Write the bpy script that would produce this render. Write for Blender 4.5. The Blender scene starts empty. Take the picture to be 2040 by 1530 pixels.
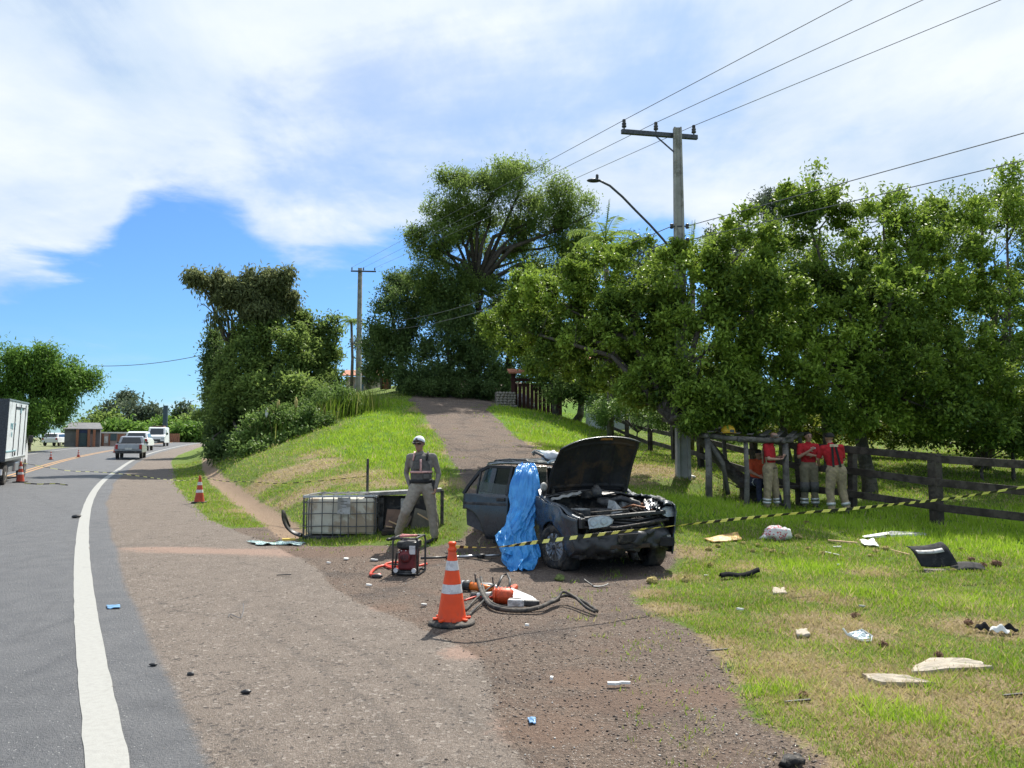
import bpy, bmesh, math, random
import numpy as np
from mathutils import Vector, Matrix, noise as mnoise

rnd = random.Random(7)
rng = np.random.default_rng(11)
SC = bpy.context.scene
COL = SC.collection
R = math.radians

# ------------------------------------------------------------------ camera, sky, sun, exposure
FPX = 1532.0          # focal length in pixels of the 2040 px wide photograph
CAMH = 1.69
PITCH = math.atan(120.0 / FPX)
cam_data = bpy.data.cameras.new('camera')
cam = bpy.data.objects.new('camera', cam_data)
COL.objects.link(cam)
cam.location = (0, 0, CAMH)
cam.rotation_euler = (math.pi / 2 + PITCH, 0, 0)
cam_data.sensor_width = 36.0
cam_data.lens = 36.0 * FPX / 2040.0
cam_data.clip_start = 0.05
cam_data.clip_end = 6000
SC.camera = cam

SUN_EL, SUN_AZ = R(51), math.atan2(0.31, 0.95)      # azimuth measured from +Y towards +X
sun_data = bpy.data.lights.new('sun', 'SUN')
sun_data.energy = 5.0
sun_data.angle = R(0.53)
sun_data.color = (1.0, 0.95, 0.86)
sun = bpy.data.objects.new('sun', sun_data)
COL.objects.link(sun)
sdir = Vector((math.sin(SUN_AZ) * math.cos(SUN_EL), math.cos(SUN_AZ) * math.cos(SUN_EL), math.sin(SUN_EL)))
sun.rotation_euler = sdir.to_track_quat('Z', 'Y').to_euler()
sun.location = (10, 20, 40)

SC.view_settings.view_transform = 'Standard'
SC.view_settings.look = 'None'
SC.view_settings.exposure = 0.75
SC.view_settings.gamma = 1.0
SC.view_settings.use_curve_mapping = False
SC.cycles.max_bounces = 6
SC.cycles.diffuse_bounces = 3
SC.cycles.transparent_max_bounces = 12
SC.cycles.use_denoising = True

world = bpy.data.worlds.new('World')
SC.world = world
world.use_nodes = True
nt = world.node_tree
nt.nodes.clear()
L = nt.links.new


def wn(t, **k):
    n = nt.nodes.new(t)
    for a, b in k.items():
        setattr(n, a, b)
    return n


def wmath(op, a, b=None, c=None, clamp=False):
    n = wn('ShaderNodeMath', operation=op)
    n.use_clamp = clamp
    for i, v in enumerate((a, b, c)):
        if v is None:
            continue
        if isinstance(v, (int, float)):
            n.inputs[i].default_value = v
        else:
            L(v, n.inputs[i])
    return n.outputs[0]


def wsmooth(v, a, b):
    n = wn('ShaderNodeMapRange', interpolation_type='SMOOTHSTEP')
    L(v, n.inputs[0])
    n.inputs[1].default_value = a
    n.inputs[2].default_value = b
    return n.outputs[0]


sky = wn('ShaderNodeTexSky', sky_type='NISHITA')
sky.sun_disc = False
sky.sun_elevation = SUN_EL
sky.sun_rotation = SUN_AZ
sky.altitude = 100
sky.air_density = 1.0
sky.dust_density = 0.6
sky.ozone_density = 3.0
tc = wn('ShaderNodeTexCoord')
sep = wn('ShaderNodeSeparateXYZ')
L(tc.outputs['Generated'], sep.inputs[0])
dx, dy, dz = sep.outputs
hor = wmath('SQRT', wmath('ADD', wmath('MULTIPLY', dx, dx), wmath('MULTIPLY', dy, dy)))
elev = wmath('DIVIDE', dz, wmath('MAXIMUM', hor, 0.001))
az = wmath('ARCTAN2', dx, dy)
azn = wmath('ADD', wmath('DIVIDE', az, math.pi * 2), 0.5)
fc = wn('ShaderNodeFloatCurve')
L(azn, fc.inputs[1])
cv = fc.mapping.curves[0]
bpts = [(-180, .26), (-100, .24), (-60, .16), (-36, .15), (-33.6, .158), (-30, .19), (-27.6, .235), (-25.5, .285), (-21, .285), (-19.4, .262), (-14.7, .222), (-12, .235), (-8, .255),
        (0, .27), (9, .29), (12, .28), (18, .20), (26, .2), (34, .2), (60, .2), (100, .24), (180, .26)]
while len(cv.points) < len(bpts):
    cv.points.new(0.5, 0.5)
for p_, (a_, b_) in zip(cv.points, bpts):
    p_.location = (a_ / 360 + .5, b_)
    p_.handle_type = 'AUTO'
fc.mapping.update()
den = wmath('ADD', wmath('MAXIMUM', dz, 0.0), 0.16)
comb = wn('ShaderNodeCombineXYZ')
L(wmath('DIVIDE', dx, den), comb.inputs[0])
L(wmath('DIVIDE', dy, den), comb.inputs[1])


def wnoise(scale, detail, dist=0.0, off=(0, 0, 0), rough=.55, sx=1.0, sy=1.0, rot=0.0):
    mp = wn('ShaderNodeMapping')
    mp.inputs['Location'].default_value = off
    mp.inputs['Rotation'].default_value = (0, 0, rot)
    mp.inputs['Scale'].default_value = (sx, sy, 1)
    L(comb.outputs[0], mp.inputs[0])
    n = wn('ShaderNodeTexNoise')
    L(mp.outputs[0], n.inputs['Vector'])
    n.inputs['Scale'].default_value = scale
    n.inputs['Detail'].default_value = detail
    n.inputs['Roughness'].default_value = rough
    n.inputs['Distortion'].default_value = dist
    return n.outputs[0]


n_edge = wnoise(2.6, 7, .3, (3, 1, 0))
n_big = wnoise(.75, 6, .5, (7.3, 2.1, 0), .6)
n_sh = wnoise(1.3, 7, .4, (1.3, 5.7, 0), .55)
n_fine = wnoise(3.0, 8, .3, (11.3, 4.7, 0), .6, 1.0, .55, .5)
edge = wmath('ADD', wmath('SUBTRACT', elev, fc.outputs[0]), wmath('MULTIPLY', wmath('SUBTRACT', n_edge, .5), .17))
cover = wsmooth(edge, -.008, .042)
# holes where thin cloud lets blue through
hole = wsmooth(wmath('ADD', n_big, wmath('MULTIPLY', n_fine, .40)), .54, .74)
cover = wmath('MULTIPLY', cover, wmath('ADD', wmath('MULTIPLY', hole, .45), .55))
# low wisps near the horizon
wisp = wmath('MULTIPLY', wsmooth(wnoise(1.5, 6, .2, (2, 9, 0)), .45, .75), .55)
wisp = wmath('MULTIPLY', wisp, wmath('SUBTRACT', 1.0, wsmooth(elev, .02, .16)))
wisp = wmath('ADD', wisp, wmath('MULTIPLY', wsmooth(n_fine, .60, .80), .35))
cover = wmath('MAXIMUM', cover, wisp, clamp=True)
cr = wn('ShaderNodeValToRGB')
cr.color_ramp.elements[0].position = .34
cr.color_ramp.elements[0].color = (.33, .43, .56, 1)
cr.color_ramp.elements[1].position = .60
cr.color_ramp.elements[1].color = (.56, .60, .645, 1)
L(wmath('ADD', wmath('MULTIPLY', n_sh, .7), wmath('MULTIPLY', n_fine, .3)), cr.inputs[0])
skyc = wn('ShaderNodeVectorMath', operation='MULTIPLY')
L(sky.outputs[0], skyc.inputs[0])
skyc.inputs[1].default_value = (0.044, 0.068, 0.092)
mix = wn('ShaderNodeMix', data_type='RGBA')
L(cover, mix.inputs[0])
L(skyc.outputs[0], mix.inputs[6])
L(cr.outputs[0], mix.inputs[7])
bg = wn('ShaderNodeBackground')
bg.inputs[1].default_value = 1.0
L(mix.outputs[2], bg.inputs[0])
wo = wn('ShaderNodeOutputWorld')
L(bg.outputs[0], wo.inputs[0])

# ------------------------------------------------------------------ helpers
CP, SP = math.cos(PITCH), math.sin(PITCH)


def at(px, py, Y):
    """point of the place at distance Y in front of the camera, from a position measured in the photograph"""
    u = (px - 1020) / FPX
    v = (765 - py) / FPX
    k = Y / (CP - v * SP)
    return Vector((u * k, Y, CAMH + k * (SP + v * CP)))


def tag(o, label=None, cat=None, group=None, kind=None):
    if label: o['label'] = label
    if cat: o['category'] = cat
    if group: o['group'] = group
    if kind: o['kind'] = kind
    return o


def empty(name, loc=(0, 0, 0), rz=0.0, label=None, cat=None, group=None, rot=None):
    o = bpy.data.objects.new(name, None)
    COL.objects.link(o)
    o.empty_display_size = .1
    o.location = loc
    o.rotation_euler = rot if rot else (0, 0, rz)
    return tag(o, label, cat, group)


class MB:
    """collects verts and faces, links them as one mesh object"""

    def __init__(s):
        s.v, s.f = [], []

    def add(s, vs, fs):
        b = len(s.v)
        s.v += [tuple(v) for v in vs]
        s.f += [tuple(b + i for i in f) for f in fs]
        return s

    def box(s, c, d, rot=None, taper=1.0):
        hx, hy, hz = d[0] / 2, d[1] / 2, d[2] / 2
        vs = [Vector((x * hx * (taper if z > 0 else 1), y * hy * (taper if z > 0 else 1), z * hz)) for z in (-1, 1) for y in (-1, 1) for x in (-1, 1)]
        if rot is not None:
            m = rot if isinstance(rot, Matrix) else Matrix.Rotation(rot, 3, 'Z')
            vs = [m @ v for v in vs]
        c = Vector(c)
        return s.add([v + c for v in vs], [(0, 2, 3, 1), (4, 5, 7, 6), (0, 1, 5, 4), (2, 6, 7, 3), (0, 4, 6, 2), (1, 3, 7, 5)])

    def bar(s, a, b, w, h=None, up=(0, 0, 1)):
        """box from a to b with section w x h"""
        a, b = Vector(a), Vector(b)
        h = w if h is None else h
        d = b - a
        z = d.normalized()
        upv = Vector(up)
        if abs(z.dot(upv)) > .97: upv = Vector((1, 0, 0))
        x = z.cross(upv).normalized()
        y = x.cross(z)
        vs = []
        for p in (a, b):
            for i, j in ((-1, -1), (1, -1), (1, 1), (-1, 1)):
                vs.append(p + x * i * w / 2 + y * j * h / 2)
        return s.add(vs, [(3, 2, 1, 0), (4, 5, 6, 7), (0, 1, 5, 4), (1, 2, 6, 5), (2, 3, 7, 6), (3, 0, 4, 7)])

    def tube(s, pts, r, n=8, flat=None, cap=True):
        pts = [Vector(p) for p in pts]
        m = len(pts)
        rs = r if isinstance(r, (list, tuple)) else [r] * m
        t0 = (pts[1] - pts[0]).normalized()
        up = Vector((0, 0, 1)) if abs(t0.z) < .9 else Vector((1, 0, 0))
        x = t0.cross(up).normalized()
        vs = []
        for i, p in enumerate(pts):
            t = (pts[min(i + 1, m - 1)] - pts[max(i - 1, 0)]).normalized()
            x = (x - t * x.dot(t)).normalized()
            y = t.cross(x)
            for k in range(n):
                a = 2 * math.pi * k / n
                vs.append(p + x * math.cos(a) * rs[i] + y * math.sin(a) * rs[i] * (flat or 1))
        fs = []
        for i in range(m - 1):
            for k in range(n):
                k2 = (k + 1) % n
                fs.append((i * n + k, i * n + k2, (i + 1) * n + k2, (i + 1) * n + k))
        if cap:
            fs.append(tuple(range(n - 1, -1, -1)))
            fs.append(tuple(range((m - 1) * n, m * n)))
        return s.add(vs, fs)

    def lathe(s, prof, n=20, c=(0, 0, 0), axis=None, cap=True, sx=1, sy=1):
        """prof: list of (r, z)"""
        c = Vector(c)
        q = Matrix.Identity(3)
        if axis is not None:
            q = Vector((0, 0, 1)).rotation_difference(Vector(axis).normalized()).to_matrix()
        vs = []
        for r, z in prof:
            for k in range(n):
                a = 2 * math.pi * k / n
                vs.append(q @ Vector((math.cos(a) * r * sx, math.sin(a) * r * sy, z)) + c)
        fs = []
        for i in range(len(prof) - 1):
            for k in range(n):
                k2 = (k + 1) % n
                fs.append((i * n + k, i * n + k2, (i + 1) * n + k2, (i + 1) * n + k))
        if cap:
            fs.append(tuple(range(n - 1, -1, -1)))
            fs.append(tuple(range((len(prof) - 1) * n, len(prof) * n)))
        return s.add(vs, fs)

    def grid(s, fn, nu, nv, closed_u=False):
        vs = [fn(i / (nu if closed_u else nu - 1), j / (nv - 1)) for j in range(nv) for i in range(nu)]
        fs = []
        for j in range(nv - 1):
            for i in range(nu if closed_u else nu - 1):
                i2 = (i + 1) % nu
                fs.append((j * nu + i, j * nu + i2, (j + 1) * nu + i2, (j + 1) * nu + i))
        return s.add(vs, fs)

    def prism(s, poly, z0, z1, fn=None):
        n = len(poly)
        vs = [(x, y, z0) for x, y in poly] + [(x, y, z1) for x, y in poly]
        if fn: vs = [fn(Vector(v)) for v in vs]
        fs = [tuple(range(n - 1, -1, -1)), tuple(range(n, 2 * n))] + [(i, (i + 1) % n, n + (i + 1) % n, n + i) for i in range(n)]
        return s.add(vs, fs)

    def ell(s, c, r, n=14, m=9, rot=None, jit=0.0, seed=0):
        rr = random.Random(seed)
        c = Vector(c)
        vs, fs = [], []
        for j in range(m + 1):
            ph = math.pi * j / m
            for k in range(n):
                a = 2 * math.pi * k / n
                v = Vector((math.sin(ph) * math.cos(a) * r[0], math.sin(ph) * math.sin(a) * r[1], math.cos(ph) * r[2]))
                if jit: v *= 1 + jit * mnoise.noise(v.normalized() * 2.2 + Vector((seed, 0, 0)))
                if rot is not None: v = rot @ v
                vs.append(v + c)
        for j in range(m):
            for k in range(n):
                k2 = (k + 1) % n
                fs.append((j * n + k, (j + 1) * n + k, (j + 1) * n + k2, j * n + k2))
        return s.add(vs, fs)

    def mesh(s, name):
        me = bpy.data.meshes.new(name)
        me.from_pydata(s.v, [], s.f)
        me.validate(verbose=False)
        me.update()
        return me

    def build(s, name, mat, parent=None, smooth=False, bevel=0.0, solid=0.0, sub=0, label=None, cat=None, group=None, kind=None, loc=None, weld=False):
        me = s.mesh(name)
        o = bpy.data.objects.new(name, me)
        COL.objects.link(o)
        if mat: me.materials.append(mat)
        if weld:
            bm = bmesh.new(); bm.from_mesh(me)
            bmesh.ops.remove_doubles(bm, verts=bm.verts, dist=1e-4)
            bm.to_mesh(me); bm.free()
        if smooth:
            me.polygons.foreach_set('use_smooth', [True] * len(me.polygons))
        if solid:
            m = o.modifiers.new('solid', 'SOLIDIFY'); m.thickness = solid; m.offset = 0
        if bevel:
            m = o.modifiers.new('bevel', 'BEVEL'); m.width = bevel; m.segments = 2; m.limit_method = 'ANGLE'; m.angle_limit = R(35)
        if sub:
            m = o.modifiers.new('sub', 'SUBSURF'); m.levels = sub; m.render_levels = sub
        if parent is not None: o.parent = parent
        if loc is not None: o.location = loc
        return tag(o, label, cat, group, kind)


def copy_tree(o, parent=None):
    c = o.copy()
    COL.objects.link(c)
    c.parent = parent
    for ch in list(o.children):
        copy_tree(ch, c)
    return c


# ------------------------------------------------------------------ materials
class NT:
    def __init__(s, name):
        s.m = bpy.data.materials.new(name)
        s.m.use_nodes = True
        s.t = s.m.node_tree
        s.t.nodes.clear()
        s.out = s.t.nodes.new('ShaderNodeOutputMaterial')

    def n(s, t, **k):
        x = s.t.nodes.new(t)
        for a, b in k.items(): setattr(x, a, b)
        return x

    def l(s, a, b):
        s.t.links.new(a, b)

    def put(s, sock, v):
        if isinstance(v, bpy.types.NodeSocket): s.l(v, sock)
        elif isinstance(v, (tuple, list)): sock.default_value = tuple(v) + ((1,) if len(v) == 3 and len(sock.default_value) == 4 else ())
        else: sock.default_value = v

    def math(s, op, a, b=None, c=None, clamp=False):
        x = s.n('ShaderNodeMath', operation=op)
        x.use_clamp = clamp
        for i, v in enumerate((a, b, c)):
            if v is not None: s.put(x.inputs[i], v)
        return x.outputs[0]

    def ss(s, v, a, b, lo=0.0, hi=1.0):
        x = s.n('ShaderNodeMapRange', interpolation_type='SMOOTHSTEP')
        s.put(x.inputs[0], v)
        x.inputs[1].default_value = a; x.inputs[2].default_value = b
        x.inputs[3].default_value = lo; x.inputs[4].default_value = hi
        return x.outputs[0]

    def mix(s, f, a, b, mode='MIX'):
        x = s.n('ShaderNodeMix', data_type='RGBA', blend_type=mode)
        s.put(x.inputs[0], f); s.put(x.inputs[6], a); s.put(x.inputs[7], b)
        return x.outputs[2]

    def coord(s, kind='Object'):
        return s.n('ShaderNodeTexCoord').outputs[kind]

    def noise(s, vec, scale, detail=4, rough=.55, dist=0.0, color=False, sc=None):
        if sc:
            mp = s.n('ShaderNodeMapping'); mp.inputs['Scale'].default_value = sc
            s.l(vec, mp.inputs[0]); vec = mp.outputs[0]
        x = s.n('ShaderNodeTexNoise')
        s.l(vec, x.inputs['Vector'])
        x.inputs['Scale'].default_value = scale; x.inputs['Detail'].default_value = detail
        x.inputs['Roughness'].default_value = rough; x.inputs['Distortion'].default_value = dist
        return x.outputs[1 if color else 0]

    def attr(s, name, out='Fac'):
        x = s.n('ShaderNodeAttribute', attribute_name=name)
        return x.outputs[out]

    def bump(s, h, strength=.3, dist=.02, normal=None):
        x = s.n('ShaderNodeBump')
        x.inputs['Strength'].default_value = strength; x.inputs['Distance'].default_value = dist
        s.l(h, x.inputs['Height'])
        if normal: s.l(normal, x.inputs['Normal'])
        return x.outputs[0]

    def bsdf(s, col, rough=.6, metal=0.0, spec=.5, normal=None, **k):
        x = s.n('ShaderNodeBsdfPrincipled')
        s.put(x.inputs['Base Color'], col); s.put(x.inputs['Roughness'], rough); s.put(x.inputs['Metallic'], metal)
        s.put(x.inputs['Specular IOR Level'], spec)
        if normal: s.l(normal, x.inputs['Normal'])
        for a, b in k.items(): s.put(x.inputs[a.replace('_', ' ')], b)
        return x.outputs[0]

    def end(s, sh):
        s.l(sh, s.out.inputs[0])
        return s.m


def pm(name, col, rough=.6, metal=0.0, var=.25, scale=9.0, bump=.15, spec=.4, col2=None, amount=.5, bd=.01, **k):
    """plain procedural material: base colour with mottling, optional second colour in worn blotches, fine relief"""
    t = NT(name)
    co = t.coord('Object')
    n1 = t.noise(co, scale, 6, .6)
    n2 = t.noise(co, scale * 3.7, 5, .6)
    lo = tuple(c * (1 - var) for c in col)
    hi = tuple(min(1, c * (1 + var)) for c in col)
    c = t.mix(t.ss(n1, .3, .7), lo, hi)
    if col2:
        c = t.mix(t.math('MULTIPLY', t.ss(t.noise(co, scale * .6, 7, .65, .3), .62 - amount * .3, .72 - amount * .3), .9), c, col2)
    r = t.ss(n2, .2, .8, max(.03, rough - .12), min(1, rough + .12))
    nb = t.bump(n2, bump, bd) if bump else None
    return t.end(t.bsdf(c, r, metal, spec, nb, **k))


def leaf_mat(name, dark, light, accent=None, acc=.0, rough=.45, trans=.35):
    t = NT(name)
    a = t.attr('tint')
    c = t.mix(a, dark, light)
    if accent:
        c = t.mix(t.ss(t.attr('tint2'), 1 - acc, 1 - acc + .02), c, accent)
    b = t.bsdf(c, rough, 0, .12)
    tr = t.n('ShaderNodeBsdfTranslucent')
    t.l(t.mix(.5, c, light), tr.inputs[0])
    mx = t.n('ShaderNodeMixShader')
    mx.inputs[0].default_value = trans
    t.l(b, mx.inputs[1]); t.l(tr.outputs[0], mx.inputs[2])
    return t.end(mx.outputs[0])

# ------------------------------------------------------------------ terrain
def hermite(xs, ys):
    xs, ys = np.array(xs, float), np.array(ys, float)
    m = np.gradient(ys, xs)

    def f(x):
        x = np.asarray(x, float)
        i = np.clip(np.searchsorted(xs, x) - 1, 0, len(xs) - 2)
        h = xs[i + 1] - xs[i]
        t = (np.clip(x, xs[0], xs[-1]) - xs[i]) / h
        r = (2 * t**3 - 3 * t**2 + 1) * ys[i] + (t**3 - 2 * t**2 + t) * h * m[i] + (-2 * t**3 + 3 * t**2) * ys[i + 1] + (t**3 - t**2) * h * m[i + 1]
        return r + np.where(x < xs[0], (x - xs[0]) * m[0], 0) + np.where(x > xs[-1], (x - xs[-1]) * m[-1], 0)
    return f


def sstep(a, b, x):
    t = np.clip((np.asarray(x, float) - a) / (b - a), 0, 1)
    return t * t * (3 - 2 * t)


edge_x = hermite([-60, -20, 0, 2, 4.18, 6.43, 10.0, 15.0, 19.2, 24.7, 30.5, 38.7, 49.3, 62.3, 80.8, 90, 125, 180, 400],
                 [36, 12.4, .36, -.85, -2.12, -3.44, -5.49, -8.27, -10.53, -13.36, -16.14, -19.7, -24.19, -29.14, -35.3, -38.2, -48.6, -62, -100])
road_rise = hermite([-60, 0, 14, 20, 30, 40, 55, 75, 90, 110, 130, 160, 300, 500],
                    [0, 0, 0, .03, .2, .45, .8, 1.25, 1.57, 1.9, 2.2, 2.6, 4.0, 4.0])
# right rim of the paved shoulder
shoulder_x = hermite([-60, -20, 0, 3.2, 4.4, 5.4, 6.4, 7.3, 8.6, 10.7, 12, 14, 17, 22, 28, 36, 50, 75, 125, 400],
                     [45, 17, 3.2, .9, .05, -.15, -.33, -.85, -1.75, -2.66, -3.35, -4.6, -6.5, -9.05, -12.1, -15.7, -22.0, -30.8, -46.4, -98])


def road_z(x, y):
    d = (edge_x(y) - x) * .88                 # metres left of the white line
    bank = sstep(6, 30, y) * .028
    return road_rise(y) + np.clip(d, -3, 7.5) * bank * np.where(d > 0, 1, .4)


def pz(px, py, d):
    p = at(px, py, d)
    return (p.x, p.y, p.z)


ctrl = [pz(*c) for c in [
    (1290, 990, 15.3), (1358, 943, 18.5), (1530, 1022, 17.4), (1720, 1015, 16.6), (1855, 1045, 15.2), (2040, 1060, 14.6),
    (1410, 993, 17.2), (1477, 1003, 17), (1340, 918, 26), (1260, 890, 33), (1190, 866, 42), (1600, 905, 30), (1850, 900, 36),
    (960, 1000, 15.5), (950, 960, 17.7), (925, 900, 24), (870, 840, 33), (870, 799, 44), (960, 799, 45), (1120, 830, 40), (1080, 900, 24), (1150, 960, 18.3),
    (740, 1000, 16), (650, 960, 19), (740, 880, 27), (800, 820, 37), (500, 930, 27), (620, 1008, 15.8), (548, 1046, 15), (428, 955, 28),
    (480, 905, 36), (700, 815, 38), (760, 790, 45), (600, 860, 34), (430, 895, 48)]]
ctrl += [(-12, 60, 5.8), (5, 60, 6.0), (20, 60, 5.0), (40, 60, 4), (-21, 62, 2.8), (-5, 95, 7), (30, 110, 6), (15, 20, .5), (25, 22, .7), (30, 35, 1.5), (22, 14, .1), (40, 20, .6),
         (8, 12, 0), (12, 11, 0), (3.4, 11.2, .03), (.8, 11, .0), (-1, 11, 0), (-2, 13, 0.02), (.5, 13, .12), (5, 13, .12), (8, 14, .05), (-3.2, 13.2, 0)]
for y_ in (12, 16, 20, 26, 34, 44, 60, 80, 110):
    x_ = float(shoulder_x(y_)) + .3
    ctrl.append((x_, y_, float(road_z(x_, y_))))
ctrl = np.array(ctrl)


def _phi(d2):
    return d2 * np.log(d2 + 1e-9) * .5


_n = len(ctrl)
_A = np.zeros((_n + 3, _n + 3))
_d2 = ((ctrl[:, None, :2] - ctrl[None, :, :2]) ** 2).sum(-1)
_A[:_n, :_n] = _phi(_d2) + np.eye(_n) * 1.5
_A[:_n, _n] = 1; _A[:_n, _n + 1:] = ctrl[:, :2]
_A[_n, :_n] = 1; _A[_n + 1:, :_n] = ctrl[:, :2].T
_w = np.linalg.solve(_A, np.concatenate([ctrl[:, 2], [0, 0, 0]]))


def height(x, y):
    x = np.atleast_1d(np.asarray(x, float)); y = np.atleast_1d(np.asarray(y, float))
    out = np.empty(x.shape)
    fx, fy = x.ravel(), y.ravel()
    o = np.empty(fx.shape)
    for i in range(0, len(fx), 40000):
        qx = np.clip(fx[i:i + 40000], -35, 45); qy = np.clip(fy[i:i + 40000], 5, 115)
        d2 = (qx[:, None] - ctrl[None, :, 0]) ** 2 + (qy[:, None] - ctrl[None, :, 1]) ** 2
        o[i:i + 40000] = _phi(d2) @ _w[:_n] + _w[_n] + _w[_n + 1] * qx + _w[_n + 2] * qy
    rbf = np.clip(o.reshape(x.shape), -.3, 8)
    rbf = rbf * sstep(9.6, 12.5, y)
    # gentle unevenness off the paving
    rz = road_z(x, y)
    k = sstep(0.0, 2.6, (x - shoulder_x(y)) * .88)
    return rz * (1 - k) + rbf * k


def hz(x, y):
    return float(height(x, y)[0])


def drop(px, py, ymin=2.0, ymax=160):
    """where the sight line through this spot of the photograph meets the terrain"""
    ys = np.geomspace(ymin, ymax, 1500)
    p = at(px, py, 1.0)
    zs = CAMH + (p.z - CAMH) * ys
    h = height(p.x * ys, ys)
    i = np.argmax(zs <= h)
    if zs[i] > h[i]: i = len(ys) - 1
    if i > 0:
        a, b = zs[i - 1] - h[i - 1], zs[i] - h[i]
        t = a / (a - b + 1e-12)
        y = ys[i - 1] + (ys[i] - ys[i - 1]) * t
    else:
        y = ys[0]
    return Vector((p.x * y, y, hz(p.x * y, y)))


def on(px, py, Y):
    """terrain point at distance Y below the image column px"""
    x = (px - 1020) / FPX * Y / CP
    return Vector((x, Y, hz(x, Y)))


def poly_sd(P, X, Y):
    """signed distance to polygon, positive inside"""
    P = np.array([(p[0], p[1]) for p in P])
    d = np.full(X.shape, 1e9); ins = np.zeros(X.shape, bool)
    for i in range(len(P)):
        a, b = P[i], P[(i + 1) % len(P)]
        e = b - a
        t = np.clip(((X - a[0]) * e[0] + (Y - a[1]) * e[1]) / (e @ e + 1e-12), 0, 1)
        d = np.minimum(d, (X - a[0] - t * e[0]) ** 2 + (Y - a[1] - t * e[1]) ** 2)
        c = ((a[1] > Y) != (b[1] > Y)) & (X < (b[0] - a[0]) * (Y - a[1]) / (b[1] - a[1] + 1e-15) + a[0])
        ins ^= c
    d = np.sqrt(d)
    return np.where(ins, d, -d)


def line_d(P, X, Y):
    P = np.array([(p[0], p[1]) for p in P])
    d = np.full(X.shape, 1e9)
    for i in range(len(P) - 1):
        a, b = P[i], P[i + 1]
        e = b - a
        t = np.clip(((X - a[0]) * e[0] + (Y - a[1]) * e[1]) / (e @ e + 1e-12), 0, 1)
        d = np.minimum(d, (X - a[0] - t * e[0]) ** 2 + (Y - a[1] - t * e[1]) ** 2)
    return np.sqrt(d)


# polar-spaced sheet: fine near the camera and in the direction of view, out to the horizon
angs = np.concatenate([np.radians(np.arange(-180, -42, 3.0)), np.radians(np.arange(-42, 42, .19)), np.radians(np.arange(42, 180, 3.0))])
rads = np.concatenate([[0.0], np.geomspace(.6, 3.2, 14)[:-1], np.geomspace(3.2, 60, 300)[:-1], np.geomspace(60, 260, 50)[:-1], np.geomspace(260, 3000, 14)])
NA, NR = len(angs), len(rads)
AA, RR = np.meshgrid(angs, rads)
GX, GY = (np.sin(AA) * RR), (np.cos(AA) * RR)
# smooth unevenness built from mathutils-free sine sums
def wob(X, Y, s, seed):
    g = np.random.default_rng(seed)
    o = np.zeros_like(X)
    for i in range(9):
        a = g.uniform(0, 6.28); f = s * g.uniform(.6, 2.2); ph = g.uniform(0, 6.28)
        o += np.sin((X * math.cos(a) + Y * math.sin(a)) * f + ph) / (f / s)
    return o / 9


GZ = height(GX, GY)
off = sstep(.2, 1.2, (GX - shoulder_x(GY)) * .88)
far_k = 1 - sstep(30, 80, RR)
GZ = GZ + off * far_k * (wob(GX, GY, 2.2, 1) * .045 + wob(GX, GY, 7, 2) * .014)
# drainage ditch along the foot of the bank
ditch = [drop(*p) for p in [(590, 1062), (560, 1040), (515, 1010), (470, 980), (432, 953), (414, 925), (412, 905)]]
dd = line_d(ditch, GX, GY)
GZ = GZ - .10 * np.exp(-(dd / .45) ** 2) * sstep(9, 14, GY)

d_line = (edge_x(GY) - GX) * .88
sd_dark = d_line + .47 + wob(GX, GY, 1.2, 5) * .10
sd_sh = (shoulder_x(GY) - GX) * .88 + wob(GX, GY, 3.2, 6) * .10 + wob(GX, GY, 9, 16) * .04
gr_poly = [drop(*p) for p in [(1640, 1530), (1600, 1490), (1510, 1440), (1475, 1385), (1440, 1330), (1400, 1285), (1345, 1245), (1275, 1205), (1255, 1180), (1330, 1150), (1352, 1110), (1340, 1075), (1290, 1040),
                              (1230, 985), (1130, 920), (1060, 888), (1020, 862), (995, 838), (970, 815), (1000, 799), (1010, 796)]]
gr_poly += [Vector((2, 75, 0)), Vector((-6, 75, 0))]
gr_poly += [drop(*p) for p in [(812, 797), (845, 826), (880, 880), (905, 930), (930, 990), (945, 1030), (925, 1075), (870, 1088), (740, 1087), (620, 1087), (575, 1065), (545, 1040)]]
gr_poly += [Vector((-7.5, 14, 0)), Vector((-3, 3, 0)), Vector((0, -8, 0)), Vector((4.0, -8, 0)), Vector((2.3, 1, 0))]
sd_gr = poly_sd(gr_poly, GX, GY) + wob(GX, GY, 2.5, 8) * .16 + wob(GX, GY, 8, 9) * .07
sd_ditch = .26 - dd + wob(GX, GY, 3, 12) * .08
lush = poly_sd([drop(*p) for p in [(620, 880), (690, 850), (740, 800), (800, 795), (830, 830), (868, 900), (890, 950), (860, 975), (800, 960), (760, 925), (660, 905)]], GX, GY)
lush2 = poly_sd([drop(*p) for p in [(1330, 1030), (1480, 1045), (1640, 1050), (1850, 1090), (2040, 1110), (2300, 1120), (2300, 1010), (1700, 1005), (1400, 985), (1280, 985)]], GX, GY)
lush3 = poly_sd([drop(*p) for p in [(980, 870), (1180, 850), (1190, 890), (1130, 900), (1060, 880), (1000, 850), (960, 800), (1150, 800), (1190, 830)]], GX, GY)
lushv = np.maximum(np.maximum(sstep(-1.2, 1.0, lush), sstep(-.8, .8, lush2)), sstep(-1.5, 1.0, lush3) * .9)
for (px, py, rr, rx) in [(1410, 1328, .16, 2.2), (1530, 1372, .16, 2.4), (1800, 1425, .2, 1.6), (1740, 1400, .12, 1.5), (1850, 1365, .12, 1.5), (1900, 1200, .4, 1.5), (1600, 1130, .5, 1.5), (1700, 1180, .3, 1.5)]:
    p = drop(px, py)
    lushv = np.maximum(lushv, .95 * np.exp(-((((GX - p.x) / rx) ** 2 + (GY - p.y) ** 2) / rr**2)))
dry = np.zeros_like(GX)
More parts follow.
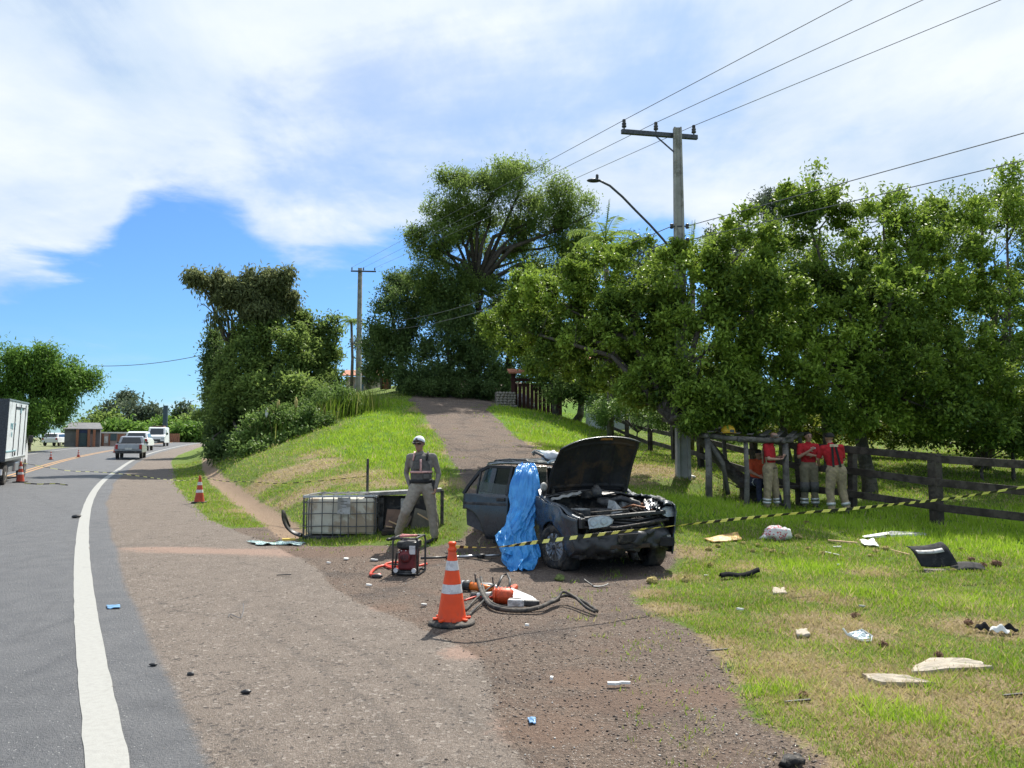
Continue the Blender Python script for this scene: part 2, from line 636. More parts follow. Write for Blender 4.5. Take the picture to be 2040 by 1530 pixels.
for (px, py, rr) in [(1150, 1300, .2), (1560, 1340, .8), (1420, 1290, .5), (1330, 1210, .45), (1300, 1180, .3), (1480, 1330, .6), (1700, 1380, .8), (1880, 1390, .9), (1650, 1250, .7), (1500, 1500, .5),
                     (1800, 1480, .5), (1950, 1250, .5), (1370, 1100, .5), (1350, 1150, .4), (1500, 1130, .5), (1640, 1190, .5), (1290, 935, 1.6), (1250, 960, .6), (890, 900, .9), (865, 850, 1.0), (840, 815, 1.2), (905, 960, .8), (620, 930, 1.5),
                     (560, 950, 1.4), (700, 950, 1.2), (520, 960, 1.1), (780, 960, .8), (1120, 905, 1.4), (1060, 885, 1.2), (650, 900, 1.0), (600, 985, .9), (490, 1010, .7), (1740, 1140, .4), (1900, 1200, .4), (2000, 1440, .6)]:
    p = drop(px, py)
    dry = np.maximum(dry, np.exp(-(((GX - p.x) ** 2 + (GY - p.y) ** 2) / rr**2)))
redk = np.zeros_like(GX)
for (px, py, rr, rx) in [(1380, 1385, .38, 2.0), (1250, 1400, .35, 2), (660, 1100, .8, 2.6), (450, 1098, .42, 5.0), (330, 1093, .3, 4.0), (560, 1100, .5, 3.0), (780, 1210, .3, 1.0), (900, 1180, .3, 1.2), (1180, 1350, .4, 1.3), (820, 1120, .4, 2.0), (930, 1300, .3, 1), (1100, 1450, .4, 1.2)]:
    p = drop(px, py)
    redk = np.maximum(redk, np.exp(-((((GX - p.x) / rx) ** 2 + (GY - p.y) ** 2) / rr**2)))


markk = np.zeros_like(GX)
for w_, pl_ in [(.10, [(560, 1225), (700, 1285), (850, 1370), (960, 1450)]), (.08, [(520, 1260), (640, 1330), (760, 1420), (840, 1530)]), (.06, [(420, 1190), (620, 1165)]), (.16, [(60, 985), (105, 1008), (150, 1026), (200, 1045)]), (.05, [(140, 1105), (232, 1111)]),
                (.04, [(165, 1213), (205, 1222)]), (.04, [(168, 1255), (210, 1262)]), (.05, [(330, 1100), (480, 1120), (600, 1150)]), (.10, [(300, 1400), (420, 1450), (560, 1530)]), (.05, [(30, 1280), (90, 1220), (120, 1190)]), (.07, [(240, 1035), (300, 1040), (380, 1030)])]:
    markk = np.maximum(markk, np.exp(-(line_d([drop(*q_) for q_ in pl_], GX, GY) / w_) ** 2))


# region by sign: 0 road 1 shoulder 2 drive 3 ditch 4 grass
left_verge = d_line > 7.9
reg = np.full(GX.shape, 4)
reg[sd_gr > 0] = 2
reg[sd_ditch > 0] = 3
reg[sd_sh > 0] = 1
reg[sd_dark > 0] = 0
reg[left_verge] = 4

gmat = None


def ground_material():
    t = NT('ground_surface')
    co = t.coord('Object')
    nb = t.noise(co, 3.0, 6, .6)
    nm = t.noise(co, 14, 6, .6)
    nf = t.noise(co, 55, 5, .65)
    nvf = t.noise(co, 170, 3, .7)
    cen = lambda n, k: t.math('MULTIPLY', t.math('SUBTRACT', n, .5), k)
    wobm = t.math('ADD', cen(nm, .28), cen(nf, .14))
    vor = t.n('ShaderNodeTexVoronoi'); t.l(co, vor.inputs['Vector']); vor.inputs['Scale'].default_value = 42
    vor2 = t.n('ShaderNodeTexVoronoi'); t.l(co, vor2.inputs['Vector']); vor2.inputs['Scale'].default_value = 150
    vc = t.n('ShaderNodeSeparateColor'); t.l(vor.outputs['Color'], vc.inputs[0])
    vc2 = t.n('ShaderNodeSeparateColor'); t.l(vor2.outputs['Color'], vc2.inputs[0])
    # dark wheel-polished asphalt
    aspd = t.mix(t.ss(nb, .3, .7), (.088, .090, .096), (.118, .119, .124))
    aspd = t.mix(t.math('MULTIPLY', t.ss(nvf, .45, .8), .55), aspd, (.17, .17, .17))
    aspd = t.mix(t.ss(vc2.outputs[0], .990, .996), aspd, (.38, .38, .37))
    aspd = t.mix(t.ss(vc2.outputs[1], .80, .95, 0, .5), aspd, (.06, .062, .066))
    tyre = t.noise(co, 1.2, 3, .5, .2, sc=(3.2, .35, 1))
    aspd = t.mix(t.ss(tyre, .55, .75, 0, .35), aspd, (.06, .062, .068))
    # worn, sandy shoulder
    sh = t.mix(t.ss(nb, .3, .7), (.138, .112, .092), (.186, .152, .126))
    sh = t.mix(t.ss(nm, .35, .75, 0, .5), sh, (.205, .172, .145))
    sh = t.mix(t.ss(vc2.outputs[0], .70, .95, 0, .7), sh, (.30, .26, .225))
    sh = t.mix(t.ss(vc2.outputs[1], .80, .97, 0, .8), sh, (.055, .05, .048))
    sh = t.mix(t.ss(vc.outputs[0], .90, .99, 0, .75), sh, (.045, .04, .038))
    sh = t.mix(t.ss(vc.outputs[1], .93, .99, 0, .6), sh, (.36, .32, .28))
    wv = t.n('ShaderNodeVectorMath', operation='ADD'); t.l(co, wv.inputs[0])
    wn2 = t.n('ShaderNodeVectorMath', operation='SCALE'); t.l(t.noise(co, 1.7, 5, .6, 0, True), wn2.inputs[0]); wn2.inputs[3].default_value = .9; t.l(wn2.outputs[0], wv.inputs[1])
    vk = t.n('ShaderNodeTexVoronoi', feature='DISTANCE_TO_EDGE'); t.l(wv.outputs[0], vk.inputs['Vector']); vk.inputs['Scale'].default_value = .75
    crk = t.math('MULTIPLY', t.ss(vk.outputs['Distance'], .003, .011, 1, 0), t.ss(t.noise(co, .45, 3), .50, .62, 0, .65))
    sh = t.mix(crk, sh, (.045, .04, .038))
    streak = t.noise(co, 1.6, 5, .6, .5, sc=(1.4, .5, 1))
    sh = t.mix(t.ss(streak, .58, .72, 0, .35), sh, (.085, .08, .078))
    # broken gravel and red earth
    gv = t.mix(vc.outputs[0], (.090, .069, .055), (.250, .190, .150))
    gv = t.mix(t.ss(vc2.outputs[0], .35, 1.0, 0, .7), gv, (.29, .22, .17))
    gv = t.mix(t.ss(vor.outputs['Distance'], .010, .022, .0, .0), gv, (.03, .025, .02))
    gv = t.mix(t.ss(nb, .45, .70, 0, .6), gv, (.185, .125, .095))
    gv = t.mix(t.ss(t.noise(co, 1.1, 5, .6), .50, .68, 0, .6), gv, (.080, .070, .066))
    gv = t.mix(t.ss(vc2.outputs[1], .975, .985), gv, (.50, .47, .43))
    red = t.attr('red')
    redc = t.mix(nm, (.19, .120, .085), (.28, .19, .14))
    rmask = t.ss(t.math('ADD', red, t.math('ADD', cen(nm, .9), cen(nf, .5))), .42, .85)
    gv = t.mix(t.math('MULTIPLY', rmask, .6), gv, redc)
    sh = t.mix(t.math('MULTIPLY', rmask, .55), sh, (.36, .235, .18))
    # grass ground: thatch, green, lush
    th = t.mix(t.ss(nf, .3, .7), (.26, .19, .10), (.44, .34, .20))
    gn = t.mix(t.ss(nf, .3, .75), (.09, .14, .022), (.20, .28, .04))
    lu = t.mix(t.ss(nf, .3, .75), (.085, .17, .014), (.15, .30, .022))
    lum = t.ss(t.math('ADD', t.attr('lush'), cen(nb, .5)), .35, .75)
    gn = t.mix(lum, gn, lu)
    drym = t.ss(t.math('ADD', t.math('ADD', t.attr('dry'), cen(nb, .9)), t.math('ADD', cen(nm, 1.0), cen(t.noise(co, .8, 4), .7))), .28, .66)
    drym = t.math('MULTIPLY', drym, t.math('SUBTRACT', 1.0, t.math('MULTIPLY', lum, .85)))
    gs = t.mix(drym, gn, th)
    gs = t.mix(t.ss(nvf, .58, .8, 0, .5), gs, (.05, .05, .02))
    # masks
    m_gr = t.ss(t.math('ADD', t.attr('sd_gr'), wobm), -.05, .07)
    m_di = t.ss(t.math('ADD', t.attr('sd_ditch'), wobm), -.05, .07)
    m_sh = t.ss(t.math('ADD', t.attr('sd_sh'), t.math('MULTIPLY', wobm, .5)), -.03, .03)
    m_dk = t.ss(t.math('ADD', t.attr('sd_dark'), t.math('MULTIPLY', wobm, .35)), -.05, .05)
    m_lv = t.ss(t.math('ADD', t.attr('sd_left'), wobm), -.05, .05)
    c = t.mix(m_gr, gs, gv)
    di = t.mix(nm, (.30, .20, .13), (.46, .34, .24))
    c = t.mix(m_di, c, di)
    mk = t.ss(t.math('ADD', t.attr('mark'), t.math('ADD', cen(nm, 1.6), cen(nf, .9))), .5, 1.3, 0, .34)
    sh = t.mix(mk, sh, (.06, .055, .052))
    aspd = t.mix(mk, aspd, (.055, .056, .06))
    c = t.mix(m_sh, c, sh)
    c = t.mix(m_dk, c, aspd)
    c = t.mix(m_lv, c, t.mix(nf, (.12, .15, .05), (.22, .22, .10)))
    h = t.math('ADD', t.math('MULTIPLY', nf, .6), t.math('MULTIPLY', t.math('ADD', vor.outputs['Distance'], vor2.outputs['Distance']), 1.2))
    rough_k = t.math('SUBTRACT', 1.0, t.math('MULTIPLY', m_sh, .62))
    hh = t.math('MULTIPLY', h, rough_k)
    nrm = t.bump(hh, .9, .02)
    rg = t.mix(m_dk, (.95, .95, .95), (.62, .62, .62))
    return t.end(t.bsdf(c, rg, 0, .25, nrm))


gmat = ground_material()
attrs = {'sd_gr': sd_gr, 'sd_sh': sd_sh, 'sd_dark': sd_dark, 'sd_ditch': sd_ditch, 'sd_left': d_line - 7.9, 'lush': lushv, 'dry': dry, 'red': redk, 'mark': markk}
jj, ii = np.meshgrid(np.arange(NR - 1), np.arange(NA), indexing='ij')
i2 = (ii + 1) % NA
quads = np.stack([jj * NA + ii, jj * NA + i2, (jj + 1) * NA + i2, (jj + 1) * NA + ii], -1).reshape(-1, 4)[:, ::-1]
freg = reg.ravel()[quads].max(1)
# a quad crossing the rims of the paving belongs to the rougher side


def sub_mesh(name, q, kind='structure'):
    used, inv = np.unique(q, return_inverse=True)
    q2 = inv.reshape(q.shape).astype(np.int32)
    me = bpy.data.meshes.new(name)
    V = np.stack([GX.ravel()[used], GY.ravel()[used], GZ.ravel()[used]], -1)
    me.vertices.add(len(used)); me.vertices.foreach_set('co', V.ravel())
    me.loops.add(q2.size); me.loops.foreach_set('vertex_index', q2.ravel())
    me.polygons.add(len(q2)); me.polygons.foreach_set('loop_start', np.arange(0, q2.size, 4, dtype=np.int32))
    me.polygons.foreach_set('use_smooth', np.ones(len(q2), bool))
    me.update(calc_edges=True)
    for k, a in attrs.items():
        at_ = me.attributes.new(k, 'FLOAT', 'POINT')
        at_.data.foreach_set('value', a.ravel()[used].astype(np.float32))
    me.materials.append(gmat)
    o = bpy.data.objects.new(name, me)
    COL.objects.link(o)
    return tag(o, kind=kind)


for k, nme in enumerate(('road', 'road_shoulder', 'gravel_driveway', 'dirt_ditch', 'ground')):
    sub_mesh(nme, quads[freg == k])


# painted lines: sheets 4 mm above the road, with worn edges
def strip(name, off, w, y0, y1, mat, n, label=None, wear=.012, gaps=None):
    ys = np.geomspace(max(y0, 1.0), y1, n) if y0 > 0 else np.concatenate([np.linspace(y0, 2, 20)[:-1], np.geomspace(2, y1, n)])
    vs, fs = [], []
    for i, y in enumerate(ys):
        e = .5
        tx = float(edge_x(y + e) - edge_x(y - e)); T = Vector((tx, 2 * e)).normalized(); N = Vector((-T.y, T.x))
        c = Vector((float(edge_x(y)), y)) + N * off
        for s_ in (-1, 1):
            ww = w / 2 + wear * mnoise.noise(Vector((y * 3.1, s_ * 9, off))) 
            q = c + N * s_ * ww
            vs.append((q.x, q.y, float(height(q.x, q.y)[0]) + .005))
        if i and not (gaps and gaps(y)):
            a = 2 * (i - 1)
            fs.append((a, a + 2, a + 3, a + 1))
    m = MB(); m.add(vs, fs)
    return m.build(name, mat, kind='structure')


def paint(name, col, dirty):
    t = NT(name)
    co = t.coord('Object')
    n1 = t.noise(co, 22, 6, .65); n2 = t.noise(co, 3, 5, .6); n3 = t.noise(co, 90, 3, .6)
    c = t.mix(t.ss(n1, .35, .75, 0, .35), col, dirty)
    c = t.mix(t.ss(n2, .58, .75, 0, .35), c, dirty)
    c = t.mix(t.ss(t.noise(co, 5, 6, .7, .4, sc=(.35, 1.6, 1)), .66, .72, 0, .5), c, (.12, .12, .12))
    return t.end(t.bsdf(c, .6, 0, .3, t.bump(n3, .4, .005)))


m_white = paint('white_road_paint', (.315, .312, .290), (.19, .185, .17))
m_orange = paint('amber_road_paint', (.42, .24, .10), (.26, .18, .12))
strip('edge_line', 0, .205, -12, 330, m_white, 170)
strip('centre_line', 3.55, .13, -12, 330, m_orange, 120)
strip('centre_line', 3.82, .13, -12, 330, m_orange, 120)
strip('edge_line', 7.35, .15, -12, 330, m_white, 120)

# ------------------------------------------------------------------ leaves, trees, bushes
def fill_mesh(name, V, F, mats, tint=None, tint2=None, smooth=False):
    """V (n,3), F (m,k) numpy arrays"""
    me = bpy.data.meshes.new(name)
    V = np.ascontiguousarray(V, np.float32); F = np.ascontiguousarray(F, np.int32)
    me.vertices.add(len(V)); me.vertices.foreach_set('co', V.ravel())
    me.loops.add(F.size); me.loops.foreach_set('vertex_index', F.ravel())
    me.polygons.add(len(F)); me.polygons.foreach_set('loop_start', np.arange(0, F.size, F.shape[1], dtype=np.int32))
    if smooth: me.polygons.foreach_set('use_smooth', np.ones(len(F), bool))
    me.update(calc_edges=True)
    for k, a in (('tint', tint), ('tint2', tint2)):
        if a is not None:
            x = me.attributes.new(k, 'FLOAT', 'POINT'); x.data.foreach_set('value', np.ascontiguousarray(a, np.float32))
    for m in mats: me.materials.append(m)
    o = bpy.data.objects.new(name, me)
    COL.objects.link(o)
    return o


def rot_from_dir(D, g):
    """per-row frames whose z axis is D"""
    D = D / np.linalg.norm(D, axis=1, keepdims=True)
    rv = g.normal(size=D.shape)
    X = np.cross(rv, D); X /= np.linalg.norm(X, axis=1, keepdims=True) + 1e-9
    Yv = np.cross(D, X)
    return X, Yv, D


def leaves_at(P, D, ll, lw, g, droop=.25, fold=.18):
    """diamond leaves: base P, direction D, folded along the midrib. 4 verts, 2 tris"""
    n = len(P)
    D = D + np.array([0, 0, -droop]) * g.uniform(0, 1, (n, 1))
    Z = D / np.linalg.norm(D, axis=1, keepdims=True)
    X = np.cross(np.array([0, 0, 1.0]) + g.normal(size=D.shape) * .42, Z); X /= np.linalg.norm(X, axis=1, keepdims=True) + 1e-9
    Yv = np.cross(Z, X)
    L_ = ll * g.uniform(.65, 1.2, (n, 1)); W_ = lw * g.uniform(.7, 1.2, (n, 1))
    a = P
    b = P + Z * L_ * .5 + X * W_ * .5 + Yv * W_ * fold
    c = P + Z * L_ + Yv * (-.12) * L_
    d = P + Z * L_ * .5 - X * W_ * .5 + Yv * W_ * fold
    V = np.stack([a, b, c, d], 1).reshape(-1, 3)
    i = np.arange(n)[:, None] * 4
    F = np.concatenate([i + np.array([[0, 1, 2]]), i + np.array([[0, 2, 3]])], 0)
    return V, F


def fbm(P, s, seed, o=9):
    g = np.random.default_rng(seed)
    v = np.zeros(len(P))
    for i in range(o):
        k = g.normal(size=3); k /= np.linalg.norm(k)
        f = s * g.uniform(.5, 2.4)
        v += np.sin(P @ k * f * 2 + g.uniform(0, 6.28)) 
    return v / o


def crown_points(blobs, n, g, shell=.45, seed=0, gap=.0, gs=1.0):
    """twig tips through the outer part of a union of ellipsoids, with gaps"""
    blobs = np.array(blobs, float)     # cx cy cz rx ry rz
    w = (blobs[:, 3] * blobs[:, 4] * blobs[:, 5]) ** (2 / 3)
    idx = g.choice(len(blobs), size=int(n * 2.6), p=w / w.sum())
    b = blobs[idx]
    d = g.normal(size=(len(idx), 3)); d /= np.linalg.norm(d, axis=1, keepdims=True)
    r = (1 - shell * g.random(len(idx)) ** 1.4)
    lump = 1 + .22 * fbm(d * 1.3 + b[:, :3] * 3.1, 1.8, seed + 3)
    P = b[:, :3] + d * b[:, 3:6] * (r * lump)[:, None]
    if gap:
        keep = fbm(P, gs, seed + 9) * 1.6 + g.uniform(-.3, .3, len(P)) > gap - .55
        P, d = P[keep], d[keep]
    # drop what is deep inside another blob
    deep = np.zeros(len(P), bool)
    for q in blobs:
        e = (((P - q[:3]) / q[3:6]) ** 2).sum(1)
        deep |= e < .22
    keep = ~deep | (g.random(len(P)) < .25)
    P, d = P[keep], d[keep]
    # gather the twigs into boughs: lumps with dark hollows between them
    nc = max(12, n // 20)
    C, Dc = P[:nc], d[:nc]
    size = (w.sum() / max(1, nc)) ** .5 * .54
    ci = g.integers(0, len(C), n)
    q = g.normal(size=(n, 3)); q /= np.linalg.norm(q, axis=1, keepdims=True)
    rr = size * g.random((n, 1)) ** .5 * g.uniform(.7, 1.25, (len(C), 1))[ci]
    L1 = C[ci] + q * rr * np.array([1.2, 1.2, .62])
    dl = q * .8 + Dc[ci] * .6
    nb = int(n * .80)
    rest = P[nc:nc + n - nb]
    P2 = np.concatenate([L1[:nb], rest]); d2 = np.concatenate([dl[:nb], d[nc:nc + n - nb]])
    return P2, d2 / np.linalg.norm(d2, axis=1, keepdims=True)


def foliage(name, blobs, n_twigs, per, ll, lw, mat, parent, seed, spread=.28, droop=.25, gap=0, gs=1.0, shell=.45, upb=.35):
    g = np.random.default_rng(seed)
    P, d = crown_points(blobs, n_twigs, g, shell, seed, gap, gs)
    n = len(P)
    cl = fbm(P, .9, seed + 21) * 1.3
    tw = g.uniform(0, 1, n)
    Pt = np.repeat(P, per, 0)
    out = np.repeat(d, per, 0)
    D = out * .5 + g.normal(size=Pt.shape) * .75 + np.array([0, 0, upb])
    Pb = Pt + g.normal(size=Pt.shape) * spread * .5 - out * spread * g.random((len(Pt), 1))
    V, F = leaves_at(Pb, D, ll, lw, g, droop)
    tint = np.clip(.45 + np.repeat(cl, per) * .45 + np.repeat(tw - .5, per) * .5 + g.uniform(-.22, .22, len(Pt)), 0, 1)
    t2 = np.repeat(np.clip(.5 + fbm(P, .7, seed + 40) * .9, 0, 1) * .6 + tw * .4, per) * .75 + g.random(len(Pt)) * .25
    o = fill_mesh(name, V, F, [mat], np.repeat(tint, 4), np.repeat(t2, 4))
    if parent is not None:
        o.parent = parent
        o.matrix_parent_inverse = parent.matrix_world.inverted() if False else Matrix.Translation(-parent.location)
    return o, P


def limbs(mb, base, blobs, r0, seed, fork_h=.45, P=None, n_tw=60, lean=(0, 0), trunk_pts=None):
    """trunk then limbs into each blob, then boughs to some twig tips"""
    rr = random.Random(seed)
    base = Vector(base)
    bl = [Vector(b[:3]) for b in blobs]
    cen = sum(bl, Vector()) / len(bl)
    low = min(b[2] - b[5] for b in blobs)
    fork = base.lerp(Vector((cen.x, cen.y, cen.z)), fork_h)
    fork.x = base.x + (cen.x - base.x) * fork_h * .5 + lean[0]; fork.y = base.y + (cen.y - base.y) * fork_h * .5 + lean[1]
    if trunk_pts:
        tp = [Vector(p) for p in trunk_pts]; fork = tp[-1]
    else:
        tp = [base + Vector((0, 0, -.3)), base + Vector((rr.uniform(-.05, .05), 0, .3)), base.lerp(fork, .5) + Vector((rr.uniform(-.15, .15), rr.uniform(-.15, .15), 0)), fork]
    rs = [r0 * 1.35, r0 * 1.05] + [r0 * (1 - .35 * i / max(1, len(tp) - 2)) for i in range(1, len(tp) - 1)]
    mb.tube(tp, rs[:len(tp)], 10)
    ends = []
    for b in bl:
        d = b - fork
        mid1 = fork + d * .33 + Vector((rr.uniform(-.1, .1) * d.length, rr.uniform(-.1, .1) * d.length, .10 * d.length * rr.uniform(.6, 2.0)))
        mid2 = fork + d * .68 + Vector((rr.uniform(-.08, .08) * d.length, rr.uniform(-.08, .08) * d.length, .06 * d.length))
        k = r0 * rr.uniform(.42, .6)
        pts = [fork - d.normalized() * r0 * .4, mid1, mid2, b]
        mb.tube(pts, [k * 1.15, k * .8, k * .5, k * .22], 7)
        ends += [(mid1, k * .5), (mid2, k * .4), (b, k * .22), (mid1.lerp(mid2, .5), k * .45)]
    if P is not None and len(P):
        idx = [rr.randrange(len(P)) for _ in range(n_tw)]
        for i in idx:
            q = Vector(P[i])
            e, k = min(ends, key=lambda t: (t[0] - q).length)
            d = q - e
            if d.length > 4.5: continue
            m1 = e + d * .5 + Vector((rr.uniform(-.12, .12), rr.uniform(-.12, .12), .12)) * d.length
            k2 = min(k * .55, .05 + .004 * d.length)
            mb.tube([e, m1, q], [k2, k2 * .6, k2 * .2], 5, cap=False)


m_bark = pm('grey_brown_bark', (.10, .082, .065), .9, var=.4, scale=7, bump=.8, bd=.05, col2=(.17, .15, .13))
m_bark_dark = pm('dark_bark', (.055, .045, .036), .9, var=.4, scale=6, bump=.8, bd=.05)
m_bark_mid = pm('dark_fissured_bark', (.075, .062, .050), .9, var=.4, scale=7, bump=.8, bd=.05, col2=(.12, .105, .09))
LM = {
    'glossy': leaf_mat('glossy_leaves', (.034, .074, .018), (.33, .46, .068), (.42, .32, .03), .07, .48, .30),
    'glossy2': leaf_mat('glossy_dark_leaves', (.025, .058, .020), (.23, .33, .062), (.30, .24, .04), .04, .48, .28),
    'mid': leaf_mat('mid_green_leaves', (.040, .080, .026), (.27, .37, .090), None, 0, .55, .45),
    'dark': leaf_mat('dark_green_leaves', (.030, .062, .024), (.17, .25, .075), None, 0, .55, .38),
    'bamboo': leaf_mat('pale_green_leaves', (.05, .11, .022), (.21, .36, .065), None, 0, .5, .35),
    'brown': leaf_mat('bronze_green_leaves', (.065, .085, .038), (.25, .28, .12), (.24, .15, .07), .15, .6, .42),
    'bush': leaf_mat('bush_leaves', (.055, .105, .026), (.22, .33, .085), (.20, .17, .08), .12, .5, .32),
    'far': leaf_mat('haze_toned_distant_leaves', (.07, .10, .075), (.15, .19, .11), None, 0, .7, .2),  # greyed greens: distance haze mixed into the leaf colour
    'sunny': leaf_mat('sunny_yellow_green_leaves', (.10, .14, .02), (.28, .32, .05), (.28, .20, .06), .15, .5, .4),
}


def blob(px, py, rpx, rpy, d, ry=None):
    c = at(px, py, d)
    rx = rpx * d / FPX; rz = rpy * d / FPX
    return (c.x, c.y, c.z, rx, ry if ry else (rx + rz) * .5, rz)


def tree(name, label, base, blobs, leaf, n, per, ll, lw, r0, seed, cat='tree', group=None, bark=None, spread=.28, gap=0, gs=1.0, shell=.45, droop=.25, n_tw=60, fork_h=.4, lean=(0, 0), trunk_pts=None, upb=.35, trunk_name='trunk'):
    base = Vector(base)
    root = empty(name, base, 0, label, cat, group)
    crown, P = foliage('crown', blobs, n, per, ll, lw, LM[leaf], root, seed, spread, droop, gap, gs, shell, upb)
    if r0:
        mb = MB()
        limbs(mb, base, blobs, r0, seed, fork_h, P, n_tw, lean, trunk_pts)
        t = mb.build(trunk_name, bark or m_bark_mid, root, smooth=True)
        t.matrix_parent_inverse = Matrix.Translation(-base)
    return root


BL = blob
# --- the big glossy-leaved trees right of the driveway
t1base = on(1725, 930, 19.5)
tree('broadleaf_tree', 'spreading glossy-leaved tree with forked trunk rising behind the fence right of the firefighters', t1base,
     [BL(1560, 620, 150, 120, 20), BL(1700, 520, 150, 130, 21), BL(1850, 560, 150, 130, 20.5), BL(1640, 740, 170, 100, 18.5), BL(1820, 720, 150, 110, 19),
      BL(1560, 790, 130, 60, 18.0), BL(1720, 640, 190, 130, 19.5), BL(1610, 440, 90, 80, 21), BL(1760, 440, 80, 75, 21.5), BL(1950, 690, 130, 150, 19.5), BL(1840, 810, 120, 60, 18.5), BL(1640, 825, 70, 34, 18.2), BL(1740, 845, 60, 26, 18.6), BL(1940, 840, 80, 40, 18.5), BL(1900, 440, 90, 70, 21)],
     'glossy', 9500, 12, .135, .068, .17, 3, gap=.32, gs=1.1, n_tw=200, fork_h=.28,
     trunk_pts=[t1base + Vector((0, 0, -.3)), t1base + Vector((0, 0, .25)), at(1712, 860, 19.5), at(1712, 790, 19.6)], spread=.17)
t2base = on(1497, 1000, 18.0)
tree('broadleaf_tree', 'low glossy-leaved tree with yellowing leaves leaning left over the wrecked car', t2base,
     [BL(1120, 610, 120, 95, 21), BL(1230, 560, 120, 85, 21), BL(1370, 570, 110, 95, 18.5), BL(1060, 640, 90, 70, 22), BL(1250, 680, 140, 85, 19.5), BL(1400, 700, 120, 95, 17.8),
      BL(1150, 700, 110, 60, 20.5), BL(1480, 500, 85, 80, 18.6), BL(1500, 620, 100, 100, 17.8), BL(1310, 760, 90, 50, 18), BL(1440, 800, 100, 55, 17.2), BL(1385, 835, 50, 26, 17.0), BL(1500, 838, 60, 22, 17.3), BL(1270, 800, 50, 26, 18.5), BL(1215, 750, 60, 35, 20), BL(1010, 650, 60, 45, 22), BL(1290, 640, 120, 80, 19.6)],
     'glossy', 9500, 12, .135, .068, .16, 5, gap=.14, gs=1.2, n_tw=170,
     trunk_pts=[t2base + Vector((0, 0, -.3)), t2base + Vector((-.1, 0, .3)), at(1450, 935, 17.9), at(1405, 880, 17.7), at(1340, 838, 17.6)], spread=.17)
t3base = on(1950, 900, 25)
tree('broadleaf_tree', 'tall dark green tree filling the right edge behind the fence', t3base,
     [BL(1980, 520, 160, 150, 24), BL(2100, 620, 170, 220, 23), BL(1880, 640, 150, 140, 25), BL(2020, 760, 190, 110, 22.5), BL(1960, 420, 110, 70, 25), BL(2120, 430, 130, 90, 25), BL(1800, 780, 140, 80, 24), BL(2230, 720, 150, 200, 23)],
     'glossy2', 5600, 12, .135, .064, .24, 8, gap=.26, gs=1.0, n_tw=120, fork_h=.3, spread=.22)
t3b = on(1560, 880, 27)
tree('broadleaf_tree', 'deep green tree crowded behind the shelter, shading the yard', t3b,
     [BL(1500, 700, 150, 110, 26), BL(1650, 640, 170, 150, 27), BL(1400, 760, 120, 70, 25), BL(1780, 690, 150, 130, 27), BL(1560, 560, 120, 110, 27), BL(1330, 740, 90, 70, 27)],
     'glossy2', 3600, 11, .15, .07, .2, 9, gap=.0, gs=1.0, n_tw=80, fork_h=.3, spread=.4)
tree('sapling', 'thin sapling top poking above the canopy near the pole', on(1640, 890, 24),
     [BL(1622, 370, 26, 40, 22), BL(1650, 395, 30, 40, 22.3), BL(1590, 420, 30, 40, 22)], 'glossy', 170, 8, .16, .07, .06, 10, n_tw=40, fork_h=.8)
tree('sapling', 'thin leafy shoot standing above the canopy at the right edge', on(2010, 890, 22),
     [BL(2015, 350, 16, 30, 21), BL(2005, 400, 26, 30, 21.3), BL(2030, 420, 30, 40, 21)], 'glossy', 130, 8, .16, .07, .05, 12, n_tw=30, fork_h=.85)
# --- tall tree on the hill
t4 = on(945, 800, 50)
tree('tall_tree', 'tall airy tree towering over the top of the driveway', t4,
     [BL(930, 400, 75, 60, 50), BL(1040, 370, 85, 48, 50), BL(1110, 410, 75, 55, 51), BL(1150, 440, 45, 38, 50), BL(870, 470, 62, 38, 49), BL(830, 478, 36, 24, 49), BL(990, 470, 80, 60, 52),
      BL(1080, 500, 85, 45, 51), BL(910, 545, 60, 30, 50), BL(980, 400, 80, 50, 50), BL(1070, 440, 70, 45, 50), BL(920, 450, 60, 40, 50), BL(1140, 480, 60, 30, 51), BL(815, 462, 26, 16, 49), BL(950, 590, 80, 40, 50), BL(890, 560, 55, 30, 50), BL(1020, 600, 80, 40, 50), BL(1150, 540, 70, 50, 51), BL(900, 620, 60, 50, 50), BL(960, 660, 70, 50, 49), BL(850, 560, 40, 34, 50), BL(1050, 640, 60, 50, 49), BL(880, 420, 48, 30, 50), BL(1000, 345, 55, 28, 51), BL(900, 355, 38, 22, 50), BL(1180, 425, 22, 14, 50), BL(860, 510, 40, 24, 50), BL(1040, 560, 80, 40, 51)],
     'mid', 11000, 9, .24, .080, .30, 14, gap=.10, gs=.55, n_tw=260, fork_h=.55, bark=m_bark_dark, spread=.5,
     trunk_pts=[t4 + Vector((0, 0, -.3)), t4 + Vector((0, 0, .5)), at(950, 700, 50), at(957, 640, 50), at(948, 575, 50)])
tree('evergreen_tree', 'dense dark tree left of the tall tree beside the utility pole', on(800, 800, 52),
     [BL(790, 640, 62, 60, 51), BL(760, 700, 40, 55, 51), BL(830, 600, 60, 50, 52), BL(820, 730, 60, 60, 50), BL(770, 600, 28, 30, 52), BL(800, 560, 30, 26, 53)],
     'dark', 2600, 9, .24, .11, .3, 15, gap=0, gs=.6, n_tw=30, spread=.5)
tree('evergreen_tree', 'dense dark tree standing where the driveway ends', on(900, 800, 50),
     [BL(900, 690, 75, 80, 49), BL(890, 600, 60, 50, 50), BL(860, 760, 70, 38, 47), BL(960, 740, 60, 55, 48)],
     'dark', 2600, 9, .24, .11, .3, 16, gap=0, gs=.6, n_tw=30, spread=.5)
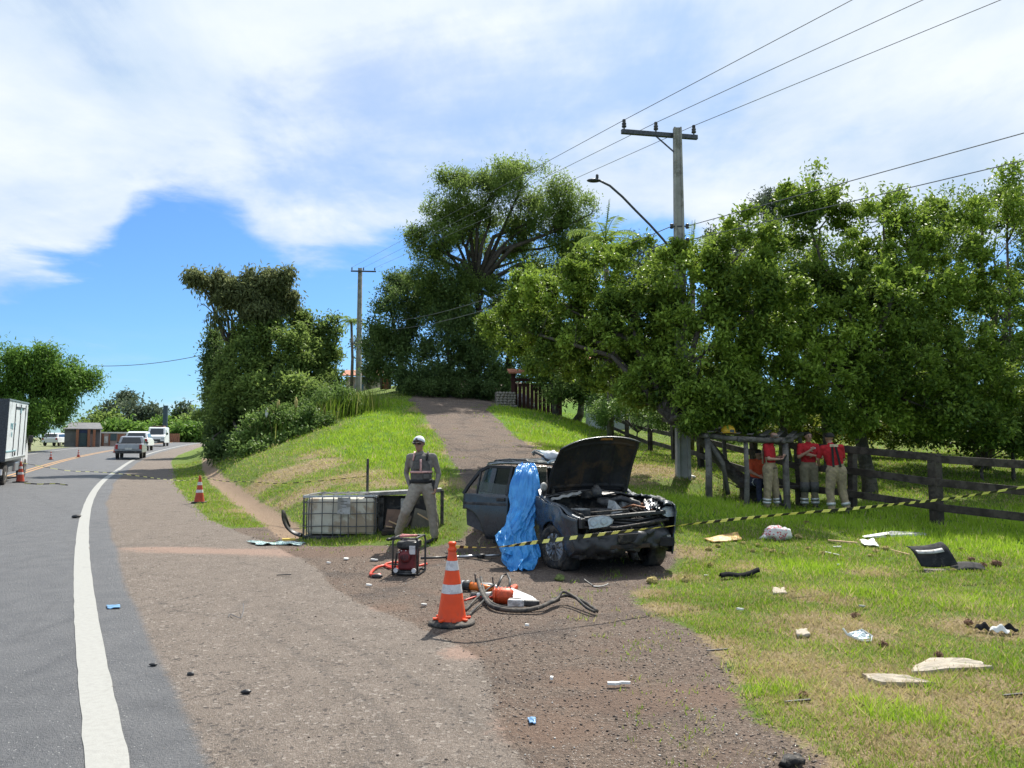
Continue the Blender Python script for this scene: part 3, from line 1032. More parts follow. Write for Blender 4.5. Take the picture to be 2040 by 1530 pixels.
tree('evergreen_tree', 'dark tree behind the stone gate pillar', on(1010, 800, 52),
     [BL(1010, 700, 80, 80, 52), BL(1040, 620, 70, 50, 51), BL(1000, 765, 40, 30, 49)],
     'dark', 1900, 9, .24, .11, .3, 17, gap=0, gs=.6, n_tw=20, spread=.5)
tree('evergreen_tree', 'dark tree in the garden behind the red gate', on(1150, 810, 44),
     [BL(1130, 690, 90, 70, 42), BL(1230, 700, 90, 70, 40), BL(1200, 760, 70, 35, 38), BL(1310, 740, 80, 60, 36), BL(1110, 760, 50, 30, 43)],
     'dark', 2400, 9, .22, .10, .25, 18, gap=0, gs=.7, n_tw=20, spread=.45)
tree('distant_tree', 'hazy tree top between the palm and the near pole', on(1270, 800, 60),
     [BL(1265, 500, 45, 40, 58), BL(1300, 540, 50, 50, 58), BL(1240, 560, 50, 50, 58)], 'far', 800, 9, .30, .11, .3, 19, gap=.15, gs=.5, n_tw=25, spread=.5)
tree('distant_tree', 'hazy tree behind the canopy right of the near pole', on(1480, 800, 60),
     [BL(1450, 490, 60, 45, 56), BL(1530, 420, 45, 40, 56)], 'far', 700, 9, .30, .11, .3, 20, gap=.2, gs=.5, n_tw=25, spread=.5)
tree('distant_tree', 'pale tree between the second pole and the dark trees', on(735, 780, 66),
     [BL(735, 720, 28, 45, 66), BL(760, 690, 26, 40, 66), BL(722, 690, 16, 20, 66)], 'far', 520, 9, .30, .13, .2, 22, n_tw=10, spread=.5)
# --- clump beside the road
tree('bronze_tree', 'tree with drooping bronze-tinged leaves, tallest of the roadside clump', on(455, 900, 42),
     [BL(425, 572, 36, 24, 41), BL(455, 592, 36, 24, 41), BL(500, 580, 38, 30, 41), BL(545, 565, 34, 24, 41), BL(405, 605, 20, 24, 40), BL(520, 615, 44, 28, 41), BL(570, 600, 22, 22, 42), BL(392, 552, 18, 10, 40), BL(574, 545, 12, 9, 41), BL(430, 630, 18, 22, 40), BL(440, 548, 14, 9, 41), BL(500, 548, 14, 9, 41)],
     'brown', 2300, 9, .32, .10, .16, 24, gap=.10, gs=.7, droop=1.5, upb=-.1, n_tw=60, fork_h=.6, spread=.4)
tree('roadside_tree', 'bushy green tree below the bronze one at the road bend', on(520, 900, 41),
     [BL(560, 700, 80, 60, 41), BL(630, 700, 52, 52, 43), BL(485, 730, 55, 60, 40), BL(540, 790, 85, 50, 39), BL(645, 765, 46, 36, 42), BL(455, 800, 38, 60, 39.5), BL(590, 640, 30, 28, 43), BL(500, 670, 42, 34, 41), BL(655, 655, 24, 24, 43), BL(600, 790, 60, 34, 38), BL(530, 650, 34, 26, 41)],
     'mid', 4600, 9, .24, .12, .3, 25, gap=0, gs=.8, n_tw=20, spread=.42)
tree('roadside_tree', 'dark leafy tree at the rim of the road where it bends away', on(440, 900, 43),
     [BL(435, 760, 32, 75, 42), BL(445, 850, 32, 55, 41), BL(430, 690, 26, 40, 43), BL(480, 850, 40, 50, 40), BL(445, 895, 30, 28, 37), BL(475, 905, 36, 22, 35), BL(432, 870, 20, 40, 40)],
     'dark', 1700, 9, .24, .11, .2, 26, gap=0, gs=.8, n_tw=10, spread=.4)
tree('roadside_tree', 'farther tree added to shade the verge at the road bend', on(428, 890, 56),  # extra tree put in to shade the far verge and fill the clump's outline
     [BL(428, 800, 20, 60, 56), BL(440, 740, 26, 50, 56), BL(430, 860, 18, 36, 53), BL(436, 885, 14, 18, 48)], 'mid', 1300, 9, .26, .12, .2, 50, n_tw=10, spread=.45)
tree('bush', 'leafy bush with rusty flower heads at the foot of the roadside trees', on(520, 900, 35),
     [BL(520, 862, 48, 34, 34), BL(575, 850, 44, 38, 34), BL(485, 888, 26, 26, 33.5), BL(625, 850, 36, 34, 34), BL(560, 892, 46, 24, 33), BL(600, 880, 40, 24, 33), BL(548, 830, 26, 22, 34), BL(505, 905, 26, 18, 32)],
     'bush', 2300, 8, .17, .09, .05, 27, cat='bush', gap=0, gs=1, n_tw=8, spread=.3)
tree('bush', 'tall scrubby bush where the lush lawn meets the roadside trees', on(670, 850, 37),
     [BL(660, 800, 55, 42, 37), BL(620, 830, 50, 45, 36), BL(695, 830, 30, 35, 36.5)],
     'bush', 1700, 8, .16, .06, .05, 28, cat='bush', gap=0, gs=1, n_tw=8, spread=.3)
tree('bush', 'small dark bush at the end of the driveway under the trees', on(880, 800, 46),
     [BL(850, 775, 50, 25, 46), BL(920, 775, 60, 24, 46.5), BL(970, 780, 30, 18, 46)], 'dark', 1200, 8, .16, .07, .04, 29, cat='bush', n_tw=4, spread=.3)
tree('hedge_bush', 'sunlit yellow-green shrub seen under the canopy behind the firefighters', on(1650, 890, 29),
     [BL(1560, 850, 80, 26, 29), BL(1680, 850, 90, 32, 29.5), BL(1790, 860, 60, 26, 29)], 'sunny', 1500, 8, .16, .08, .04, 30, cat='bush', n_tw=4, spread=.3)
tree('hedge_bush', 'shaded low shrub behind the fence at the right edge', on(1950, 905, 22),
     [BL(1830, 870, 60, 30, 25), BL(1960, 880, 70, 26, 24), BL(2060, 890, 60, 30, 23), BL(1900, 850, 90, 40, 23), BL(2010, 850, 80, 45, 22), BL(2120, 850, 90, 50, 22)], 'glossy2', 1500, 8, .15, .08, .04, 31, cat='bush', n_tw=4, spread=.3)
tree('hedge_bush', 'scrub climbing behind the upper end of the fence', on(1270, 860, 32),
     [BL(1250, 815, 70, 28, 32), BL(1200, 830, 30, 24, 34), BL(1225, 775, 40, 30, 34), BL(1340, 825, 60, 30, 29), BL(1200, 800, 35, 25, 36), BL(1420, 850, 60, 30, 27)], 'bush', 1500, 8, .15, .07, .04, 32, cat='bush', n_tw=6, spread=.3)
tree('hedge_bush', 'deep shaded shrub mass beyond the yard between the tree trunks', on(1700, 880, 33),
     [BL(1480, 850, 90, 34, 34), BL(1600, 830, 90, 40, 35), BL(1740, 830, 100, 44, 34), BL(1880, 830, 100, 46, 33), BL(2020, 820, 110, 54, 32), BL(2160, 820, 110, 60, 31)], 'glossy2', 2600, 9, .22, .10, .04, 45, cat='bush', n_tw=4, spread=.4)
tree('garden_tree', 'dark tree shading the lawn beside the boulder', on(1105, 830, 40),
     [BL(1090, 720, 60, 40, 40), BL(1150, 760, 50, 34, 38), BL(1060, 690, 40, 40, 42), BL(1120, 780, 36, 22, 38)], 'mid', 1300, 9, .20, .09, .16, 46, n_tw=14, spread=.4)
# --- left of the road
tree('bamboo_clump', 'tall pale green feathery clump on the far side of the road', on(60, 890, 62),
     [BL(20, 740, 45, 60, 60), BL(70, 740, 50, 55, 61), BL(120, 760, 45, 50, 62), BL(165, 750, 30, 26, 63), BL(60, 830, 60, 45, 60), BL(120, 815, 30, 35, 62), BL(-30, 760, 60, 90, 60), BL(10, 840, 50, 50, 59), BL(100, 705, 26, 18, 61), BL(185, 775, 14, 16, 63)],
     'bamboo', 4600, 9, .36, .11, .25, 33, cat='tree', gap=.08, gs=.5, n_tw=20, spread=.6, droop=1.0)
far = [(245, 830, 60, 32, 150, 'far'), (290, 830, 34, 30, 152, 'far'), (250, 795, 16, 8, 155, 'far'), (205, 850, 34, 26, 130, 'mid'), (355, 845, 26, 20, 140, 'mid'), (395, 850, 28, 24, 120, 'mid'), (365, 822, 8, 10, 140, 'far'), (330, 856, 24, 14, 135, 'bamboo'), (170, 866, 22, 14, 110, 'mid'), (250, 862, 40, 10, 115, 'bamboo'), (380, 866, 40, 10, 112, 'bamboo')]
flab = ['rounded grey-green tree on the skyline past the kiosk', 'grey-green tree on the skyline above the white van', 'small flat-topped crown highest on the far skyline', 'dark tree beside the bamboo clump above the kiosk roof', 'dark green tree behind the distant billboard pole',
        'dark green tree where the road disappears', 'wispy treetop above the road bend', 'light green banana-like bush behind the white van', 'dark shrub behind the parked white cars', 'sunny green scrub above the roadside kiosk', 'bright green bank bush near the red billboard']
for i, ((px, py, rx, ry, d, lf), lb) in enumerate(zip(far, flab)):
    b = on(px, 880, d)
    tree('distant_tree', lb, b, [BL(px, py, rx, ry, d), BL(px - rx * .5, py + ry * .4, rx * .7, ry * .8, d), BL(px + rx * .5, py + ry * .35, rx * .7, ry * .8, d + 2)],
         lf, 420 if rx > 20 else 130, 8, .75, .42, .3, 60 + i, spread=1.4, n_tw=6, gap=.0, bark=m_bark_dark, group='trees on the far skyline')


# palms ---------------------------------------------------------------
def palm(name, label, base, top, n, flen, seed, up=.6, group=None, width=.5, spear=0):
    base, top = Vector(base), Vector(top)
    g = np.random.default_rng(seed); rr = random.Random(seed)
    root = empty(name, base, 0, label, 'palm tree', group)
    mb = MB().tube([base - Vector((0, 0, .2)), base.lerp(top, .5) + Vector((.1, 0, 0)), top], [.16, .12, .10], 8)
    tr = mb.build('trunk', m_bark, root, smooth=True); tr.matrix_parent_inverse = Matrix.Translation(-base)
    for i in range(n):
        a = 2 * math.pi * i / n + rr.uniform(-.3, .3)
        el = up + rr.uniform(-.35, .35)
        if i < spear: el = 1.45
        dr = Vector((math.cos(a) * math.cos(el), math.sin(a) * math.cos(el), math.sin(el)))
        pts = []
        p = top.copy(); v = dr.copy()
        for k in range(8):
            pts.append(p.copy()); p += v * flen / 7; v.z -= (.02 if i < spear else .20); v.normalize()
        mb = MB().tube(pts, [.025 - .0025 * k for k in range(8)], 4)
        side = v.cross(Vector((0, 0, 1))).normalized()
        Pn, Dn = [], []
        for k in range(1, 8):
            for f_ in (0, .33, .66):
                if k == 7 and f_: continue
                q = pts[k - 1].lerp(pts[k], f_)
                t = (pts[min(k, 7)] - pts[k - 1]).normalized()
                for s_ in (-1, 1):
                    Pn.append(q); Dn.append(side * s_ + t * .6 + Vector((0, 0, -.25)))
        V, F = leaves_at(np.array([list(q) for q in Pn]), np.array([list(q) for q in Dn]), width * (.35 if i < spear else 1), .05, g, .2)
        b = len(mb.v)
        mb.add(V.tolist(), F.tolist())
        o = mb.build('frond', LM['mid'], root); o.matrix_parent_inverse = Matrix.Translation(-base)
        at_ = o.data.attributes.new('tint', 'FLOAT', 'POINT')
        at_.data.foreach_set('value', np.full(len(o.data.vertices), rr.uniform(.4, 1.0), np.float32))


palm('palm_tree', 'palm with arching fronds and upright spear behind the canopy', on(1215, 800, 33), at(1205, 480, 33), 13, 1.9, 3, .6, spear=2)
palm('palm_tree', 'small palm with drooping fronds just left of the second pole', on(700, 790, 64), at(700, 640, 64), 10, 1.6, 4, .5)
palm('palm_tree', 'spear-like palm shoot right of the near pole top', on(1372, 840, 30), at(1378, 500, 30), 5, 1.3, 6, .9, spear=2)

# ------------------------------------------------------------------ shared object materials
m_conc = pm('pole_concrete', (.30, .29, .27), .9, var=.18, scale=3, bump=.3, col2=(.18, .17, .15), amount=.4)
m_steel_dark = pm('dark_galvanised_steel', (.07, .075, .085), .5, .6, var=.3, scale=20, bump=.1)
m_black = pm('black_plastic', (.022, .022, .024), .5, var=.4, scale=14, bump=.15, col2=(.07, .065, .06), amount=.5)
m_rubber = pm('black_rubber', (.02, .02, .021), .8, var=.4, scale=18, bump=.2, col2=(.09, .075, .06), amount=.55)
m_wire = pm('cable_sheath', (.10, .105, .115), .6, bump=0)
m_wood = pm('weathered_fence_wood', (.045, .034, .027), .85, var=.4, scale=5, bump=.5, bd=.02, col2=(.085, .068, .055), amount=.5)
m_wood_grey = pm('grey_rough_wood', (.13, .115, .10), .9, var=.35, scale=6, bump=.7, bd=.03, col2=(.20, .18, .16))
m_orange_cone = pm('orange_cone_rubber', (.80, .075, .012), .45, var=.10, scale=6, bump=.08, col2=(.60, .08, .03), amount=.45)
m_cone_dirty = pm('faded_red_cone_rubber', (.42, .06, .03), .6, var=.2, scale=8, bump=.1)
m_reflect = pm('white_reflective_band', (.62, .60, .60), .35, var=.08, scale=20, bump=.1, col2=(.45, .42, .42), amount=.4)
m_white = pm('dusty_white_plastic', (.66, .66, .63), .5, var=.08, scale=8, bump=.1, col2=(.45, .42, .37), amount=.35)
m_yellow = pm('yellow_tape', (.85, .78, .22), .4, var=.06, bump=0)
m_tblack = pm('black_tape_print', (.02, .02, .02), .4, var=.1, bump=0)
m_alu = pm('scratched_aluminium', (.42, .43, .44), .38, .85, var=.15, scale=25, bump=.15)
m_glass_dark = pm('dark_window_glass', (.012, .016, .02), .08, 0, var=.1, bump=0, spec=.8)


# ------------------------------------------------------------------ utility poles, lamp, wires
def utility_pole(label, base, top_z, w0, w1, arm, ins, armz, brace, group):
    base = Vector(base)
    root = empty('utility_pole', base, 0, label, 'utility pole', group)
    H = top_z - base.z
    mb = MB()
    # tapering concrete shaft with the recessed faces of a double-T section
    n = 8
    vs, fs = [], []
    for k in range(n + 1):
        z = -.4 + (H + .4) * k / n
        w = w0 + (w1 - w0) * k / n
        a, b, c_ = w / 2, w * .40, w * .30
        ring = [(-a, -b), (-c_, -b), (-c_, -b * .55), (c_, -b * .55), (c_, -b), (a, -b), (a, b), (c_, b), (c_, b * .55), (-c_, b * .55), (-c_, b), (-a, b)]
        vs += [(x, y, z) for x, y in ring]
    for k in range(n):
        for i in range(12):
            j = (i + 1) % 12
            fs.append((k * 12 + i, k * 12 + j, (k + 1) * 12 + j, (k + 1) * 12 + i))
    fs.append(tuple(range(n * 12, n * 12 + 12)))
    mb.add(vs, fs).build('shaft', m_conc, root)
    a, b = Vector(arm[0]) - base, Vector(arm[1]) - base
    MB().bar(a, b, .09, .11).build('crossarm', m_steel_dark, root, bevel=.008)
    d = (b - a).normalized()
    out = []
    for t in ins:
        p = a.lerp(b, t) + Vector((0, 0, .055))
        o = MB().lathe([(.018, 0), (.018, .05), (.055, .06), (.06, .09), (.035, .10), (.055, .13), (.055, .16), (.03, .17), (.045, .20), (.04, .25), (.0, .26)], 12, p).build('insulator', m_black, root, smooth=True)
        out.append(base + p + Vector((0, 0, .24)))
    if brace:
        MB().bar(a.lerp(b, brace) - Vector((0, 0, .05)), Vector((-w1 * .4, -.05, b.z - .50)), .03, .03).build('brace', m_steel_dark, root)
    for zz in (armz or []):
        for s_ in (-1, 1):
            MB().lathe([(.03, -.06), (.05, -.04), (.035, 0), (.05, .04), (.03, .06)], 10, (s_ * .19, -.06, zz - base.z)).build('spool_insulator', m_black, root, smooth=True)
        MB().box((0, -.05, zz - base.z), (.40, .03, .03)).build('bracket', m_steel_dark, root)
    return root, out


pb = on(1358, 943, 18.5)
ptop = at(1347, 255, 18.5).z
armL, armR = at(1238, 262, 18.28), at(1389, 274, 18.72)
z_low1, z_low2 = at(1347, 452, 18.5).z, at(1347, 480, 18.5).z
pole1, ins1 = utility_pole('nearest concrete utility pole with steel crossarm, rising out of the tree canopy', pb, ptop, .34, .19, (armL, armR), (.035, .45, .955), (z_low1, z_low2), .45, 'concrete utility poles')
pb2 = on(714, 790, 60)
arm2L, arm2R = at(699, 540, 59.5), at(749, 541, 60.5)
pole2, ins2 = utility_pole('distant utility pole silhouetted between the roadside clump and the dark trees', pb2, at(714, 534, 60).z, .42, .3, (arm2L, arm2R), (.04, .5, .95), (at(714, 640, 60).z, at(714, 655, 60).z), None, 'concrete utility poles')


def wire(pts, r, label, sag=0.0, group='power lines'):
    P = []
    for a, b in zip(pts[:-1], pts[1:]):
        for k in range(14):
            t = k / 14
            P.append(Vector(a).lerp(Vector(b), t) - Vector((0, 0, sag * 4 * t * (1 - t))))
    P.append(Vector(pts[-1]))
    o0 = P[0].copy()
    return MB().tube([p - o0 for p in P], r, 5).build('power_line', m_wire, loc=o0, label=label, cat='wire', group=group)


def const_z(px, py, z):
    p = at(px, py, 1.0)
    Y = (z - CAMH) / (p.z - CAMH)
    return at(px, py, Y)


for i, (px, nm_) in enumerate(((1697, 'uppermost, leaving the left insulator'), (1838, 'middle one, leaving the centre insulator'), (1993, 'lowest, leaving the right insulator'))):
    q = const_z(px, 0, ins1[i].z)
    e = ins1[i] + (q - ins1[i]) * 2.6
    wire([ins2[i], ins1[i], e], .008, f'power line over the trees, {nm_} of the near pole', .0)
pl = Vector((pb.x, 18.44, z_low1))
for i, ((px, py), z, sx, lb) in enumerate((((2040, 265), z_low1, .19, 'low-voltage line rising to the right edge, the higher of the two'), ((2040, 320), z_low2, .19, 'low-voltage line rising to the right edge, the lower of the two'))):
    q = const_z(px, py, z)
    a = Vector((pb.x + sx, 18.44, z))
    wire([a, a + (q - a) * 1.8], .010, lb, 0, 'low-voltage lines')
for i, (zz, z2) in enumerate(((z_low1, 640), (z_low2, 655))):
    wire([at(714, z2, 60) + Vector((.2, -.1, 0)), Vector((pb.x - .19, 18.44, zz))], .011, ('upper' if i == 0 else 'lower') + ' low-voltage line sagging from the near pole past the dark trees', .8, 'low-voltage lines')
wire([at(190, 729, 75), at(400, 708, 70)], .03, 'thin wire crossing the blue sky left of the roadside clump', .3)

# street lamp arm on the near pole (bolted to it, reads as a lamp of its own)
lp = [at(1342, 505, 18.3), at(1322, 478, 18.2), at(1295, 448, 18.1), at(1265, 418, 18.0), at(1240, 392, 17.9), at(1215, 370, 17.8), at(1197, 361, 17.8), at(1188, 358, 17.8)]
lr = empty('street_lamp', lp[0], 0, 'curved arm street lamp reaching left from the near concrete pole', 'street lamp')
MB().tube([p - lp[0] for p in lp], .028, 8).build('arm', m_steel_dark, lr, smooth=True)
hd = lp[-1] - lp[0]
MB().ell(hd + Vector((-.06, 0, -.02)), (.17, .09, .045)).build('lamp_head', m_steel_dark, lr, smooth=True)
MB().lathe([(.035, 0), (.035, .09), (.02, .11)], 8, hd + Vector((.02, 0, .02))).build('photocell', m_black, lr)
MB().bar(Vector((-.05, .1, .02)), Vector((.2, .15, .02)), .05, .05).build('clamp', m_steel_dark, lr)
# small far lamp
b_ = on(668, 800, 58)
r_ = empty('street_lamp', b_, 0, 'small distant street lamp peeking over the roadside clump', 'street lamp')
t_ = at(668, 640, 58) - b_
MB().tube([Vector((0, 0, -.2)), Vector((0, 0, t_.z)), Vector((-.25, 0, t_.z + .1))], .05, 6).build('arm', m_steel_dark, r_)
MB().box((-.35, 0, t_.z + .1), (.4, .2, .1)).build('lamp_head', m_steel_dark, r_)

# ------------------------------------------------------------------ rail fence
fp = [(1190, 42), (1215, 38.5), (1248, 35), (1294, 30.5), (1341, 26), (1394, 22.2), (1497, 19.4), (1590, 18.0), (1690, 16.9), (1855, 15.2), (2078, 13.5), (2345, 12.1)]
fpos = [on(px, 0, d) for px, d in fp]
fence = empty('rail_fence', fpos[0], 0, 'dark wooden post and rail fence climbing beside the driveway and enclosing the yard', 'fence')
f0 = fpos[0]
for i, p in enumerate(fpos):
    h = 1.38
    w = .15 if i < 9 else .19
    o = MB().box((0, 0, h / 2 - .2), (w, w, h + .4)).build('post', m_wood, fence, bevel=.012)
    o.location = p - f0; o.rotation_euler = (R(rnd.uniform(-2, 2)), R(rnd.uniform(-2, 2)), .4)
for i in range(len(fpos) - 1):
    a, b = fpos[i] - f0, fpos[i + 1] - f0
    d = (b - a).normalized(); nn = Vector((d.y, -d.x, 0)) * (-.09 if i % 2 else -.105)
    if nn.y > 0: nn = -nn
    for zz in (1.30, .84, .36):
        j = [rnd.uniform(-.02, .02) for _ in range(2)]
        MB().bar(a - d * .08 + nn + Vector((0, 0, zz + j[0])), b + d * .08 + nn + Vector((0, 0, zz + j[1])), .035, .15).build('rail', m_wood, fence, bevel=.006)

# ------------------------------------------------------------------ rough wooden stand under the tree
s0 = on(1407, 0, 17.0)
stand = empty('wooden_stand', s0, 0, 'low open stand of rough grey poles and beams under the trees', 'shelter')
sp = {'a': (1407, 17.0, 1.32), 'b': (1481, 16.7, 1.40), 'c': (1562, 17.0, 1.5), 'd': (1440, 18.4, 1.3), 'e': (1520, 18.2, 1.4), 'f': (1592, 18.5, 1.45)}
tops = {}
for k, (px, d, h) in sp.items():
    p = on(px, 0, d) - s0
    r_ = .075 if k in 'ac' else .055
    top = p + Vector((rnd.uniform(-.03, .03), 0, h))
    tops[k] = top
    MB().tube([p - Vector((0, 0, .25)), p.lerp(top, .5) + Vector((rnd.uniform(-.03, .03), 0, 0)), top], [r_ * 1.1, r_, r_ * .9], 8).build('post', m_wood_grey, stand, smooth=True)
for a, b, r_ in (('a', 'b', .06), ('b', 'c', .065), ('d', 'e', .05), ('e', 'f', .05), ('a', 'd', .05), ('c', 'f', .05), ('b', 'e', .05)):
    A, B = tops[a], tops[b]
    e = (B - A).normalized() * .18
    MB().tube([A - e + Vector((0, 0, .05)), A.lerp(B, .5) + Vector((0, 0, .03 + rnd.uniform(0, .04))), B + e + Vector((0, 0, .07))], r_, 7).build('beam', m_wood_grey, stand, smooth=True)
for k in range(7):
    t = k / 6
    A = tops['a'].lerp(tops['c'], t) + Vector((0, -.25, .13)); B = tops['d'].lerp(tops['f'], t) + Vector((0, .3, .15))
    MB().bar(A, B, .12, .022).build('roof_board', m_wood_grey, stand)
MB().tube([tops['a'] + Vector((.05, 0, -.1)), tops['a'] + Vector((.35, .1, -.55)), tops['a'] + Vector((.5, .25, -1.25))], .05, 7).build('brace', m_wood_grey, stand, smooth=True)
MB().box((on(1530, 0, 17.7) - s0 + Vector((0, 0, .42))), (1.5, .3, .05)).build('bench_board', m_wood, stand)
for px in (1475, 1585):
    MB().box((on(px, 0, 17.7) - s0 + Vector((0, 0, .2))), (.08, .25, .40)).build('bench_leg', m_wood, stand)
# yellow helmet on the stand roof
hp = tops['a'].lerp(tops['b'], .55) + s0 + Vector((0, 0, .16))
m_helm = pm('yellow_helmet_shell', (.72, .42, .03), .35, var=.1, bump=.05, col2=(.4, .2, .03), amount=.3)
hm = empty('helmet', hp, 0, 'yellow rescue helmet resting on the roof of the rough wooden stand', 'helmet')
MB().lathe([(.15, 0), (.152, .03), (.14, .09), (.10, .14), (.05, .165), (0, .17)], 18, (0, 0, 0), sy=.85).build('shell', m_helm, hm, smooth=True, solid=.006)
MB().lathe([(.18, -.005), (.15, .012)], 18, (0, 0, 0), sy=.85, cap=False).build('brim', m_helm, hm, smooth=True, solid=.006)
MB().box((.05, -.125, .03), (.09, .02, .06)).build('visor', m_glass_dark, hm)


# ------------------------------------------------------------------ cones
def make_cone(name, label, p, s, near, group, cat='traffic cone', rz=0.0):
    root = empty(name, p, rz, label, cat, group)
    mo = m_orange_cone if near else m_cone_dirty
    prof = lambda z: .135 - (.135 - .035) * (z - .04) / .62
    b = MB()
    if near:
        b.lathe([(.205, 0), (.215, .006), (.215, .02), (.20, .032), (.145, .042), (.10, .045)], 8 * 4, cap=True)
    else:
        b.box((0, 0, .018), (.38, .38, .036), rot=.3)
    b.build('base', m_rubber, root, smooth=near)
    zs = [(.040, .285, mo), (.285, .365, m_reflect), (.365, .49, mo), (.49, .575, m_reflect), (.575, .665, mo)]
    for z0, z1, m in zs:
        k = .0 if m is mo else .0025
        pr = [(prof(z0 + (z1 - z0) * i / 4) + k, z0 + (z1 - z0) * i / 4) for i in range(5)]
        MB().lathe(pr, 32, cap=False).build('body' if m is mo else 'reflective_band', m, root, smooth=True)
    MB().lathe([(.037, .660), (.041, .667), (.041, .682), (.030, .690), (.030, .715), (.038, .722), (.038, .735), (.028, .745), (.0, .746)], 20).build('grip', mo, root, smooth=True)
    if near:
        for a in range(8):
            an = a * math.pi / 4 + .2
            MB().box((.150 * math.cos(an), .150 * math.sin(an), .052), (.05, .035, .018), rot=an).build('foot_lug', mo, root, bevel=.004)
    root.scale = (s,) * 3
    return root


cp = drop(900, 1243)
make_cone('traffic_cone', 'large bright orange cone with white bands and round black base, closest to the camera', cp + Vector((0, 0, .002)), 1.03, True, 'cones closing off the accident')
make_cone('traffic_cone', 'dull red cone standing on the paved shoulder before the ditch', drop(397, 1002), 1.03, False, 'cones closing off the accident')
make_cone('traffic_cone', 'dark red cone beside the white box truck', drop(40, 961), 1.05, False, 'cones closing off the accident')
for i, (px, py, lb) in enumerate(((101, 916, 'small cone on the far lane just right of the box truck'), (156, 911, 'small cone on the far lane in front of the roadside kiosk'), (228, 902, 'small cone on the far lane beside the silver pickup'))):
    make_cone('traffic_cone', lb, drop(px, py), .68, False, 'cones closing off the accident')


# ------------------------------------------------------------------ barrier tape
def tape(pts, w, label, step=.055, twist=1.6, seed=1, wobz=0):
    P = [Vector(p) for p in pts]
    tot = sum((b - a).length for a, b in zip(P[:-1], P[1:]))
    n = int(tot / step)
    # resample with a smooth curve
    ts = np.linspace(0, len(P) - 1, n + 1)
    cx = [hermite(range(len(P)), [p[k] for p in P])(ts) for k in range(3)]
    Q = [Vector((cx[0][i], cx[1][i], cx[2][i])) for i in range(n + 1)]
    vs, f1, f2 = [], [], []
    for i, q in enumerate(Q):
        t = (Q[min(i + 1, n)] - Q[max(i - 1, 0)]).normalized()
        sd = t.cross(Vector((0, 0, 1))).normalized(); upv = sd.cross(t)
        a = .5 + twist * mnoise.noise(Vector((i * .035, seed, 0)))
        d = (upv * math.cos(a) + sd * math.sin(a)) * w / 2
        skew = t * w * .35
        vs += [q - d - skew, q + d + skew]
    me = MB(); o0 = Q[0]
    me.add([v - o0 for v in vs], [(2 * i, 2 * i + 1, 2 * i + 3, 2 * i + 2) for i in range(n)])
    o = me.build('barrier_tape', m_yellow, loc=o0, label=label, cat='barrier tape', group='yellow and black barrier tape', solid=.0012)
    o.data.materials.append(m_tblack)
    for i, f in enumerate(o.data.polygons):
        f.material_index = (i // 2) % 2
    return o


ct = cp + Vector((0, 0, .72))
tape([ct + Vector((.03, 0, 0)), at(985, 1090, 7.3), at(1078, 1079, 7.6), at(1200, 1064, 8.0), at(1320, 1050, 8.4), at(1440, 1037, 8.8), at(1560, 1025, 9.2), at(1700, 1013, 9.6), at(1800, 1003, 9.9), at(1900, 992, 10.2), at(2040, 970, 10.6), at(2300, 925, 11.2)],
     .036, 'yellow and black striped tape stretched from the near cone in front of the wrecked car', .055)
c2 = drop(397, 1002) + Vector((0, 0, .74)); c3 = drop(40, 961) + Vector((0, 0, .74))
tape([c2, at(370, 957, 22), at(330, 955, 23), at(290, 950, 24), at(240, 944, 25), at(190, 940, 26), at(130, 937, 27), c3], .020, 'striped tape sagging low across the road between the two farther cones', .14, seed=4)
tape([c2, at(440, 958, 20), at(500, 960, 18.5), at(560, 963, 17.4), at(650, 957, 16), at(734, 948, 15.2)], .020, 'striped tape running from the shoulder cone to the black stake', .12, seed=6)
gp = [drop(48, 964), drop(80, 966), drop(110, 965), drop(135, 968)]
tape([g + Vector((0, 0, .03)) for g in gp], .04, 'loose end of striped tape lying on the asphalt by the dark red cone', .15, twist=.3, seed=8)
sb = on(735, 985, 15.2)
MB().box((0, 0, .45), (.045, .045, 1.2)).build('stake', m_black, loc=sb + Vector((0, 0, -.0)), label='thin black stake standing behind the water tank', cat='stake')

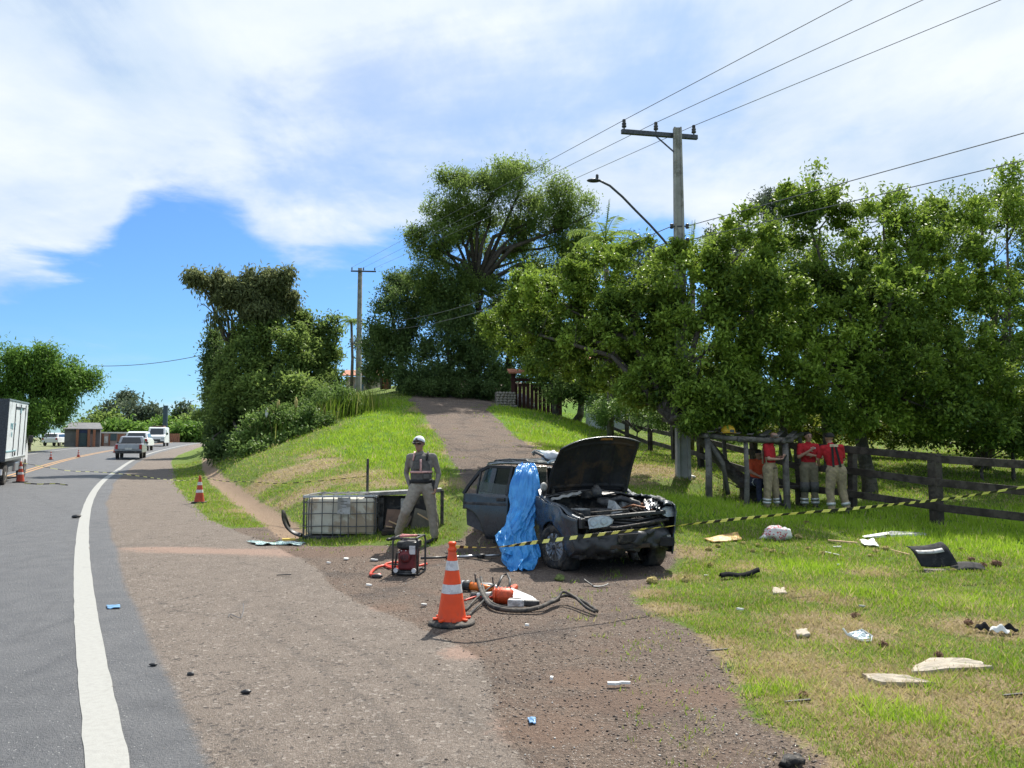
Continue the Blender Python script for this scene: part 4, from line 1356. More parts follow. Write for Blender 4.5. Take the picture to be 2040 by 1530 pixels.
# ------------------------------------------------------------------ people
SKIN = pm('tan_skin', (.36, .20, .135), .55, var=.1, scale=12, bump=.05, spec=.35)
SKIN2 = pm('light_skin', (.45, .26, .19), .5, var=.1, scale=12, bump=.05, spec=.35)
CL = {
    'khaki_grey': pm('khaki_grey_uniform', (.27, .24, .195), .9, var=.15, scale=18, bump=.25, bd=.01),
    'grey_shirt': pm('dark_grey_uniform_shirt', (.21, .19, .165), .9, var=.15, scale=18, bump=.25, bd=.01),
    'vest': pm('black_grey_vest', (.10, .095, .088), .85, var=.25, scale=22, bump=.3, bd=.01),
    'red': pm('red_cotton', (.42, .016, .022), .9, var=.15, scale=14, bump=.2, bd=.01),
    'turnout': pm('tan_turnout_fabric', (.36, .28, .17), .9, var=.15, scale=14, bump=.3, bd=.01, col2=(.26, .20, .13)),
    'turnout2': pm('olive_turnout_fabric', (.20, .17, .11), .9, var=.15, scale=14, bump=.3, bd=.01),
    'navy': pm('navy_trouser', (.018, .022, .045), .85, var=.2, scale=14, bump=.2),
    'orange': pm('orange_shirt', (.62, .09, .03), .85, var=.12, scale=14, bump=.2),
    'boot': pm('black_boot', (.018, .017, .016), .5, var=.3, bump=.2),
    'hair': pm('dark_hair', (.016, .012, .010), .7, var=.3, scale=40, bump=.5),
    'strap': pm('beige_strap', (.50, .40, .28), .8, bump=.1),
    'silver': pm('silver_reflective_tape', (.55, .56, .53), .35, .3, var=.1, bump=.05),
    'pinktape': pm('red_white_reflective_tape', (.62, .36, .32), .45, var=.2, scale=30, bump=.05),
    'cap': pm('white_cap_fabric', (.70, .72, .74), .8, var=.06, bump=.1),
    'blackstrap': pm('black_webbing', (.02, .02, .02), .8, bump=.1),
}


def capsule(mb, a, b, ra, rb, n=14, ori=None):
    """tapered elliptical limb section with round ends; ra/rb = (rx, ry)"""
    a, b = Vector(a), Vector(b)
    d = b - a
    ln = d.length
    z = d.normalized() if ln > 1e-6 else Vector((0, 0, 1))
    x = Vector(ori) if ori is not None else Vector((1, 0, 0))
    if abs(x.dot(z)) > .95: x = Vector((0, 1, 0))
    x = (x - z * x.dot(z)).normalized(); y = z.cross(x)
    ra = (ra, ra) if not isinstance(ra, tuple) else ra
    rb = (rb, rb) if not isinstance(rb, tuple) else rb
    rings = []
    for k in (-90, -60, -30):
        c, s_ = math.cos(R(k)), math.sin(R(k))
        rings.append((a + z * s_ * min(ra) , ra[0] * c, ra[1] * c))
    for t in (0, .25, .5, .75, 1):
        rings.append((a.lerp(b, t), ra[0] + (rb[0] - ra[0]) * t, ra[1] + (rb[1] - ra[1]) * t))
    for k in (30, 60, 90):
        c, s_ = math.cos(R(k)), math.sin(R(k))
        rings.append((b + z * s_ * min(rb), rb[0] * c, rb[1] * c))
    vs = []
    for p, r1, r2 in rings:
        for k in range(n):
            an = 2 * math.pi * k / n
            vs.append(p + x * math.cos(an) * max(r1, 1e-4) + y * math.sin(an) * max(r2, 1e-4))
    m = len(rings)
    fs = [(i * n + k, i * n + (k + 1) % n, (i + 1) * n + (k + 1) % n, (i + 1) * n + k) for i in range(m - 1) for k in range(n)]
    fs += [tuple(range(n - 1, -1, -1)), tuple(range((m - 1) * n, m * n))]
    mb.add(vs, fs)


def fused(name, prims, voxel, mats, parent, fold=.004, smooth_it=4):
    """prims: (a, b, ra, rb, material index, ori). One continuous surface by voxel fusion, materials by nearest section"""
    mb = MB()
    for p in prims:
        capsule(mb, p[0], p[1], p[2], p[3], 14, p[5] if len(p) > 5 else None)
    o = mb.build(name, None, None)
    m = o.modifiers.new('r', 'REMESH'); m.mode = 'VOXEL'; m.voxel_size = voxel; m.use_smooth_shade = True
    s_ = o.modifiers.new('s', 'SMOOTH'); s_.factor = .5; s_.iterations = smooth_it
    dg = bpy.context.evaluated_depsgraph_get()
    me = bpy.data.meshes.new_from_object(o.evaluated_get(dg))
    me.name = name
    old = o.data
    o.modifiers.clear(); o.data = me
    bpy.data.meshes.remove(old)
    me.materials.clear()
    for x in mats: me.materials.append(x)
    nv = len(me.vertices)
    V = np.empty(nv * 3, np.float32); me.vertices.foreach_get('co', V); V = V.reshape(-1, 3).astype(float)
    nf = len(me.polygons)
    C = np.empty(nf * 3, np.float32); me.polygons.foreach_get('center', C); C = C.reshape(-1, 3).astype(float)

    def near(Pn):
        best = np.full(len(Pn), 1e9); idx = np.zeros(len(Pn), np.int32)
        for i, p in enumerate(prims):
            a = np.array(p[0], float); b = np.array(p[1], float); e = b - a
            t = np.clip(((Pn - a) @ e) / (e @ e + 1e-12), 0, 1)
            ra = p[2][0] + p[2][1] if isinstance(p[2], tuple) else p[2] * 2
            rb = p[3][0] + p[3][1] if isinstance(p[3], tuple) else p[3] * 2
            rr = (ra + (rb - ra) * t) / 2
            d = np.linalg.norm(Pn - a - t[:, None] * e, axis=1) / rr
            w = d < best
            best[w] = d[w]; idx[w] = p[4]
        return idx
    mi = near(C)
    me.polygons.foreach_set('material_index', mi)
    me.polygons.foreach_set('use_smooth', np.ones(nf, bool))
    # cloth creases
    if fold:
        N = np.empty(nv * 3, np.float32); me.vertices.foreach_get('normal', N); N = N.reshape(-1, 3)
        vi = near(V)
        cloth = np.isin(vi, [i for i, x in enumerate(mats) if 'skin' not in x.name])
        f = (np.sin(V[:, 2] * 46 + V[:, 0] * 30 + np.sin(V[:, 1] * 25) * 2) * np.sin(V[:, 2] * 19 + V[:, 0] * 23 + 1.3) + .5 * np.sin(V[:, 0] * 70 + V[:, 2] * 31))
        V2 = V + N * (f * fold * cloth)[:, None]
        me.vertices.foreach_set('co', V2.astype(np.float32).ravel())
    me.update()
    o.parent = parent
    return o


def hand_prims(wrist, direc, palm_n, side, idx, curl=.5, s=1.0):
    """palm, four bent fingers and a thumb; direc = towards the fingertips, palm_n = palm normal, side=+1 thumb on the x side"""
    w = Vector(wrist); d = Vector(direc).normalized(); nrm = Vector(palm_n); nrm = (nrm - d * nrm.dot(d)).normalized()
    sx = d.cross(nrm).normalized() * side
    pr = []
    pc = w + d * .05 * s
    pr.append((w, pc + d * .035 * s, (.030 * s, .018 * s), (.040 * s, .015 * s), idx, sx))
    for k, (off, ln) in enumerate(((.030, .070), (.010, .078), (-.010, .073), (-.029, .058))):
        b = pc + d * .035 * s + sx * off * s
        m = b + (d * math.cos(curl) + nrm * math.sin(curl)) * ln * .5 * s
        e = m + (d * math.cos(curl * 2.1) + nrm * math.sin(curl * 2.1)) * ln * .5 * s
        pr.append((b, m, .0095 * s, .009 * s, idx)); pr.append((m, e, .009 * s, .0075 * s, idx))
    tb = w + d * .02 * s + sx * .028 * s
    tm = tb + (d * .5 + sx * .7 + nrm * .3).normalized() * .042 * s
    te = tm + (d * .9 + sx * .15 + nrm * .35).normalized() * .034 * s
    pr.append((tb, tm, .012 * s, .011 * s, idx)); pr.append((tm, te, .0105 * s, .008 * s, idx))
    return pr


def head_prims(c, fwd, up, idx, hair_idx=None):
    """skull, jaw, nose, ears around head centre c"""
    c = Vector(c); f = Vector(fwd).normalized(); u = Vector(up); u = (u - f * u.dot(f)).normalized(); s_ = f.cross(u)
    pr = [(c - f * .015 + u * .025, c + u * .015 + f * .012, (.078, .088), (.076, .085), idx, s_),
          (c + f * .02 - u * .01, c + f * .035 - u * .075, (.066, .066), (.044, .040), idx, s_),
          (c + f * .088 + u * .012, c + f * .106 - u * .022, .010, .015, idx),
          (c + f * .080 - u * .052 - s_ * .014, c + f * .080 - u * .052 + s_ * .014, .010, .010, idx)]
    for k in (-1, 1):
        pr.append((c + s_ * k * .080 + u * .018 - f * .008, c + s_ * k * .078 - u * .025, (.010, .018), (.009, .013), idx, s_))
    return pr


def eyes(parent, c, fwd, up, mat_e):
    f = Vector(fwd).normalized(); u = Vector(up); u = (u - f * u.dot(f)).normalized(); s_ = f.cross(u)
    for k in (-1, 1):
        MB().ell(Vector(c) + f * .083 + u * .012 + s_ * k * .032, (.012, .012, .008), 8, 6).build('eye', mat_e, parent, smooth=True)
        MB().bar(Vector(c) + f * .088 + u * .033 + s_ * k * .017, Vector(c) + f * .083 + u * .033 + s_ * k * .048, .008, .006).build('eyebrow', mat_e, parent)


def person(label, base, rz, J, mats, s=1.0, group=None, bulk=1.0, head_f=(0, -1, 0), head_u=(0, 0, 1), sleeve='long', hands=(None, None), torso_w=1.0, trouser_w=1.0):
    """J: joints in local metres. mats: skin, shirt, trousers, boot"""
    root = empty('person', base, rz, label, 'person', group)
    root.scale = (s,) * 3
    j = {k: Vector(v) for k, v in J.items()}
    b, tw = bulk, torso_w
    P = []
    hipc, ch, nk, hd = j['hip'], j['chest'], j['neck'], j['head']
    sh = j['sh_r'] - j['sh_l']
    P.append((hipc - Vector((0, 0, .02)), hipc + (ch - hipc) * .18, (.165 * tw, .115 * b), (.160 * tw, .110 * b), 2, j['hp_r'] - j['hp_l']))
    P.append((hipc + (ch - hipc) * .22, hipc + (ch - hipc) * .55, (.155 * tw, .108 * b), (.160 * tw, .112 * b), 1, sh))
    P.append((hipc + (ch - hipc) * .55, ch, (.165 * tw, .115 * b), (.175 * tw, .118 * b), 1, sh))
    P.append((j['sh_l'].lerp(j['sh_r'], .12), j['sh_l'].lerp(j['sh_r'], .88), .062, .062, 1))
    P.append((ch.lerp(nk, .3), nk - (nk - ch) * .1, (.12, .085), (.07, .06), 1, sh))
    P.append((nk - (hd - nk) * .1, nk.lerp(hd, .6), .052, .050, 0))
    P += head_prims(hd, head_f, head_u, 0)
    for k in ('l', 'r'):
        S, E, W = j['sh_' + k], j['el_' + k], j['wr_' + k]
        P.append((S, E, .058 * b, .044 * b, 1))
        if sleeve == 'long':
            P.append((E, W, .045 * b, .034 * b, 1))
        else:
            P[-1] = (S, S.lerp(E, .72), .060 * b, .056 * b, 1)
            P.append((S.lerp(E, .7), E, .042, .038, 0))
            P.append((E, W, .040, .026, 0))
        hs = hands[0 if k == 'l' else 1] or ((W - E), (0, -1, 0), .4)
        P += hand_prims(W, hs[0], hs[1], -1 if k == 'l' else 1, 0, hs[2])
        H, K, A = j['hp_' + k], j['kn_' + k], j['an_' + k]
        t = trouser_w
        P.append((H, K, (.095 * t, .100 * t), (.068 * t, .070 * t), 2))
        P.append((K, A + (K - A) * .10, (.068 * t, .070 * t), (.056 * t, .060 * t), 2))
        toe = j['toe_' + k]
        P.append((A + (K - A) * .04, A - Vector((0, 0, .02)), .048, .045, 3))
        fwd = (toe - A); fwd.z = 0
        P.append((A - fwd * .18 - Vector((0, 0, .045)), toe, (.044, .036), (.042, .024), 3, Vector((fwd.y, -fwd.x, 0))))
    body = fused('body', P, .0125, mats, root, .0035)
    return root, j


def hair_cap(parent, c, f, u, mat, r=(.088, .098, .080), name='hair', back=.02, lift=.03):
    f = Vector(f).normalized(); u = Vector(u); u = (u - f * u.dot(f)).normalized(); s_ = f.cross(u)
    M = Matrix((s_, f, u)).transposed()
    mb = MB()
    vs, fs = [], []
    n, m = 18, 8
    for jn in range(m + 1):
        ph = R(100) * jn / m
        for k in range(n):
            a = 2 * math.pi * k / n
            front = max(0, math.sin(a))
            ph2 = ph * (1 - .32 * front)
            v = Vector((math.sin(ph2) * math.cos(a) * r[0], math.sin(ph2) * math.sin(a) * r[1] - back, math.cos(ph2) * r[2] + lift))
            v *= 1 + .03 * mnoise.noise(v * 40)
            vs.append(M @ v + Vector(c))
    for jn in range(m):
        for k in range(n):
            k2 = (k + 1) % n
            fs.append((jn * n + k, (jn + 1) * n + k, (jn + 1) * n + k2, jn * n + k2))
    return mb.add(vs, fs).build(name, mat, parent, smooth=True, solid=.008)


def band(parent, a, b, r, mat, name, w=.05, n=16, ori=(1, 0, 0)):
    """ring of material around a limb axis a->b centred at a"""
    a, b = Vector(a), Vector(b)
    z = (b - a).normalized(); x = Vector(ori); x = (x - z * x.dot(z)).normalized(); y = z.cross(x)
    r = (r, r) if not isinstance(r, tuple) else r
    vs = []
    for t in (-.5, .5):
        for k in range(n):
            an = 2 * math.pi * k / n
            vs.append(a + z * w * t + x * math.cos(an) * r[0] + y * math.sin(an) * r[1])
    fs = [(k, (k + 1) % n, n + (k + 1) % n, n + k) for k in range(n)]
    return MB().add(vs, fs).build(name, mat, parent, smooth=True, solid=.008)


# --- the officer, stepping to the viewer's left, looking that way
ob = drop(838, 1082) + Vector((.01, 0, 0))
J = dict(hip=(0, 0, .93), chest=(-.015, 0, 1.32), neck=(-.03, -.01, 1.47), head=(-.045, -.04, 1.60), sh_l=(-.20, -.02, 1.40), sh_r=(.19, .0, 1.40),
         el_l=(-.27, .10, 1.13), wr_l=(-.20, .02, .93), el_r=(.27, .06, 1.12), wr_r=(.235, -.06, .90),
         hp_l=(-.09, 0, .90), hp_r=(.10, 0, .90), kn_l=(-.24, -.14, .52), kn_r=(.17, .03, .50), an_l=(-.40, .10, .13), an_r=(.215, .05, .10), toe_l=(-.56, .02, .05), toe_r=(.10, -.10, .028))
officer, j = person('officer in grey uniform and white cap stepping between the water tank and the car', ob, 0, J, [SKIN, CL['grey_shirt'], CL['khaki_grey'], CL['boot']], 1.02,
                    head_f=(-.35, -1, -.05), torso_w=1.08, trouser_w=1.24, hands=(((.1, .1, -1), (1, 0, 0), .5), ((-.1, -.1, -1), (-1, 0, 0), .9)))
c = j['head']; f_ = Vector((-.35, -1, -.05)).normalized()
hair_cap(officer, c, f_, (0, 0, 1), CL['hair'], (.082, .092, .06), lift=.0)
cap_o = hair_cap(officer, c, f_, (0, 0, 1), CL['cap'], (.094, .104, .095), 'cap', .0, .042)
s_ = f_.cross(Vector((0, 0, 1))).normalized(); M_ = Matrix((s_, f_, Vector((0, 0, 1)))).transposed()
bm_ = MB().prism([(-.075, .08), (-.065, .14), (-.03, .165), (.03, .165), (.065, .14), (.075, .08)], .045, .052, lambda v: M_ @ Vector((v.x, v.y, v.z - (v.y - .08) * .25)) + c)
bm_.build('cap_peak', CL['hair'], cap_o)
MB().prism([(-.028, .103), (-.02, .103), (0, .103), (.028, .103)], .0, .0).v
em = MB().lathe([(0, 0), (.022, 0), (.022, .004), (0, .005)], 12, M_ @ Vector((0, .100, .085)) + c, axis=M_ @ Vector((0, 1, .35)))
em.build('cap_badge', CL['vest'], cap_o)
MB().bar(M_ @ Vector((-.075, .075, .012)) + c, M_ @ Vector((.075, .075, .012)) + c, .03, .022).build('sunglasses', CL['boot'], officer, bevel=.006)
# vest
vp = [((-.005, 0, 1.02), (-.012, 0, 1.12), (.172, .125), (.178, .130), 0, (1, 0, 0)), ((-.012, 0, 1.12), (-.018, 0, 1.34), (.178, .130), (.172, .128), 0, (1, 0, 0))]
vest = fused('vest', vp, .014, [CL['vest']], officer, .002)
MB().grid(lambda u, v: Vector((-.012 + math.cos(math.pi * (1 + u)) * .186, math.sin(math.pi * (1 + u)) * .142, 1.135 + v * .035)), 20, 2).build('reflective_stripe', CL['pinktape'], vest, smooth=True, solid=.004)
MB().grid(lambda u, v: Vector((-.02 + .035 * u, -.140 - .006 * math.sin(math.pi * v), 1.15 + v * .21)), 3, 6).build('reflective_stripe', CL['pinktape'], vest, smooth=True, solid=.004)
for sx_ in (-.12, .10):
    MB().tube([(sx_ - .012, -.11, 1.34), (sx_, -.09, 1.43), (sx_, 0, 1.475), (sx_, .10, 1.40)], .016, 6).build('shoulder_strap', CL['pinktape'] if sx_ < 0 else CL['blackstrap'], vest, smooth=True)
MB().box((-.07, -.148, 1.26), (.10, .03, .12)).build('pouch', CL['vest'], vest, bevel=.01)
MB().box((.09, -.145, 1.08), (.09, .03, .07)).build('pouch', CL['vest'], vest, bevel=.01)
band(officer, (-.002, 0, 1.0), (-.002, 0, 1.1), (.180, .130), CL['blackstrap'], 'duty_belt', .06, 20)
MB().box((.19, -.03, .93), (.05, .09, .18)).build('holster', CL['boot'], officer, bevel=.012)
MB().box((-.175, .0, .97), (.05, .08, .10)).build('belt_pouch', CL['boot'], officer, bevel=.012)


def bands_on(root, j, k, ts, mat, r=.066, w=.05, sub='reflective_cuff'):
    K, A = j['kn_' + k], j['an_' + k]
    for t in ts:
        p = K.lerp(A, t)
        band(root, p, A, r, mat, sub, w, 14)


# firefighter 1: turned to the right, head bent over his hands
g_ = 'firefighters standing under the trees'
J1 = dict(hip=(0, 0, .95), chest=(-.01, -.01, 1.33), neck=(.03, -.01, 1.48), head=(.10, -.02, 1.59), sh_l=(-.14, -.12, 1.41), sh_r=(.06, .15, 1.41), el_l=(-.10, -.20, 1.13), wr_l=(.13, -.17, 1.12),
          el_r=(.16, .16, 1.14), wr_r=(.26, -.03, 1.17), hp_l=(-.07, -.07, .92), hp_r=(.06, .08, .92), kn_l=(-.09, -.09, .50), kn_r=(.12, .07, .50), an_l=(-.12, -.06, .09), an_r=(.17, .08, .09), toe_l=(-.03, -.16, .03), toe_r=(.30, .0, .03))
ff1, j1 = person('firefighter in red shirt, head bowed over his hands, leftmost of the three standing', on(1530, 0, 17.0), 0, J1, [SKIN2, CL['red'], CL['turnout'], CL['boot']], 1.0, g_,
                 head_f=(.8, -.15, -.55), head_u=(.5, 0, .8), sleeve='short', trouser_w=1.3, torso_w=1.05, hands=(((1, .1, .1), (0, 0, 1), .6), ((.1, -1, .1), (0, 0, 1), .6)))
hair_cap(ff1, j1['head'], (.8, -.15, -.55), (.5, 0, .8), SKIN2, (.080, .090, .075), lift=.02)
bands_on(ff1, j1, 'l', (.62, .78), CL['silver'], .086); bands_on(ff1, j1, 'r', (.62, .78), CL['silver'], .086)
MB().tube([(-.12, -.13, 1.02), (-.15, -.16, 1.25), (-.12, -.10, 1.44), (-.10, .02, 1.47), (-.14, .08, 1.30), (-.14, .05, 1.02)], .022, 6, flat=.5).build('suspender', CL['strap'], ff1, smooth=True)
MB().box((.27, -.12, 1.16), (.08, .02, .14), rot=Matrix.Rotation(.5, 3, 'Y')).build('phone', CL['boot'], ff1, bevel=.004)
MB().box((.03, -.155, .93), (.13, .02, .02)).build('belt_slot', CL['boot'], ff1)
# firefighter 2: facing the camera, arms folded
J2 = dict(hip=(0, 0, .95), chest=(0, 0, 1.33), neck=(0, -.01, 1.48), head=(0, -.03, 1.61), sh_l=(-.19, 0, 1.41), sh_r=(.19, 0, 1.41), el_l=(-.26, -.10, 1.16), wr_l=(-.06, -.20, 1.30), el_r=(.25, -.12, 1.15), wr_r=(.02, -.20, 1.20),
          hp_l=(-.09, 0, .92), hp_r=(.09, 0, .92), kn_l=(-.11, -.02, .50), kn_r=(.11, -.01, .50), an_l=(-.12, 0, .09), an_r=(.13, 0, .09), toe_l=(-.15, -.15, .03), toe_r=(.17, -.14, .03))
ff2, j2 = person('firefighter in dark red shirt facing the camera with folded arms, middle of the three', on(1606, 0, 17.3), .05, J2, [SKIN, CL['red'], CL['turnout2'], CL['boot']], 1.0, g_, sleeve='short', trouser_w=1.28, torso_w=1.08,
                 hands=(((.7, -.1, .5), (0, 1, 0), .4), ((-1, 0, .15), (0, 1, 0), .4)))
hair_cap(ff2, j2['head'], (0, -1, 0), (0, 0, 1), CL['hair'])
eyes(ff2, j2['head'], (0, -1, 0), (0, 0, 1), CL['hair'])
for k in 'lr':
    bands_on(ff2, j2, k, (.66, .84), CL['silver'], .088)
    band(ff2, j2['kn_' + k], j2['an_' + k], .096, CL['vest'], 'knee_patch', .22)
MB().box((.06, -.125, 1.36), (.11, .012, .035)).build('chest_print', CL['silver'], ff2)
# firefighter 3: back to the camera, weight to one side
J3 = dict(hip=(.06, 0, .95), chest=(-.02, -.01, 1.33), neck=(-.05, .01, 1.48), head=(-.06, .04, 1.61), sh_l=(-.21, .02, 1.40), sh_r=(.15, -.06, 1.42), el_l=(-.28, .12, 1.16), wr_l=(-.20, .24, 1.02), el_r=(.24, .05, 1.15), wr_r=(.17, .24, 1.08),
          hp_l=(-.03, 0, .92), hp_r=(.15, 0, .92), kn_l=(-.08, .03, .50), kn_r=(.19, .05, .50), an_l=(-.06, 0, .09), an_r=(.26, -.02, .09), toe_l=(-.10, .16, .03), toe_r=(.33, .12, .03))
ff3, j3 = person('firefighter seen from behind with dark suspenders over red shirt, rightmost of the three', on(1655, 0, 16.4), 0, J3, [SKIN, CL['red'], CL['turnout'], CL['boot']], 1.0, g_, head_f=(-.25, 1, 0), sleeve='short', trouser_w=1.32, torso_w=1.12,
                 hands=(((0, 1, .1), (0, 0, 1), .6), ((0, 1, .1), (0, 0, 1), .6)))
hair_cap(ff3, j3['head'], (-.25, 1, 0), (0, 0, 1), CL['hair'], (.090, .102, .088))
for k in 'lr': bands_on(ff3, j3, k, (.68,), CL['silver'], .088, .06)
MB().bar((-.12, -.135, 1.45), (.05, -.155, 1.45), .012, .06).build('suspender_yoke', CL['strap'], ff3, bevel=.005)
for a_, b_ in (((-.07, -.135, 1.43), (-.05, -.128, 1.0)), ((.0, -.15, 1.43), (.10, -.125, 1.0))):
    MB().bar(a_, b_, .045, .01, up=(0, -1, 0)).build('suspender', CL['blackstrap'], ff3)
# seated man
Js = dict(hip=(0, 0, .52), chest=(.03, -.04, .88), neck=(.03, -.07, 1.02), head=(.02, -.12, 1.13), sh_l=(-.16, -.04, .97), sh_r=(.20, -.06, .96), el_l=(-.22, -.18, .74), wr_l=(-.12, -.38, .66), el_r=(.26, -.20, .74), wr_r=(.14, -.40, .64),
          hp_l=(-.10, -.02, .50), hp_r=(.10, -.02, .50), kn_l=(-.16, -.46, .52), kn_r=(.18, -.48, .50), an_l=(-.18, -.50, .10), an_r=(.24, -.60, .10), toe_l=(-.20, -.66, .03), toe_r=(.28, -.75, .03))
st, js = person('person in orange shirt and navy trousers sitting in the shade of the wooden stand', on(1502, 0, 17.6), .15, Js, [SKIN, CL['orange'], CL['navy'], CL['boot']], 1.0, None, head_f=(.2, -1, -.3), sleeve='short', trouser_w=1.1)
hair_cap(st, js['head'], (.2, -1, -.3), (0, 0, 1), CL['hair'])
for k in 'lr':
    for t in (.45, .6): band(st, js['hp_' + k].lerp(js['kn_' + k], t), js['kn_' + k], .088, CL['silver'], 'reflective_stripe', .02)
eyes(st, js['head'], (.2, -1, -.3), (0, 0, 1), CL['hair'])

# ------------------------------------------------------------------ the wrecked estate car
m_paint = pm('dusty_graphite_car_paint', (.055, .066, .078), .30, .35, var=.10, scale=3, bump=.03, spec=.6, col2=(.062, .062, .060), amount=.20, bd=.004)
m_paint_in = pm('black_door_shut_paint', (.022, .024, .027), .6, .0, var=.3, scale=8, bump=.1)
m_under = pm('black_hood_underside', (.010, .010, .012), .75, 0, var=.5, scale=4, bump=.4, col2=(.045, .028, .016), amount=.36, bd=.02)
m_bay = pm('grimy_engine_metal', (.026, .025, .025), .7, .3, var=.5, scale=16, bump=.6, col2=(.09, .075, .06), amount=.45, bd=.015)
m_torn = pm('bright_torn_metal', (.36, .36, .37), .35, .8, var=.3, scale=14, bump=.5, col2=(.08, .08, .08), amount=.5)
m_rim = pm('silver_hubcap', (.34, .35, .36), .4, .5, var=.12, scale=20, bump=.1, col2=(.16, .14, .12), amount=.5)
m_lens = pm('clear_headlight_lens', (.42, .45, .47), .12, 0, var=.25, scale=16, bump=.25, spec=.8)
m_chrome = pm('headlight_reflector', (.6, .62, .65), .12, .95, var=.1, bump=.1, scale=30)
m_amber = pm('amber_indicator_lens', (.5, .17, .03), .25, 0, bump=.1)
m_batt = pm('grey_reservoir_plastic', (.36, .36, .35), .6, 0, var=.15, scale=14, bump=.1, col2=(.2, .19, .17), amount=.5)
m_rust = pm('rusty_copper_pipe', (.25, .11, .055), .6, .4, var=.4, scale=18, bump=.3)
m_seat = pm('grey_seat_cloth', (.075, .078, .085), .95, 0, var=.2, scale=20, bump=.2)
m_foam = pm('torn_headliner', (.30, .29, .27), .9, 0, var=.2, bump=.3)


def glass_mat(name, col, alpha, rough=.08, crack=0.0):
    t = NT(name)
    co = t.coord('Object')
    v = t.n('ShaderNodeTexVoronoi', feature='DISTANCE_TO_EDGE'); t.l(co, v.inputs['Vector']); v.inputs['Scale'].default_value = 26
    ck = t.ss(v.outputs['Distance'], .02, .09, 1, 0)
    b = t.bsdf(t.mix(t.math('MULTIPLY', ck, crack), col, (.75, .82, .82)), rough, 0, .7, t.bump(v.outputs['Distance'], crack * .8 + .01, .02))
    tr = t.n('ShaderNodeBsdfTransparent'); tr.inputs[0].default_value = (.75, .85, .83, 1)
    mx = t.n('ShaderNodeMixShader')
    t.put(mx.inputs[0], t.math('ADD', alpha, t.math('MULTIPLY', ck, crack * .6), clamp=True))
    t.l(tr.outputs[0], mx.inputs[1]); t.l(b, mx.inputs[2])
    return t.end(mx.outputs[0])


m_glass = glass_mat('tinted_side_glass', (.05, .07, .075), .35)
m_shatter = glass_mat('shattered_windscreen_glass', (.34, .43, .46), .80, .2, .9)

fwd = Vector((.37, -.93, 0)).normalized()
O = Vector((1.30, 10.90, 0)); O.z = 0.0
CRZ = math.atan2(fwd.y, fwd.x)
car = empty('wrecked_car', O, CRZ, 'wrecked dark grey estate car with crushed nose, hood standing open and blue tarp beside it', 'car')
car.rotation_euler = (0, R(-1.2), CRZ)


def side_y(x, z):
    y = .80 + .028 * math.exp(-((z - .62) / .22) ** 2)
    if z > .95: y -= (z - .95) * .36
    if z < .35: y -= (.35 - z) * .25
    y -= .20 * max(0, (x - .35) / .45) ** 2
    y -= .12 * max(0, (-2.75 - x) / .55) ** 2
    return y


def dent(x, z, s, a=.0):
    v = Vector((x * 3.2, z * 3.5, s))
    return a * mnoise.noise(v) + a * .5 * mnoise.noise(v * 2.7)


def panel(name, x0, x1, zb, zt, side, mat, parent, nx=26, nz=12, dn=.0, seed=0, solid=.02, extra=None, **k):
    def fn(u, v):
        x = x0 + (x1 - x0) * u
        a, b = zb(x), zt(x)
        z = a + (b - a) * v
        y = side_y(x, z) + dent(x, z, seed, dn)
        p = Vector((x, side * y, z))
        return extra(p) if extra else p
    o = MB().grid(fn, nx, nz).build(name, mat, parent, smooth=True, solid=solid, **k)
    return o


def arch(xc, r, base):
    return lambda x: max(base, .28 + math.sqrt(max(0, r * r - (x - xc) ** 2))) if abs(x - xc) < r else base


# fenders (right side = viewer's left, crumpled down at the tip)
def rf_top(x):
    t = max(0, min(1, (x + .48) / 1.12))
    return .94 - .23 * t ** 1.5 + .02 * math.sin(x * 9)


panel('front_fender', -.52, .60, arch(0, .36, .20), rf_top, -1, m_paint, car, 34, 14, .035, 3, extra=lambda p: p + Vector((0, .10 * max(0, p.x - .2), 0)))
MB().grid(lambda u, v: Vector((-.50 + 1.1 * u, -(side_y(-.5 + 1.1 * u, rf_top(-.5 + 1.1 * u)) - .02 - .15 * v) + .10 * max(0, -.7 + 1.1 * u) + dent(u * 2, v, 5, .02), rf_top(-.5 + 1.1 * u) + .015 * math.sin(v * 3) - .05 * v * v)), 26, 5).build('fender_top', m_paint, car, smooth=True, solid=.015)


def lf_top(x):
    t = max(0, min(1, (x + .48) / 1.2))
    return .95 - .15 * t ** 1.3 + .05 * math.sin(max(0, t - .2) * 3.1)


panel('front_fender', -.52, .66, arch(0, .36, .20), lf_top, 1, m_paint, car, 34, 14, .045, 7)
MB().grid(lambda u, v: Vector((-.50 + 1.16 * u, side_y(-.5 + 1.16 * u, .9) - .02 - .14 * v + dent(u * 2, v, 15, .03), lf_top(-.5 + 1.16 * u) + .02 * math.sin(v * 3) + dent(u * 4, v * 2, 25, .03))), 30, 6).build('fender_top', m_paint, car, smooth=True, solid=.015)
for s in (-1, 1):
    MB().lathe([(.30, -.22), (.36, -.22), (.36, .02), (.35, .02), (.34, -.20)], 24, (0, s * .76, .29), axis=(0, s, 0), cap=False).build('wheel_arch_liner', m_black, car, smooth=True)
    for xx in (-2.47,):
        MB().lathe([(.28, -.22), (.36, -.22), (.36, .02)], 24, (xx, s * .76, .29), axis=(0, s, 0), cap=False).build('wheel_arch_liner', m_black, car, smooth=True)


